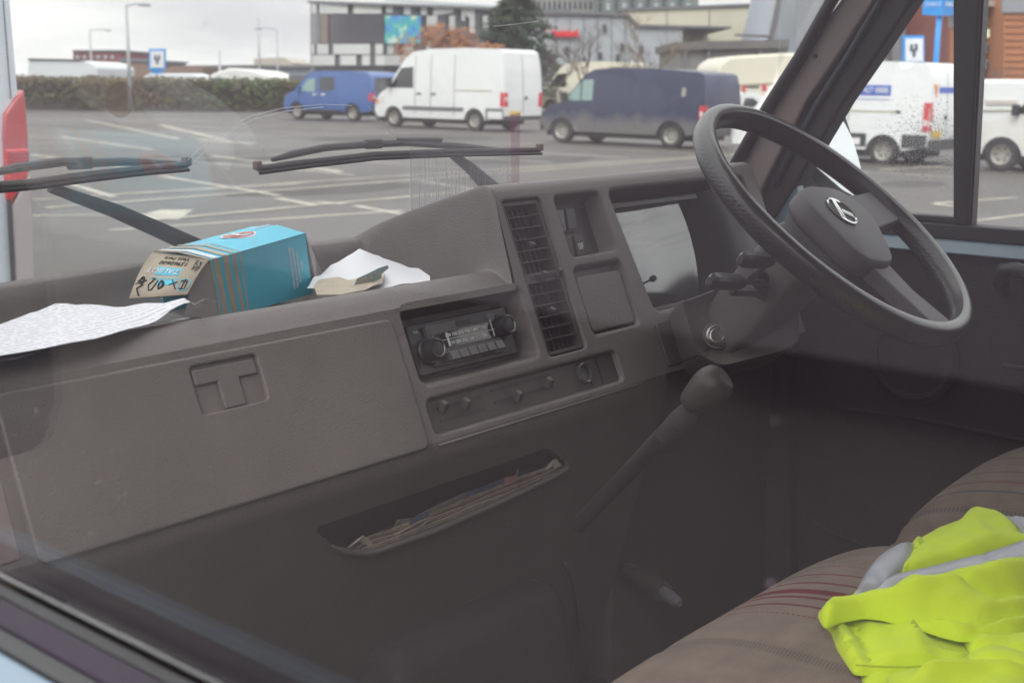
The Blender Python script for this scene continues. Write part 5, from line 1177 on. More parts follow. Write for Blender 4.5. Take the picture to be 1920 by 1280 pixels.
# rows of bay lines further out, running with the vans, and aisle lines across
for k in range(16):
    x = 12 + 2.75 * k
    for (y0, y1) in ((17.0, 21.6), (30.5, 35.2), (36.0, 40.8), (9.5, 11.5)):
        if x > (14 if y0 > 12 else 22): mk.append([p + Vector((0, 0, .004)) for p in stripe((x + .01 * y0, y0, 0), (x + .12, y1, 0), .11)])
for y in (16.2, 22.4, 29.6, 35.6, 41.8, 50): mk.append([p + Vector((0, 0, .0075)) for p in stripe((9, y, 0), (60, y + .4, 0), .12)])
for k, y in enumerate((13, 15.1)): mk.append([p + Vector((0, 0, .0075)) for p in stripe((8, y, 0), (30, y + 1.2, 0), .12)])
for i, q in enumerate(mk):
    bm = bmesh.new(); f = bm.faces.new([bm.verts.new(p + Vector((0, 0, .0003 * (i % 9)))) for p in q]); bm.normal_update()
    if f.normal.z < 0: f.normal_flip()
    o = obj('road_marking', bm, M_LINE); st(o)

# ---- vehicles
M_TYRE = mat('tyre', (.035, .034, .033), .8, var=.3, vscale=6); M_WHEEL = mat('steel_wheel', (.36, .34, .31), .4, metal=.4, var=.2, vscale=10)
M_TRIMB = mat('bumper_black', (.045, .045, .048), .6); M_WIN = mat('window_dark', (.02, .024, .026), .05, coat=.8); M_WINL = mat('window_pale', (.22, .34, .32), .06, coat=.8)
M_REDL = mat('tail_red', (.60, .02, .03), .2, coat=.8); M_CLEARL = mat('lamp_clear', (.75, .72, .70), .15, coat=.8); M_AMB = mat('lamp_amber', (.8, .30, .05), .2); M_PLATE = mat('number_plate', (.75, .50, .08), .5)
M_ROOFW = mat('white_van_paint', (.78, .79, .80), .3, coat=.5, var=.04, vscale=.7)
WHEEL = {}
def van(loc, hd, s, prof, Wd, paint, label, wb=3.66, wr=.33, lower=None, parts=(), group='parked vans', name='parked_van', slen=1.0, inner=.06, detail=True, lights=True, wheelmat=None, doorgap=(), tumble=.90, zb=.95):
    root = empty(name, Matrix.Translation(loc) @ Matrix.Rotation(hd, 4, 'Z') @ Matrix.Diagonal((s * slen, s, s, 1)), label, 'van', group)
    zt = max(p[1] for p in prof); xf = max(p[0] for p in prof); xr = min(p[0] for p in prof)
    def w(x, z):
        k = 1.0 if z < zb else 1 - (1 - tumble) * ((z - zb) / (zt - zb)) ** 1.6
        if z < .5: k *= 1 - .03 * (.5 - z) / .2
        fx = max(0, (x - (xf - 1.1)) / 1.1); return Wd / 2 * k * (1 - .17 * fx ** 2.2)
    poly = []
    for p in prof: poly.append(p)
    def arch(x0): return [(x0 + (wr + .10) * cos(a), .30 + (wr + .10) * sin(a)) for a in [pi * k / 10 for k in range(11)]]
    # profile runs clockwise from the rear bottom; the underside comes back with arches
    zs_ = prof[-1][1]
    und = [(wb + wr + .10, zs_)] + arch(wb)[1:-1] + [(wb - wr - .10, zs_), (wr + .10, zs_)] + arch(0)[1:-1] + [(-wr - .10, zs_)]
    poly = list(prof) + und
    vs, fs, nb = cdt(poly, .22)
    V = [(v[0], w(v[0], v[1]), v[1]) for v in vs] + [(v[0], -w(v[0], v[1]), v[1]) for v in vs]; n = len(vs)
    F = [list(f) for f in fs] + [[i + n for i in f[::-1]] for f in fs]
    e = {}
    for f in fs:
        for i in range(len(f)): e[(f[i], f[(i + 1) % len(f)])] = 1
    for (a, b) in list(e):
        if (b, a) not in e: F.append([b, a, a + n, b + n])
    bm = bmesh.new(); vv = [bm.verts.new(v) for v in V]
    for f in F:
        try: bm.faces.new([vv[i] for i in f])
        except ValueError: pass
    bmesh.ops.recalc_face_normals(bm, faces=bm.faces[:])
    body = obj('body', bm, paint, root); bevel(body, .07, 3, 50)
    def side(name, pl, sgn, off, m, step=.15, th=.02):
        vs, fs, nb = cdt(pl, step)
        bm = shell(vs, fs, lambda v: (v[0], sgn * (w(v[0], v[1]) + off), v[1]), lambda v: (v[0], sgn * (w(v[0], v[1]) + off - th), v[1])); return obj(name, bm, m, root, 60)
    def rear(name, pl, off, m, th=.02):
        def xr_(z):
            pts = [p for p in prof if p[0] < 0]; best = xr
            for i in range(len(pts) - 1):
                if pts[i][1] <= z <= pts[i + 1][1]:
                    t = (z - pts[i][1]) / max(1e-6, pts[i + 1][1] - pts[i][1]); best = pts[i][0] + (pts[i + 1][0] - pts[i][0]) * t; break
            return best
        vs, fs, nb = cdt(pl, .2)
        bm = shell(vs, fs, lambda v: (xr_(v[1]) - off, v[0], v[1]), lambda v: (xr_(v[1]) - off + th, v[0], v[1])); return obj(name, bm, m, root, 60)
    R_ = dict(side=side, rear=rear, root=root, w=w, xr=xr, xf=xf, zt=zt)
    # wheels
    key = (round(wr, 2))
    for (x, sg) in ((0, 1), (wb, 1), (0, -1), (wb, -1)):
        if key in WHEEL: 
            wl = WHEEL[key][0].copy(); COL.objects.link(wl); wl.parent = root
            for c in WHEEL[key][1:]: q = c.copy(); COL.objects.link(q); q.parent = wl
        else:
            wl = obj('wheel', lathe([(wr * .62, -.10), (wr * .9, -.11), (wr, -.08), (wr, .08), (wr * .9, .11), (wr * .62, .10)], (0, 0, 0), (0, 1, 0), 28), M_TYRE, root, 40)
            hub_ = obj('hub', lathe([(0, .03), (wr * .2, .05), (wr * .24, .03), (wr * .5, .045), (wr * .58, .09), (wr * .64, .10), (wr * .64, .05), (0, .0)], (0, 0, 0), (0, 1, 0), 24), wheelmat or M_WHEEL, wl, 40)
            bm = bmesh.new()
            for k in range(6): a = 2 * pi * k / 6; lathe([(0, .040), (wr * .07, .040), (wr * .07, .056), (0, .056)], (wr * .38 * cos(a), 0, wr * .38 * sin(a)), (0, 1, 0), 8, bm)
            hl = obj('hub_hole', bm, M_TRIMB, wl); WHEEL[key] = [wl, hub_, hl]
        wl.location = (x, sg * (Wd / 2 - .13), wr); wl.rotation_euler = (0, 0, 0 if sg > 0 else pi)
    zl = prof[-1][1]
    obj('underbody', boxbm((wb / 2, 0, .42), (wb + 1.4, Wd - .5, .42)), M_TRIMB, root)
    for (x, sg) in ((0, 1), (wb, 1)): obj('wheel_well', boxbm((x, 0, .52), (wr * 2.3, Wd - .30, .5)), M_TRIMB, root)
    return R_
def seams(R_, xs, z0, z1, sg=1):
    for x in xs: R_['side']('door_seam', [(x, z0), (x + .022, z0), (x + .022, z1), (x, z1)], sg, .003, M_TRIMB, .5, .006)
# blue camper-like van
BLUE = mat('mid_blue_paint', (.035, .11, .34), .3, coat=.6, var=.08, vscale=.8)
t5 = [(-1.02, .45), (-1.04, 1.05), (-.92, 1.70), (-.75, 1.92), (.2, 1.97), (1.9, 1.955), (2.35, 1.86), (2.72, 1.52), (3.12, 1.16), (3.6, 1.02), (3.84, .82), (3.88, .55), (3.82, .34)]
v = van((35.4, 38.9, 0), R(94.9), 1.0, t5, 1.9, BLUE, 'blue panel van with dark side windows parked left of the big white van', wb=3.0, slen=1.04, wr=.33)
v['side']('side_window', [(.95, 1.18), (1.75, 1.18), (1.72, 1.70), (.98, 1.72)], 1, .012, M_WIN); v['side']('cab_window', [(1.98, 1.14), (2.80, 1.14), (2.40, 1.62), (1.98, 1.68)], 1, .012, M_WINL)
for x in (1.88, 1.42): v['side']('door_handle', [(x, 1.0), (x + .18, 1.0), (x + .18, 1.06), (x, 1.06)], 1, .04, M_CLEARL, .5, .05)
v['rear']('rear_window', [(-.74, 1.14), (.74, 1.14), (.64, 1.72), (-.64, 1.72)], .012, M_WIN); v['rear']('number_plate', [(-.26, .86), (.26, .86), (.26, .97), (-.26, .97)], .03, M_PLATE)
v['rear']('bumper', [(-.92, .42), (.92, .42), (.92, .62), (-.92, .62)], .10, M_TRIMB, .12)
for sg in (1, -1): v['side']('tail_light', [(-1.02, .82), (-.86, .82), (-.86, 1.10), (-1.00, 1.12)], sg, .012, M_REDL)
v['rear']('tail_light', [(.74, .80), (.93, .80), (.93, 1.12), (.76, 1.12)], .012, M_REDL); v['rear']('tail_light', [(-.93, .80), (-.74, .80), (-.76, 1.12), (-.93, 1.12)], .012, M_REDL)
v['rear']('lamp_lens', [(.77, .92), (.91, .92), (.91, 1.0), (.77, 1.0)], .02, M_CLEARL)
seams(v, (.86, 1.86, 2.88), .5, 1.75); v['side']('sill', [(.5, .34), (2.5, .34), (2.5, .44), (.5, .44)], 1, .01, M_TRIMB)
obj('tow_bar', boxbm((-1.2, 0, .38), (.25, .06, .06)), M_TRIMB, v['root'])
obj('door_mirror', boxbm((2.78, 1.05, 1.22), (.12, .2, .2)), BLUE, v['root'])
# tall white van
spr = [(-1.25, .48), (-1.26, 1.2), (-1.22, 2.1), (-1.14, 2.58), (-.95, 2.68), (.4, 2.72), (2.0, 2.70), (2.75, 2.60), (3.1, 2.40), (3.45, 1.98), (3.92, 1.38), (4.35, 1.16), (4.62, .92), (4.70, .6), (4.62, .36)]
v = van((32.6, 29.6, 0), R(91.5), 1.0, spr, 2.0, M_ROOFW, 'tall white panel van with grey lower cladding between blue vans', slen=1.04, wr=.35)
v['side']('cab_window', [(2.72, 1.38), (3.78, 1.38), (3.30, 2.05), (2.74, 2.10)], 1, .012, M_WIN); v['side']('cladding', [(.45, .62), (3.2, .62), (3.2, .76), (.45, .76)], 1, .015, mat('grey_cladding', (.14, .145, .15), .5))
v['side']('slide_rail', [(-.75, 1.30), (.82, 1.30), (.82, 1.345), (-.75, 1.345)], 1, .010, mat('rail_beige', (.45, .42, .32), .5))
v['side']('cladding', [(-1.24, .40), (-.50, .40), (-.50, .76), (-1.24, .76)], 1, .015, mat('grey_cladding', (.14, .145, .15), .5)); v['side']('bumper_end', [(-1.20, .42), (-.6, .42), (-.6, .66), (-1.20, .66)], 1, .03, M_ROOFW)
seams(v, (.86, 2.62, 1.9), .5, 2.5)
for sg in (1,):
    v['side']('tail_light', [(-1.25, .82), (-1.10, .82), (-1.10, 1.28), (-1.25, 1.28)], sg, .012, M_REDL)
v['rear']('tail_light', [(.80, .82), (.99, .82), (.99, 1.28), (.82, 1.28)], .012, M_REDL); v['rear']('tail_light', [(-.99, .82), (-.80, .82), (-.82, 1.28), (-.99, 1.28)], .012, M_REDL)
v['rear']('lamp_lens', [(.83, 1.02), (.97, 1.02), (.97, 1.12), (.83, 1.12)], .02, M_CLEARL); v['rear']('number_plate', [(.18, .56), (.72, .56), (.72, .68), (.18, .68)], .03, M_PLATE)
v['rear']('door_seam', [(-.01, .6), (.01, .6), (.01, 2.5), (-.01, 2.5)], .004, M_TRIMB); v['rear']('door_handle', [(-.18, 1.05), (-.08, 1.05), (-.08, 1.16), (-.18, 1.16)], .03, M_TRIMB)
v['rear']('bumper', [(-.97, .38), (.97, .38), (.97, .52), (-.97, .52)], .12, M_TRIMB, .14); v['side']('head_light', [(4.1, .86), (4.5, .80), (4.35, 1.06), (4.08, 1.16)], 1, .012, M_CLEARL); v['side']('indicator', [(4.42, .82), (4.60, .80), (4.55, .95), (4.42, .98)], 1, .018, M_AMB)
for x in (2.35, 1.70): v['side']('door_handle', [(x, 1.16), (x + .18, 1.16), (x + .18, 1.22), (x, 1.22)], 1, .03, M_TRIMB, .5, .05)
obj('door_mirror', boxbm((3.75, 1.12, 1.55), (.14, .2, .34)), M_TRIMB, v['root'])
# dirty navy van
def dirt_paint():
    m = bpy.data.materials.new('dirty_navy_paint'); m.use_nodes = True; t = m.node_tree; b = t.nodes['Principled BSDF']; K = t.links.new
    co = t.nodes.new('ShaderNodeTexCoord'); s_ = t.nodes.new('ShaderNodeSeparateXYZ'); K(co.outputs['Object'], s_.inputs[0]); n = t.nodes.new('ShaderNodeTexNoise'); n.inputs['Scale'].default_value = 2.5; n.inputs['Detail'].default_value = 8; K(co.outputs['Object'], n.inputs[0])
    a = t.nodes.new('ShaderNodeMath'); a.operation = 'MULTIPLY_ADD'; a.inputs[1].default_value = .7; K(n.outputs[0], a.inputs[0]); K(s_.outputs[2], a.inputs[2])
    r = t.nodes.new('ShaderNodeMapRange'); r.inputs['From Min'].default_value = 1.32; r.inputs['From Max'].default_value = .95; r.inputs['To Min'].default_value = .04; r.inputs['To Max'].default_value = .8; K(a.outputs[0], r.inputs['Value'])
    mx = t.nodes.new('ShaderNodeMixRGB'); mx.inputs[1].default_value = (.018, .028, .075, 1); mx.inputs[2].default_value = (.17, .16, .15, 1); K(r.outputs[0], mx.inputs[0]); K(mx.outputs[0], b.inputs['Base Color'])
    mr = t.nodes.new('ShaderNodeMapRange'); mr.inputs['To Min'].default_value = .25; mr.inputs['To Max'].default_value = .8; K(r.outputs[0], mr.inputs['Value']); K(mr.outputs[0], b.inputs['Roughness']); b.inputs['Coat Weight'].default_value = .2; return m
NAVY = dirt_paint()
tra = [(-1.02, .48), (-1.04, 1.1), (-1.00, 1.75), (-.93, 2.06), (-.8, 2.14), (.6, 2.24), (1.9, 2.27), (2.65, 2.20), (2.95, 2.05), (3.3, 1.65), (3.72, 1.24), (4.2, 1.08), (4.52, .90), (4.62, .6), (4.55, .36)]
v = van((28.4, 18.9, 0), R(90.5), .90, tra, 1.97, NAVY, 'dusty navy panel van parked right of the tall white van', wb=3.70, slen=1.08, wr=.37, wheelmat=None, tumble=.88)
v['side']('cab_window', [(2.62, 1.30), (3.62, 1.28), (3.20, 1.72), (2.95, 1.90), (2.62, 1.92)], 1, .012, M_WINL)
v['side']('window_bar', [(3.0, 1.30), (3.04, 1.30), (3.04, 1.86), (3.0, 1.86)], 1, .02, M_TRIMB)
seams(v, (2.52, 1.15, -.28), .5, 2.15); v['side']('rub_strip', [(.5, .98), (3.2, .98), (3.2, 1.03), (.5, 1.03)], 1, .012, NAVY)
v['side']('tail_light', [(-1.02, .78), (-.88, .78), (-.88, 1.22), (-1.02, 1.22)], 1, .012, M_REDL); v['rear']('tail_light', [(.80, .78), (.97, .78), (.97, 1.22), (.82, 1.22)], .012, M_REDL); v['rear']('tail_light', [(-.97, .78), (-.80, .78), (-.82, 1.22), (-.97, 1.22)], .012, M_REDL)
v['side']('lamp_lens', [(-.99, .92), (-.91, .92), (-.91, 1.06), (-.99, 1.06)], 1, .02, M_CLEARL)
v['rear']('door_seam', [(-.01, .6), (.01, .6), (.01, 2.0), (-.01, 2.0)], .004, M_TRIMB); v['rear']('number_plate', [(.2, .62), (.72, .62), (.72, .74), (.2, .74)], .03, M_PLATE); v['rear']('bumper', [(-.95, .38), (.95, .38), (.95, .52), (-.95, .52)], .12, M_TRIMB, .14)
v['side']('side_scrape', [(-.42, 1.48), (-.30, 1.46), (-.30, 1.72), (-.42, 1.70)], 1, .006, mat('bare_scrape', (.35, .33, .30), .7), .3, .01)
obj('door_mirror', boxbm((3.55, 1.08, 1.40), (.12, .2, .26)), M_TRIMB, v['root'])
# white van with blue phone number board
v = van((26.9, 12.35, -.05), R(90.2), .88, [(-1.12, .5), (-1.14, 1.2), (-1.10, 2.1), (-1.03, 2.40), (-.88, 2.49), (.5, 2.53), (2.2, 2.50), (2.7, 2.42), (3.0, 2.15), (3.4, 1.6), (3.7, 1.3), (4.1, 1.12), (4.35, .9), (4.42, .6), (4.35, .38)], 2.05, M_ROOFW, 'white panel van with blue phone number panel behind the far door window', wb=3.3, slen=1.0, wr=.37)
v['side']('cladding', [(.45, .46), (2.8, .46), (2.8, .78), (.45, .78)], 1, .015, M_TRIMB); v['side']('cladding', [(-1.10, .46), (-.48, .46), (-.48, .78), (-1.10, .78)], 1, .015, M_TRIMB)
v['side']('side_step', [(.6, .50), (1.3, .50), (1.3, .66), (.6, .66)], 1, .03, M_ROOFW)
v['side']('slide_rail', [(-.35, 1.30), (1.40, 1.30), (1.40, 1.34), (-.35, 1.34)], 1, .012, mat('rail_beige', (.45, .42, .32), .5))
for x in (-.40, 1.32): v['side']('rail_end', [(x, 1.285), (x + .12, 1.285), (x + .12, 1.35), (x, 1.35)], 1, .018, M_TRIMB)
BB = mat('board_blue', (.06, .12, .50), .5)
v['side']('phone_panel', [(-.10, 1.70), (1.05, 1.70), (1.05, 1.95), (-.10, 1.95)], 1, .012, BB); v['side']('small_print', [(-.08, 1.60), (1.03, 1.60), (1.03, 1.615), (-.08, 1.615)], 1, .012, BB)
wv_ = v['w']; xx = .48; zz = 1.82
text('0191 427 8888', .20, basis((xx, wv_(xx, zz) + .022, zz), (-1, 0, 0), (0, -.07, 1)), M_ROOFW, 'phone_lettering', v['root'], ext=.004, sx=.86)
seams(v, (.95, 2.5), .8, 2.3)
v['rear']('tail_light', [(.84, 1.12), (1.01, 1.12), (1.01, 1.55), (.86, 1.55)], .012, M_REDL); v['side']('tail_light', [(-1.12, .86), (-.98, .86), (-.98, 1.55), (-1.12, 1.55)], 1, .012, M_REDL); v['side']('lamp_lens', [(-1.10, 1.0), (-1.0, 1.0), (-1.0, 1.14), (-1.10, 1.14)], 1, .02, M_CLEARL); v['rear']('tail_light', [(.88, .86), (1.01, .86), (1.01, 1.0), (.88, 1.0)], .012, M_REDL)
v['rear']('door_seam', [(-.01, .6), (.01, .6), (.01, 2.3), (-.01, 2.3)], .004, M_TRIMB); v['rear']('number_plate', [(.30, .72), (.82, .72), (.82, .88), (.30, .88)], .03, M_PLATE); v['rear']('bumper', [(-1.0, .42), (1.0, .42), (1.0, .66), (-1.0, .66)], .10, M_TRIMB, .12)
v['rear']('logo_triangle', [(.56, 1.98), (.84, 1.98), (.68, 1.66)], .012, M_AMB); v['rear']('logo_strip', [(-.80, 1.78), (.50, 1.78), (.50, 1.92), (-.80, 1.92)], .012, BB); v['rear']('door_handle', [(.05, 1.15), (.15, 1.15), (.15, 1.25), (.05, 1.25)], .03, M_TRIMB)
# white van at the right edge, nose in view
CRM = mat('white_aged_paint', (.72, .71, .68), .4, coat=.3, var=.05, vscale=1)
p = gnd(1862, 320)
v = van((p.x - .2 + .98 * 1.0, p.y - 3.05, 0), R(90), .88, [(-1.0, .45), (-1.0, 1.9), (-.8, 2.05), (2.0, 2.1), (2.45, 2.0), (3.15, 1.28), (3.75, 1.10), (4.0, .85), (4.05, .5), (3.95, .36)], 1.95, CRM, 'white van with its front wheel in view behind the far door glass', wb=3.3, wr=.38)
v['side']('cab_window', [(2.1, 1.30), (3.05, 1.30), (2.60, 1.85), (2.1, 1.9)], 1, .012, M_WIN); seams(v, (2.05,), .5, 1.9); obj('door_mirror', boxbm((3.0, 1.08, 1.38), (.12, .2, .24)), M_TRIMB, v['root'])
# cream van behind the tall white one
p = gnd(1090, 214); CREAM = mat('cream_paint', (.70, .66, .54), .45, coat=.2)
v = van((p.x + 2.0, p.y - 1.0, 0), R(100), 1.0, spr, 2.0, CREAM, 'cream van half hidden behind the tall white van', slen=1.0, wr=.35)
v['side']('cab_window', [(2.72, 1.38), (3.78, 1.38), (3.30, 2.05), (2.74, 2.10)], 1, .012, M_WIN)
# near white van ahead on the left: its rear corner and tall tail lamp fill the left edge
p = at(47, 330, (0, 1, 0), (0, 3.8, 0), B_WORLD)
NV = mat('cool_white_paint', (.70, .76, .84), .35, coat=.4, var=.03, vscale=1)
v = van((p.x - 1.0, 3.8 + 1.25, 0), R(90), 1.0, [(-1.25, .48), (-1.25, 2.3), (-1.2, 2.5), (-.9, 2.62), (2.4, 2.64), (3.1, 2.40), (3.92, 1.38), (4.62, .92), (4.70, .6), (4.62, .36)], 2.0, NV, 'white van with a tall red tail lamp at the left edge of the view', wr=.35, tumble=.96)
def lp(pts, m, name, y=3.785, th=.09):
    q = [at(a, b, (0, 1, 0), (0, y, 0), B_WORLD) for a, b in pts]; bm = prism(q, (0, th, 0)); bmesh.ops.transform(bm, matrix=v['root'].matrix_world.inverted(), verts=bm.verts); return bevel(obj(name, bm, m, v['root']), .008, 2)
lp([(46, 168), (30, 185), (10, 214), (8, 260), (12, 312), (56, 308), (53, 240), (49, 190)], mat('tail_red_soft', (.50, .05, .06), .2, coat=.8), 'tail_light')
lp([(12, 280), (56, 278), (57, 322), (40, 352), (22, 384), (17, 372), (13, 330)], M_REDL, 'tail_light', 3.778)
for _k in range(5): lp([(14, 288 + _k * 7), (56, 286 + _k * 7), (56, 288.5 + _k * 7), (14, 290.5 + _k * 7)], mat('tail_rib', (.30, .01, .015), .3), 'lamp_rib', 3.775, .01)
lp([(22, 388), (42, 352), (58, 324), (64, 420), (66, 545), (30, 545)], mat('lamp_smoky', (.50, .44, .45), .12, coat=1), 'lamp_lens', 3.78)
lp([(17, 372), (22, 384), (30, 545), (26, 545)], M_TRIMB, 'lamp_gap', 3.774, .02)
lp([(4, -20), (6, -20), (22, 184), (20, 188)], M_TRIMB, 'door_seam', 3.79, .004)

# ---- farther vehicles and boxes (built from their ground position and size)
def farbox(name, cat, label, u0, u1, v0, v1, d, depth, m, kindgroup=None, bev=.12, extra=None):
    a = far(u0, v1, d); b = far(u1, v1, d); c = far(u0, v0, d); z0 = 0; z1 = c.z; n = FWD * depth
    pts = [Vector((a.x, a.y, z0)), Vector((b.x, b.y, z0)), Vector((b.x, b.y, z0)) + n, Vector((a.x, a.y, z0)) + n]
    bm = hexa([(q.x, q.y, .45) for q in pts] + [(q.x, q.y, z1) for q in pts])
    o = obj(name, bm, m); bevel(o, bev, 3); tag(o, label, cat, kindgroup); return o
def fq(pts, d, th=.05): return prism([far(u, v, d) for u, v in pts], FWD * th)
WH = mat('lorry_white', (.66, .69, .72), .5, var=.05, vscale=.5)
def thing_px(name, cat, label, d, layers, group=None):
    """layers: (part name, outline px, distance offset, thickness, material)"""
    b = far(layers[0][1][0][0], 160, d); r = empty(name, Matrix.Translation((b.x, b.y, 0)), label, cat, group)
    inv = r.matrix_world.inverted()
    for (nm, pl, dd, th, m) in layers:
        bm = fq(pl, d + dd, th); bmesh.ops.transform(bm, matrix=inv, verts=bm.verts); o = obj(nm, bm, m, r)
        if th > .8: bevel(o, .12, 3)
    return r
thing_px('lorry', 'lorry', 'long white lorry trailer behind the hedge at far left', 82, [('trailer', [(52, 112), (150, 114), (172, 118), (183, 128), (186, 200), (50, 200)], 0, 8, WH), ('trailer_rail', [(52, 110), (160, 112), (160, 114), (52, 113)], -.1, .2, M_TRIMB), ('cab_window', [(165, 140), (186, 142), (186, 152), (165, 152)], -.1, .2, M_WIN)])
thing_px('parked_van', 'van', 'white van roof showing above the hedge left of the tent', 74, [('body', [(264, 158), (266, 145), (280, 138), (360, 138), (380, 145), (395, 160), (400, 205), (262, 205)], 0, 3, WH), ('blue_visor', [(392, 152), (400, 147), (418, 147), (428, 156), (428, 165), (395, 165)], -.1, .3, BB)], 'parked vans')
thing_px('marquee', 'marquee', 'white pitched marquee beyond the hedge beside the blue van', 84, [('canopy', [(385, 150), (400, 138), (430, 128), (470, 132), (520, 146), (542, 150), (542, 200), (385, 200)], 0, 10, mat('marquee_white', (.72, .72, .70), .6)), ('canopy_end', [(540, 140), (582, 140), (582, 200), (540, 200)], .5, 6, mat('shed_grey', (.10, .11, .13), .6))])
thing_px('box_lorry', 'lorry', 'cream box lorry partly hidden by the windscreen pillar', 50, [('box_body', [(1342, 138), (1352, 118), (1370, 106), (1470, 100), (1560, 100), (1560, 232), (1342, 225)], 0, 6, CREAM), ('box_trim', [(1345, 160), (1560, 148), (1560, 151), (1345, 163)], -.05, .1, mat('rail_beige', (.45, .42, .32), .5))])
thing_px('recovery_truck', 'truck', 'white pickup cab with red roof lamps right of the navy van', 43, [('cab', [(1356, 190), (1362, 182), (1384, 178), (1392, 172), (1420, 172), (1436, 185), (1450, 205), (1450, 262), (1356, 255)], 0, 2, M_ROOFW), ('cab_window', [(1393, 198), (1398, 184), (1412, 184), (1424, 194), (1428, 203)], -.05, .1, M_WIN), ('cab_window', [(1358, 190), (1378, 186), (1382, 200), (1358, 203)], -.05, .1, M_WINL), ('roof_lamp', [(1362, 160), (1370, 160), (1370, 168), (1362, 168)], -.05, .2, M_REDL), ('roof_lamp', [(1392, 160), (1398, 160), (1398, 172), (1392, 172)], -.05, .2, M_REDL), ('roof_lamp', [(1430, 158), (1437, 158), (1437, 172), (1430, 172)], -.05, .2, M_REDL), ('roof_bar', [(1398, 162), (1424, 162), (1424, 166), (1398, 166)], -.05, .2, M_TRIMB), ('bumper', [(1360, 236), (1450, 244), (1450, 258), (1360, 250)], -.1, .2, M_TRIMB)])
thing_px('luton_lorry', 'lorry', 'large white lorry box with red side lamp at the right edge', 36, [('box_body', [(1838, 152), (1850, 149), (2020, 150), (2020, 300), (1838, 290)], 0, 7, M_ROOFW), ('side_lamp', [(1838, 180), (1843, 180), (1843, 192), (1838, 192)], -.05, .1, M_REDL), ('side_panel', [(1840, 206), (1920, 206), (1920, 208), (1840, 208)], -.05, .08, mat('rail_beige', (.45, .42, .32), .5)), ('faded_lettering', [(1850, 188), (1908, 188), (1908, 196), (1850, 196)], -.05, .08, mat('faded_print', (.55, .50, .46), .7))])

# ---- hedge, trees
def leaves(n, fn, size, rnd, bm=None):
    V = []; F = []
    for i in range(n):
        c, s = fn(i); a = Vector((rnd.gauss(0, 1), rnd.gauss(0, 1), rnd.gauss(0, 1))).normalized(); b = a.orthogonal().normalized(); k = len(V); q = size * rnd.uniform(.6, 1.4) * s
        V += [c + a * q, c + b * q * .6, c - a * q, c - b * q * .6]; F.append([k, k + 1, k + 2, k + 3])
    return (V, F)
rn = random.Random(11)
HG = mat('hedge_green', (.08, .13, .045), .8, var=.5, vscale=.35, col2=(.17, .085, .055)); HD = mat('hedge_twig', (.10, .075, .055), .9)
ha = gnd(40, 206); hb_ = gnd(580, 210)
def hfn(i):
    t = rn.random(); p = ha.lerp(hb_, t); z = rn.random() ** .7 * (1.52 + .22 * noise.noise(Vector((t * 46, 0, 0))) + .12 * noise.noise(Vector((t * 160, 3, 0)))) ; return p + Vector((rn.uniform(-.6, .6) * .8, rn.uniform(0, 1.3), z + .05)), 1
hroot = empty('hedge', Matrix.Translation((ha + hb_) / 2), 'long low clipped hedge with reddish patches across the car park', 'hedge')
hv, hf = leaves(16000, hfn, .10, rn); hv = [q - hroot.location for q in hv]
obj('foliage', (hv, hf), HG, hroot)
bm = bmesh.new(); d_ = (hb_ - ha).normalized(); nn_ = Vector((-d_.y, d_.x, 0))
core = [ha - nn_ * -.2, hb_ - nn_ * -.2, hb_ + nn_ * .9, ha + nn_ * .9]; c2 = [q - hroot.location for q in core]
obj('branches', hexa([(q.x, q.y, 0) for q in c2] + [(q.x, q.y, 1.2) for q in c2]), HD, hroot)
def tree_root(u, d, label, name='tree'):
    b = far(u, 150, d); return empty(name, Matrix.Translation((b.x, b.y, 0)), label, 'tree')
def pxm(d): return d / 2450.0
# conifer
d = 72; s = pxm(d); t = tree_root(968, d, 'dark green conifer standing behind the tall white van', 'conifer_tree'); H_ = (150 + 30) * s + 1.65
obj('trunk', tube([(0, 0, 0), (0, 0, H_ * .95)], [.18, .03], 8), mat('bark', (.09, .07, .055), .9), t, 180)
CO = mat('conifer_green', (.035, .06, .03), .85, var=.5, vscale=1.2)
V = []; F = []
for lv in range(22):
    z = .8 + (H_ - .8) * lv / 22; rr = (1 - lv / 23) ** .8 * 135 * s * rn.uniform(.75, 1.08)
    for b in range(12):
        a = rn.uniform(0, 2 * pi)
        for k in range(34):
            q = rn.random() ** .6; c = Vector((cos(a) * rr * q, sin(a) * rr * q, z - .25 * q * q * rr * .3 + rn.gauss(0, .10))) + Vector((rn.gauss(0, .14), rn.gauss(0, .14), 0))
            x = Vector((rn.gauss(0, 1), rn.gauss(0, 1), rn.gauss(0, .4))).normalized() * .17; y = x.orthogonal().normalized() * .06; n = len(V); V += [c - x, c - y, c + x, c + y]; F.append([n, n + 1, n + 2, n + 3])
obj('crown', (V, F), CO, t)
# orange beech-like bushes
for (u, d, w_, h_, lab_) in ((832, 66, 150, 96, 'rust orange leafed tree behind the tall white van'), (905, 64, 60, 62, 'smaller rust orange bush beside the conifer')):
    s = pxm(d); t = tree_root(u, d, lab_, 'orange_tree'); Ht = (h_) * s + 1.65
    obj('trunk', tube([(0, 0, 0), (0, 0, Ht * .8)], [.12, .03], 8), mat('bark', (.09, .07, .055), .9), t, 180)
    cl = [(Vector((rn.uniform(-.5, .5) * w_ * s, rn.uniform(-.8, .8), rn.uniform(.25, .92) * Ht)), rn.uniform(.4, .8)) for _ in range(26)]
    def fn(i):
        c, r_ = rn.choice(cl); v_ = Vector((rn.gauss(0, 1), rn.gauss(0, 1), rn.gauss(0, 1))).normalized() * r_ * rn.random() ** .4; return c + v_, 1
    obj('crown', leaves(6500, fn, .09, rn), mat('rust_leaf', (.38, .165, .075), .85, var=.35, vscale=1.5), t)
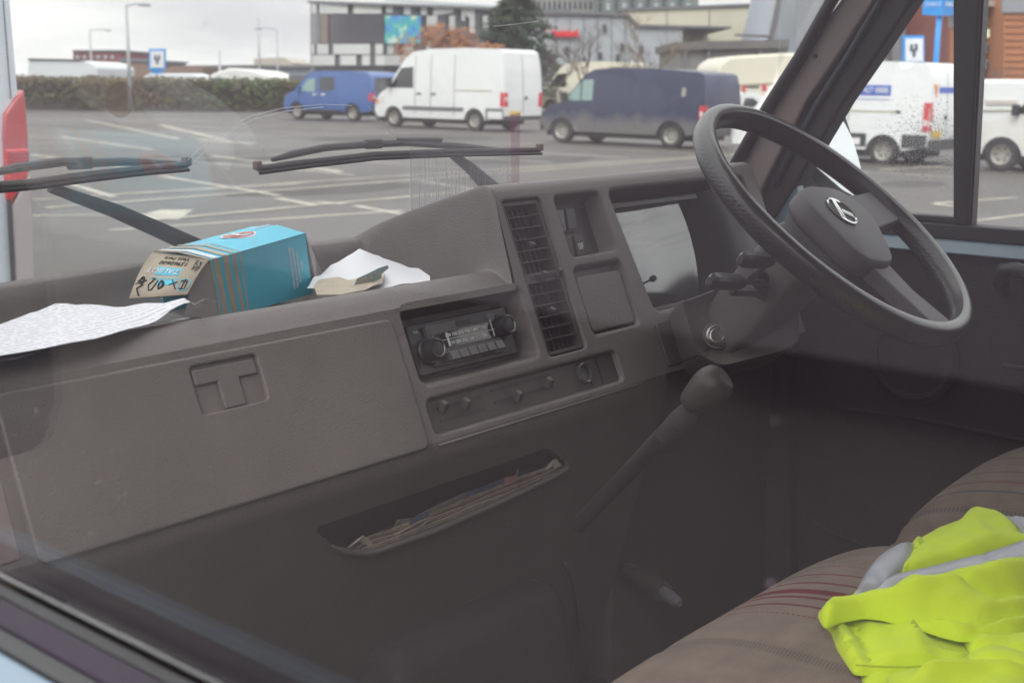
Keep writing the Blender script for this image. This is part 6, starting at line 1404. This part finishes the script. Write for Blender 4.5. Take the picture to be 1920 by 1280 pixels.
# bare trees
def bare(u, d, ht_px, lab_, spread=.42, tint=(.20, .15, .11), seed=1, lean=0, leaf=0):
    r_ = random.Random(seed); s = pxm(d); t = tree_root(u, d, lab_, 'bare_tree'); Ht = ht_px * s + 1.65; bm = bmesh.new(); tips = []
    def br(p, dr, L__, rad, lv):
        q = p + dr * L__; mid_ = (p + q) / 2 + Vector((r_.gauss(0, .04), r_.gauss(0, .04), 0)) * L__
        tube([p, mid_, q], [rad, rad * .85, rad * .7], 5 if lv < 2 else 3, bm, cap=False)
        if lv >= 5: tips.append(q); return
        for k in range(3 if lv < 4 else 4):
            nd_ = (dr + Vector((r_.gauss(0, spread), r_.gauss(0, spread), r_.uniform(-.05, .25)))).normalized(); br(p.lerp(q, r_.uniform(.55, 1)), nd_, L__ * r_.uniform(.6, .85), rad * .55, lv + 1)
    br(Vector((0, 0, 0)), Vector((lean, 0, 1)).normalized(), Ht * .30, Ht * .016, 0)
    m = mat('bark_' + str(seed), tint, .9); tr = obj('trunk', bm, m, t, 180)
    return t
bare(1100, 60, 150, 'bare winter tree standing in front of the red lettered building', seed=2, tint=(.17, .13, .10))
bare(1225, 52, 175, 'bare pale brown tree behind the navy van roof', seed=3, tint=(.24, .18, .11), spread=.5)
bare(1180, 58, 120, 'small bare tree left of the pale brown one', seed=5, tint=(.20, .15, .11))
bare(1040, 62, 105, 'low bare tree beside the conifer', seed=6, tint=(.13, .10, .09))
bare(1870, 60, 70, 'bare shrub below the orange brick building', seed=7, tint=(.22, .17, .13))
bare(1775, 62, 75, 'bare shrub by the blue sign post', seed=8, tint=(.2, .15, .12))

# ---- lamp posts and signs
MP = mat('galvanised', (.42, .44, .46), .5, metal=.3)
def lamp(u, v0, v1, d, w_, arm, lab_):
    a = far(u, 150, d); r = empty('lamp_post', Matrix.Translation((a.x, a.y, 0)), lab_, 'lamp post', 'street lamps'); top = far(u, v0, d).z; s = pxm(d)
    obj('pole', tube([(0, 0, 0), (0, 0, top * .5), (0, 0, top)], [w_ * s * .65, w_ * s * .5, w_ * s * .32], 10), MP, r, 180)
    for sg in arm:
        e = RGT * sg * 34 * s; obj('arm', tube([(0, 0, top - .05), (e.x * .5, e.y * .5, top + .06), (e.x, e.y, top + .02)], .04, 8), MP, r, 180)
        obj('lamp_head', boxbm((e.x, e.y, top), (.5, .25, .12)), MP, r)
lamp(243, 10, 150, 62, 7, (1,), 'tallest lamp post standing behind the hedge at left')
lamp(173, 57, 150, 120, 4, (1,), 'distant lamp post left of the tallest one')
lamp(521, 55, 150, 95, 4, (-1,), 'thin lamp post by the cinema with its arm to the left')
lamp(487, 33, 150, 100, 5, (), 'white mast with no arm behind the hedge')
lamp(413, 95, 150, 90, 6, (), 'short brown post behind the marquee')
SB = mat('sign_blue', (.03, .30, .75), .4); SBD = mat('sign_blue_dark', (.02, .16, .45), .4); SW = mat('sign_white', (.75, .77, .80), .5); SK = mat('sign_figure', (.05, .07, .08), .6)
def totem(u0, u1, v0, v1, d, lab_):
    a = far((u0 + u1) / 2, 150, d); r = empty('parking_sign', Matrix.Translation((a.x, a.y, 0)), lab_, 'sign'); inv = r.matrix_world.inverted()
    def add(nm, pl, dd, th, m): bm = fq(pl, d + dd, th); bmesh.ops.transform(bm, matrix=inv, verts=bm.verts); obj(nm, bm, m, r)
    h = v1 - v0; w = u1 - u0
    add('case', [(u0, v0), (u1, v0), (u1, v1), (u0, v1)], 0, .25, SB); add('panel', [(u0 + w * .1, v0 + h * .1), (u1 - w * .06, v0 + h * .1), (u1 - w * .06, v1 - h * .12), (u0 + w * .1, v1 - h * .12)], -.04, .03, SW)
    for k, (fx, fy) in enumerate(((.40, .42), (.62, .40), (.52, .60))): add('figure', [(u0 + w * (fx - .06), v0 + h * (fy - .12)), (u0 + w * (fx + .06), v0 + h * (fy - .12)), (u0 + w * (fx + .07), v0 + h * (fy + .12)), (u0 + w * (fx - .07), v0 + h * (fy + .12))], -.07, .03, SK)
    add('leg', [(u0 + w * .2, v1), (u1 - w * .2, v1), (u1 - w * .2, 175), (u0 + w * .2, 175)], .05, .12, SB)
totem(279, 309, 92, 132, 74, 'small blue and white sign above the hedge'); totem(1694, 1733, 67, 122, 44, 'blue framed white sign above the phone number van')
a = far(1752, 150, 40); r = empty('zone_sign', Matrix.Translation((a.x, a.y, 0)), 'tall blue two sided zone sign on a blue pole', 'sign'); s = pxm(40)
z0, z1 = far(1752, 31, 40).z, far(1752, -40, 40).z
obj('pole', tube([(0, 0, 0), (0, 0, z1)], 5.2 * s, 12), SB, r, 180)
c = Vector((0, 0, 0)) - FWD * .25
for sg, m, nm in ((-1, SB, 'left_board'), (1, SBD, 'right_board')):
    e = c + RGT * sg * 29 * s + FWD * .35
    pts = [(c.x, c.y, z0), (e.x, e.y, z0 + .05), (e.x, e.y, z1), (c.x, c.y, z1)]
    obj('board', prism(pts, FWD * .08), m if sg < 0 else mat('sign_blue_mid', (.03, .24, .62), .4), r)
    ctr = (c + e) / 2; x_ = (e - c).normalized() * (1 if sg > 0 else -1); nrm_ = x_.cross(Vector((0, 0, 1)))
    off = nrm_ * .03 if nrm_.dot(FWD) < 0 else -nrm_ * .03
    text('ZONE D', .165, basis(ctr + Vector((0, 0, z0 + .34)) + off - FWD * .02, x_, (0, 0, 1)), SW, 'lettering', r, ext=.005, sx=.75)
    text('20', .34, basis(ctr + Vector((0, 0, z0 + .62)) + off - FWD * .02, x_, (0, 0, 1)), SW, 'lettering', r, ext=.005, sx=.8)

# ---- buildings
FPW = mat('facade_white', (.62, .63, .62), .6, var=.06, vscale=.3); FPG = mat('facade_grey', (.16, .165, .185), .5); FDK = mat('facade_glass_dark', (.075, .07, .085), .25); FBK = mat('facade_base', (.04, .04, .045), .6)
def bld(name, label, d, pl, depth, m, layers=(), cat='building'):
    u = sum(p[0] for p in pl) / len(pl); b = far(u, 150, d); r = empty(name, Matrix.Translation((b.x, b.y, 0)), label, cat); inv = r.matrix_world.inverted()
    def add(nm, q, dd, th, mm):
        bm = fq(q, d + dd, th); bmesh.ops.transform(bm, matrix=inv, verts=bm.verts); return obj(nm, bm, mm, r)
    add('wall', pl, 0, depth, m)
    for nm, q, dd, th, mm in layers: add(nm, q, dd, th, mm)
    return r, add
def rc(a, b, c, d): return [(a, b), (c, b), (c, d), (a, d)]
D0 = 150; s0 = pxm(D0)
# cinema: rounded left front (a quarter drum) and a straight front receding to the right
cb = far(650, 150, D0); cine = empty('cinema', Matrix.Translation((cb.x, cb.y, 0)), 'cinema with rounded chequered facade and a bright picture screen', 'building')
def drum(u): # distance of the facade skin at pixel column u
    if u <= 720: t = (720 - u) / 140; return D0 + 14 * (1 - sqrt(max(0, 1 - min(1, t) ** 2))) * 1.0
    return D0 + (u - 720) * .06
def cpan(nm, u0, u1, v0, v1, off, th, m, v0b=None, v1b=None):
    n = max(1, int((u1 - u0) / 14)); V = []; F = []
    for i in range(n + 1):
        u = u0 + (u1 - u0) * i / n; t = i / n; a = v0 + ((v0b if v0b is not None else v0) - v0) * t; b = v1 + ((v1b if v1b is not None else v1) - v1) * t; dd = drum(u)
        for (vv_, k) in ((a, 0), (b, 0), (b, th), (a, th)): V.append(far(u, vv_, dd - off + k) - cine.location)
    for i in range(n):
        for k in range(4): q = i * 4; F.append([q + k, q + 4 + k, q + 4 + (k + 1) % 4, q + (k + 1) % 4])
    F += [[0, 1, 2, 3], [n * 4 + 3, n * 4 + 2, n * 4 + 1, n * 4]]
    bm = bmesh.new(); w = [bm.verts.new(v_) for v_ in V]
    for f in F: bm.faces.new([w[i] for i in f])
    bmesh.ops.recalc_face_normals(bm, faces=bm.faces[:]); return obj(nm, bm, m, cine, 30)
cpan('wall', 582, 1070, 6, 170, 0, 12, FPG, 24, 170)
cpan('roof_edge', 576, 1070, 1, 6, 1.0, 14, mat('roof_edge', (.20, .21, .22), .5), 19, 25)
cpan('roof', 720, 945, -4, 3, -2, 14, mat('roof_pale', (.62, .66, .68), .5), 12, 18)
cpan('dark_glazing', 584, 720, 27, 82, .3, .4, FDK); cpan('base', 590, 1070, 124, 170, .3, .4, FBK)
cpan('bronze_panel', 602, 615, 28, 81, .5, .3, mat('bronze_panel', (.22, .155, .12), .4))
def fp_(u0, u1, v0, v1): cpan('facade_panel', u0, u1, v0, v1, .5, .5, FPW)
for u0, u1 in ((584, 594), (599, 652), (663, 715)): fp_(u0, u1, 7, 26)
for u0, u1 in ((584, 590), (594, 616), (625, 694), (704, 718)): fp_(u0, u1, 83, 102)
for u0, u1 in ((584, 628), (638, 668), (679, 694), (704, 770)): fp_(u0, u1, 104, 123)
for u0, u1, a, b in ((724, 736, 8, 25), (757, 770, 10, 28), (789, 800, 11, 29), (800, 820, 30, 50), (726, 738, 84, 102), (757, 775, 84, 102), (842, 853, 30, 58), (880, 890, 34, 62), (865, 872, 14, 40), (905, 915, 30, 60), (925, 934, 22, 50), (945, 956, 60, 84), (800, 812, 78, 100), (960, 972, 30, 55), (985, 996, 40, 70)): fp_(u0, u1, a, b)
cpan('facade_panel', 812, 850, 13, 30, .5, .5, FPW, 15, 24); cpan('facade_panel', 865, 890, 16, 22, .5, .5, FPW, 16, 44)
# screen picture: colour noise that glows
scm = bpy.data.materials.new('screen_picture'); scm.use_nodes = True; t_ = scm.node_tree; b_ = t_.nodes['Principled BSDF']; co_ = t_.nodes.new('ShaderNodeTexCoord'); n_ = t_.nodes.new('ShaderNodeTexNoise'); n_.inputs['Scale'].default_value = .75; n_.inputs['Detail'].default_value = 3
r_ = t_.nodes.new('ShaderNodeValToRGB'); e = r_.color_ramp.elements; e[0].position = .30; e[0].color = (.03, .16, .60, 1); e[1].position = .70; e[1].color = (.80, .75, .45, 1)
for ps, c_ in ((.42, (.10, .42, .85)), (.50, (.06, .50, .55)), (.57, (.15, .70, .55)), (.63, (.75, .85, .85))): k = e.new(ps); k.color = (*c_, 1)
t_.links.new(co_.outputs['Object'], n_.inputs[0]); t_.links.new(n_.outputs[0], r_.inputs[0]); t_.links.new(r_.outputs[0], b_.inputs['Emission Color']); b_.inputs['Emission Strength'].default_value = .75; b_.inputs['Base Color'].default_value = (.02, .02, .02, 1)
cpan('screen', 722, 789, 30, 82, .9, .5, scm)
# grey-white building with red lettering
GW = mat('cladding_pale', (.42, .45, .48), .55, var=.08, vscale=.2); GD = mat('cladding_edge', (.16, .16, .17), .6); WN = mat('far_window', (.08, .09, .10), .2)
r, add = bld('leisure_building', 'pale clad building with red lettering and scattered small windows', 120, [(975, 26), (1040, 24), (1175, 28), (1195, 48), (1280, 52), (1280, 170), (975, 170)], 15, GW,
    [('roof_edge', [(970, 24), (1040, 21), (1178, 25), (1198, 46), (1372, 50), (1372, 54), (1195, 51), (1174, 30), (1040, 27), (970, 30)], -.4, 16, GD)])
RL = mat('sign_red', (.75, .04, .05), .5)
for (a, b, c, d) in ((1017, 55, 1024, 60), (1036, 60, 1085, 68)): add('sign_letters', [(a, b), (c, b + 1), (c, d), (a, d - 1)], -.5, .3, RL)
for k in range(7): u = 1034 + 7.5 * k; add('sign_letters', [(u, 56 + (k % 3) * 2), (u + 4, 55 + (k % 2) * 3), (u + 5, 70 - (k % 2) * 3), (u + 1, 71)], -.6, .3, RL)
for (u, v_) in ((1133, 46), (1166, 82), (1125, 98), (1158, 102), (1202, 86), (1062, 88), (1095, 108)): add('window', rc(u - 3, v_, u + 4, v_ + 14), -.4, .2, WN)
for u in range(990, 1175, 26): add('panel_joint', rc(u, 30, u + .8, 150), -.1, .1, GD)
# tower blocks behind
r, add = bld('tower_block', 'tall pale tower block with dark window columns behind the clad building', 210, rc(975, -60, 1115, 150), 20, mat('tower_pale', (.40, .40, .40), .6))
for k in range(14):
    for j in range(4): u = 980 + k * 9.6; add('window', rc(u, -50 + j * 18, u + 4.6, -37 + j * 18), -.3, .3, WN)
r, add = bld('tower_block', 'second tower block with green tinted glass fins', 205, rc(1118, -60, 1310, 150), 20, mat('tower_green', (.20, .24, .23), .5))
for k in range(12):
    for j in range(4): u = 1122 + k * 15; add('window', rc(u, -52 + j * 19, u + 7, -37 + j * 19), -.3, .3, GW if k % 2 else WN)
# cream band building
CRB = mat('cream_wall', (.62, .58, .46), .6, var=.05, vscale=.2)
r, add = bld('long_cream_building', 'long cream walled building with an orange door panel', 135, [(1165, 20), (1480, 8), (1480, 170), (1165, 170)], 15, CRB, [('roof_edge', [(1160, 16), (1485, 4), (1485, 9), (1160, 21)], -.3, 16, GD), ('orange_panel', rc(1403, 42, 1411, 66), -.3, .3, mat('orange_panel', (.75, .28, .04), .6)), ('door', rc(1432, 44, 1438, 66), -.3, .3, WN)])
for u in (1250, 1330, 1445): add('wall_joint', rc(u, 18, u + 1, 60), -.1, .1, GD)
# sloping grey wall
r, add = bld('sloping_building', 'blue grey building with a slanting left wall beside the pillar', 110, [(1478, -60), (1760, -60), (1760, 170), (1350, 170), (1372, 98), (1448, 70)], 15, mat('slate_blue_wall', (.36, .39, .44), .55, var=.06, vscale=.2), [('wall_edge', [(1470, -60), (1478, -60), (1448, 72), (1380, 68), (1378, 64), (1443, 66)], -.3, .5, GD), ('window', rc(1517, 8, 1531, 28), -.3, .3, WN)])
for u in (1500, 1560, 1620): add('panel_joint', rc(u, -40, u + .8, 160), -.1, .1, GD)
# low grey shed with lattice
r, add = bld('low_shed', 'low grey flat roofed shed with dark uprights behind the navy van', 70, [(1275, 82), (1478, 78), (1478, 180), (1275, 180)], 10, mat('shed_wall', (.24, .235, .23), .7), [('roof_edge', [(1270, 79), (1480, 74), (1480, 90), (1270, 94)], -.4, 11, mat('shed_fascia', (.14, .135, .13), .7))])
for u in (1283, 1326, 1424): add('upright', rc(u, 92, u + 5, 150), -.3, .3, GD)
for k in range(18): add('lattice_rail', [(1420, 84 + k * 2), (1478, 79 + k * 2), (1478, 79.8 + k * 2), (1420, 84.8 + k * 2)], -.3, .1, GD) if k < 8 else None
# right hand side buildings
r, add = bld('grey_clad_building', 'grey vertical clad building behind the blue framed sign', 95, rc(1560, -60, 1745, 170), 12, mat('clad_grey', (.36, .37, .40), .6, var=.08, vscale=.3))
for k, u in enumerate((1590, 1604, 1622, 1640, 1664, 1690, 1712, 1730)): add('clad_panel', rc(u, -50, u + 8, 118), -.3, .3, (GW, GD, mat('clad_mid', (.26, .27, .29), .6))[k % 3])
for (u, v_) in ((1612, 10), (1655, 60), (1700, 20), (1632, 96)): add('window', rc(u, v_, u + 8, v_ + 16), -.6, .3, WN)
r, add = bld('cream_building', 'narrow cream rendered building beside the zone sign pole', 90, rc(1742, 30, 1790, 170), 12, CRB); add('wall_cap', rc(1740, 24, 1792, 30), -.3, 12, GD)
BRK = mat('red_brick', (.26, .085, .065), .85, bump=.5, bscale=8, var=.15, vscale=1); BRO = mat('orange_brick', (.46, .19, .085), .85, bump=.5, bscale=8, var=.1, vscale=.6); GRC = mat('grey_render', (.30, .30, .32), .7)
LIT = mat('lit_window', (.5, .5, .4), .4, emit=((.95, 1, .72), .85)); WF = mat('window_frame_white', (.6, .62, .6), .5)
r, add = bld('red_brick_building', 'red brick building with small lit square windows and grey top', 85, rc(1783, -60, 1882, 170), 12, BRK, [('top_storey', rc(1781, -60, 1882, 52), -.2, .3, GRC), ('balcony', rc(1781, 2, 1890, 12), -1.5, 1.6, mat('balcony_edge', (.45, .42, .42), .6)), ('corner_brick', rc(1783, 54, 1800, 146), -.2, .3, BRO)])
for (u, v_, m) in ((1865, 26, LIT), (1852, 56, LIT), (1800, 28, LIT), (1797, 58, LIT), (1850, 84, WN), (1850, 114, WN), (1798, 88, mat('window_teal', (.04, .30, .28), .2))):
    add('window_frame', rc(u - 1.5, v_ - 1.5, u + 15.5, v_ + 16), -.4, .3, WF); add('window', rc(u, v_, u + 14, v_ + 14.5), -.5, .2, m)
for j in range(8): add('brick_course', rc(1784, 56 + j * 12, 1882, 56.8 + j * 12), -.25, .1, mat('brick_joint', (.20, .13, .11), .9))
r, add = bld('orange_brick_building', 'plain orange brick building at the top right corner', 82, rc(1882, -60, 2040, 170), 12, BRO, [('top_storey', rc(1880, -60, 2040, 24), -.2, .3, mat('grey_top', (.28, .29, .32), .6))])
for j in range(9): add('brick_course', rc(1884, 36 + j * 13, 2040, 36.8 + j * 13), -.1, .08, mat('orange_joint', (.33, .15, .08), .9))
# far left skyline
FR = mat('far_red', (.30, .10, .11), .8, var=.1, vscale=.2)
r, add = bld('far_red_building', 'distant dark red building behind the lorry trailer', 190, [(137, 96), (170, 96), (224, 98), (224, 150), (137, 150)], 20, FR, [('roof_edge', rc(136, 94, 226, 98), -.3, 21, GD)])
for k in range(6):
    for j in range(2): add('window', rc(142 + k * 13, 104 + j * 14, 148 + k * 13, 111 + j * 14), -.3, .3, GW)
bld('far_brown_shed', 'distant low brown roofs between the red building and the blue sign', 170, [(226, 112), (275, 114), (275, 126), (380, 126), (380, 165), (226, 165)], 20, mat('far_brown', (.26, .18, .14), .8), [('roof_edge', [(224, 110), (277, 112), (277, 116), (224, 114)], -.3, 21, mat('far_blue_roof', (.20, .26, .30), .7))])
bld('far_warehouse', 'distant long grey warehouse roof behind the marquee', 180, [(470, 124), (595, 126), (595, 165), (470, 165)], 25, mat('far_grey', (.22, .25, .29), .8), [('roof_edge', [(300, 124), (470, 122), (596, 124), (596, 128), (300, 130)], -.3, 21, GD)])
bld('far_depot', 'small pale depot with a beige gable by the thin lamp post', 200, [(476, 110), (530, 108), (548, 118), (548, 150), (476, 150)], 20, mat('far_beige', (.48, .44, .38), .8))

# grey lorry added out of view so the near door glass reflects an even veil
lr = empty('lorry', Matrix.Translation((-6.2, 5.5, 0)), 'long grey lorry added out of view for the near door glass to reflect', 'lorry')
GP = mat('mid_grey_paint', (.24, .22, .245), .55)
bevel(obj('trailer', hexa(hexa_p(-1.25, 1.25, -7.5, 8.5, .30, 3.4)), GP, lr), .05, 2)
for y in (-6.5, -5.4, 5.2, 6.3):
    for x in (-1.1, 1.1): obj('wheel', lathe([(0, -.1), (.3, -.12), (.42, -.1), (.45, 0), (.42, .1), (.3, .12), (0, .1)], (x * .9, y, .45), (1, 0, 0), 20), M_TYRE, lr, 40)
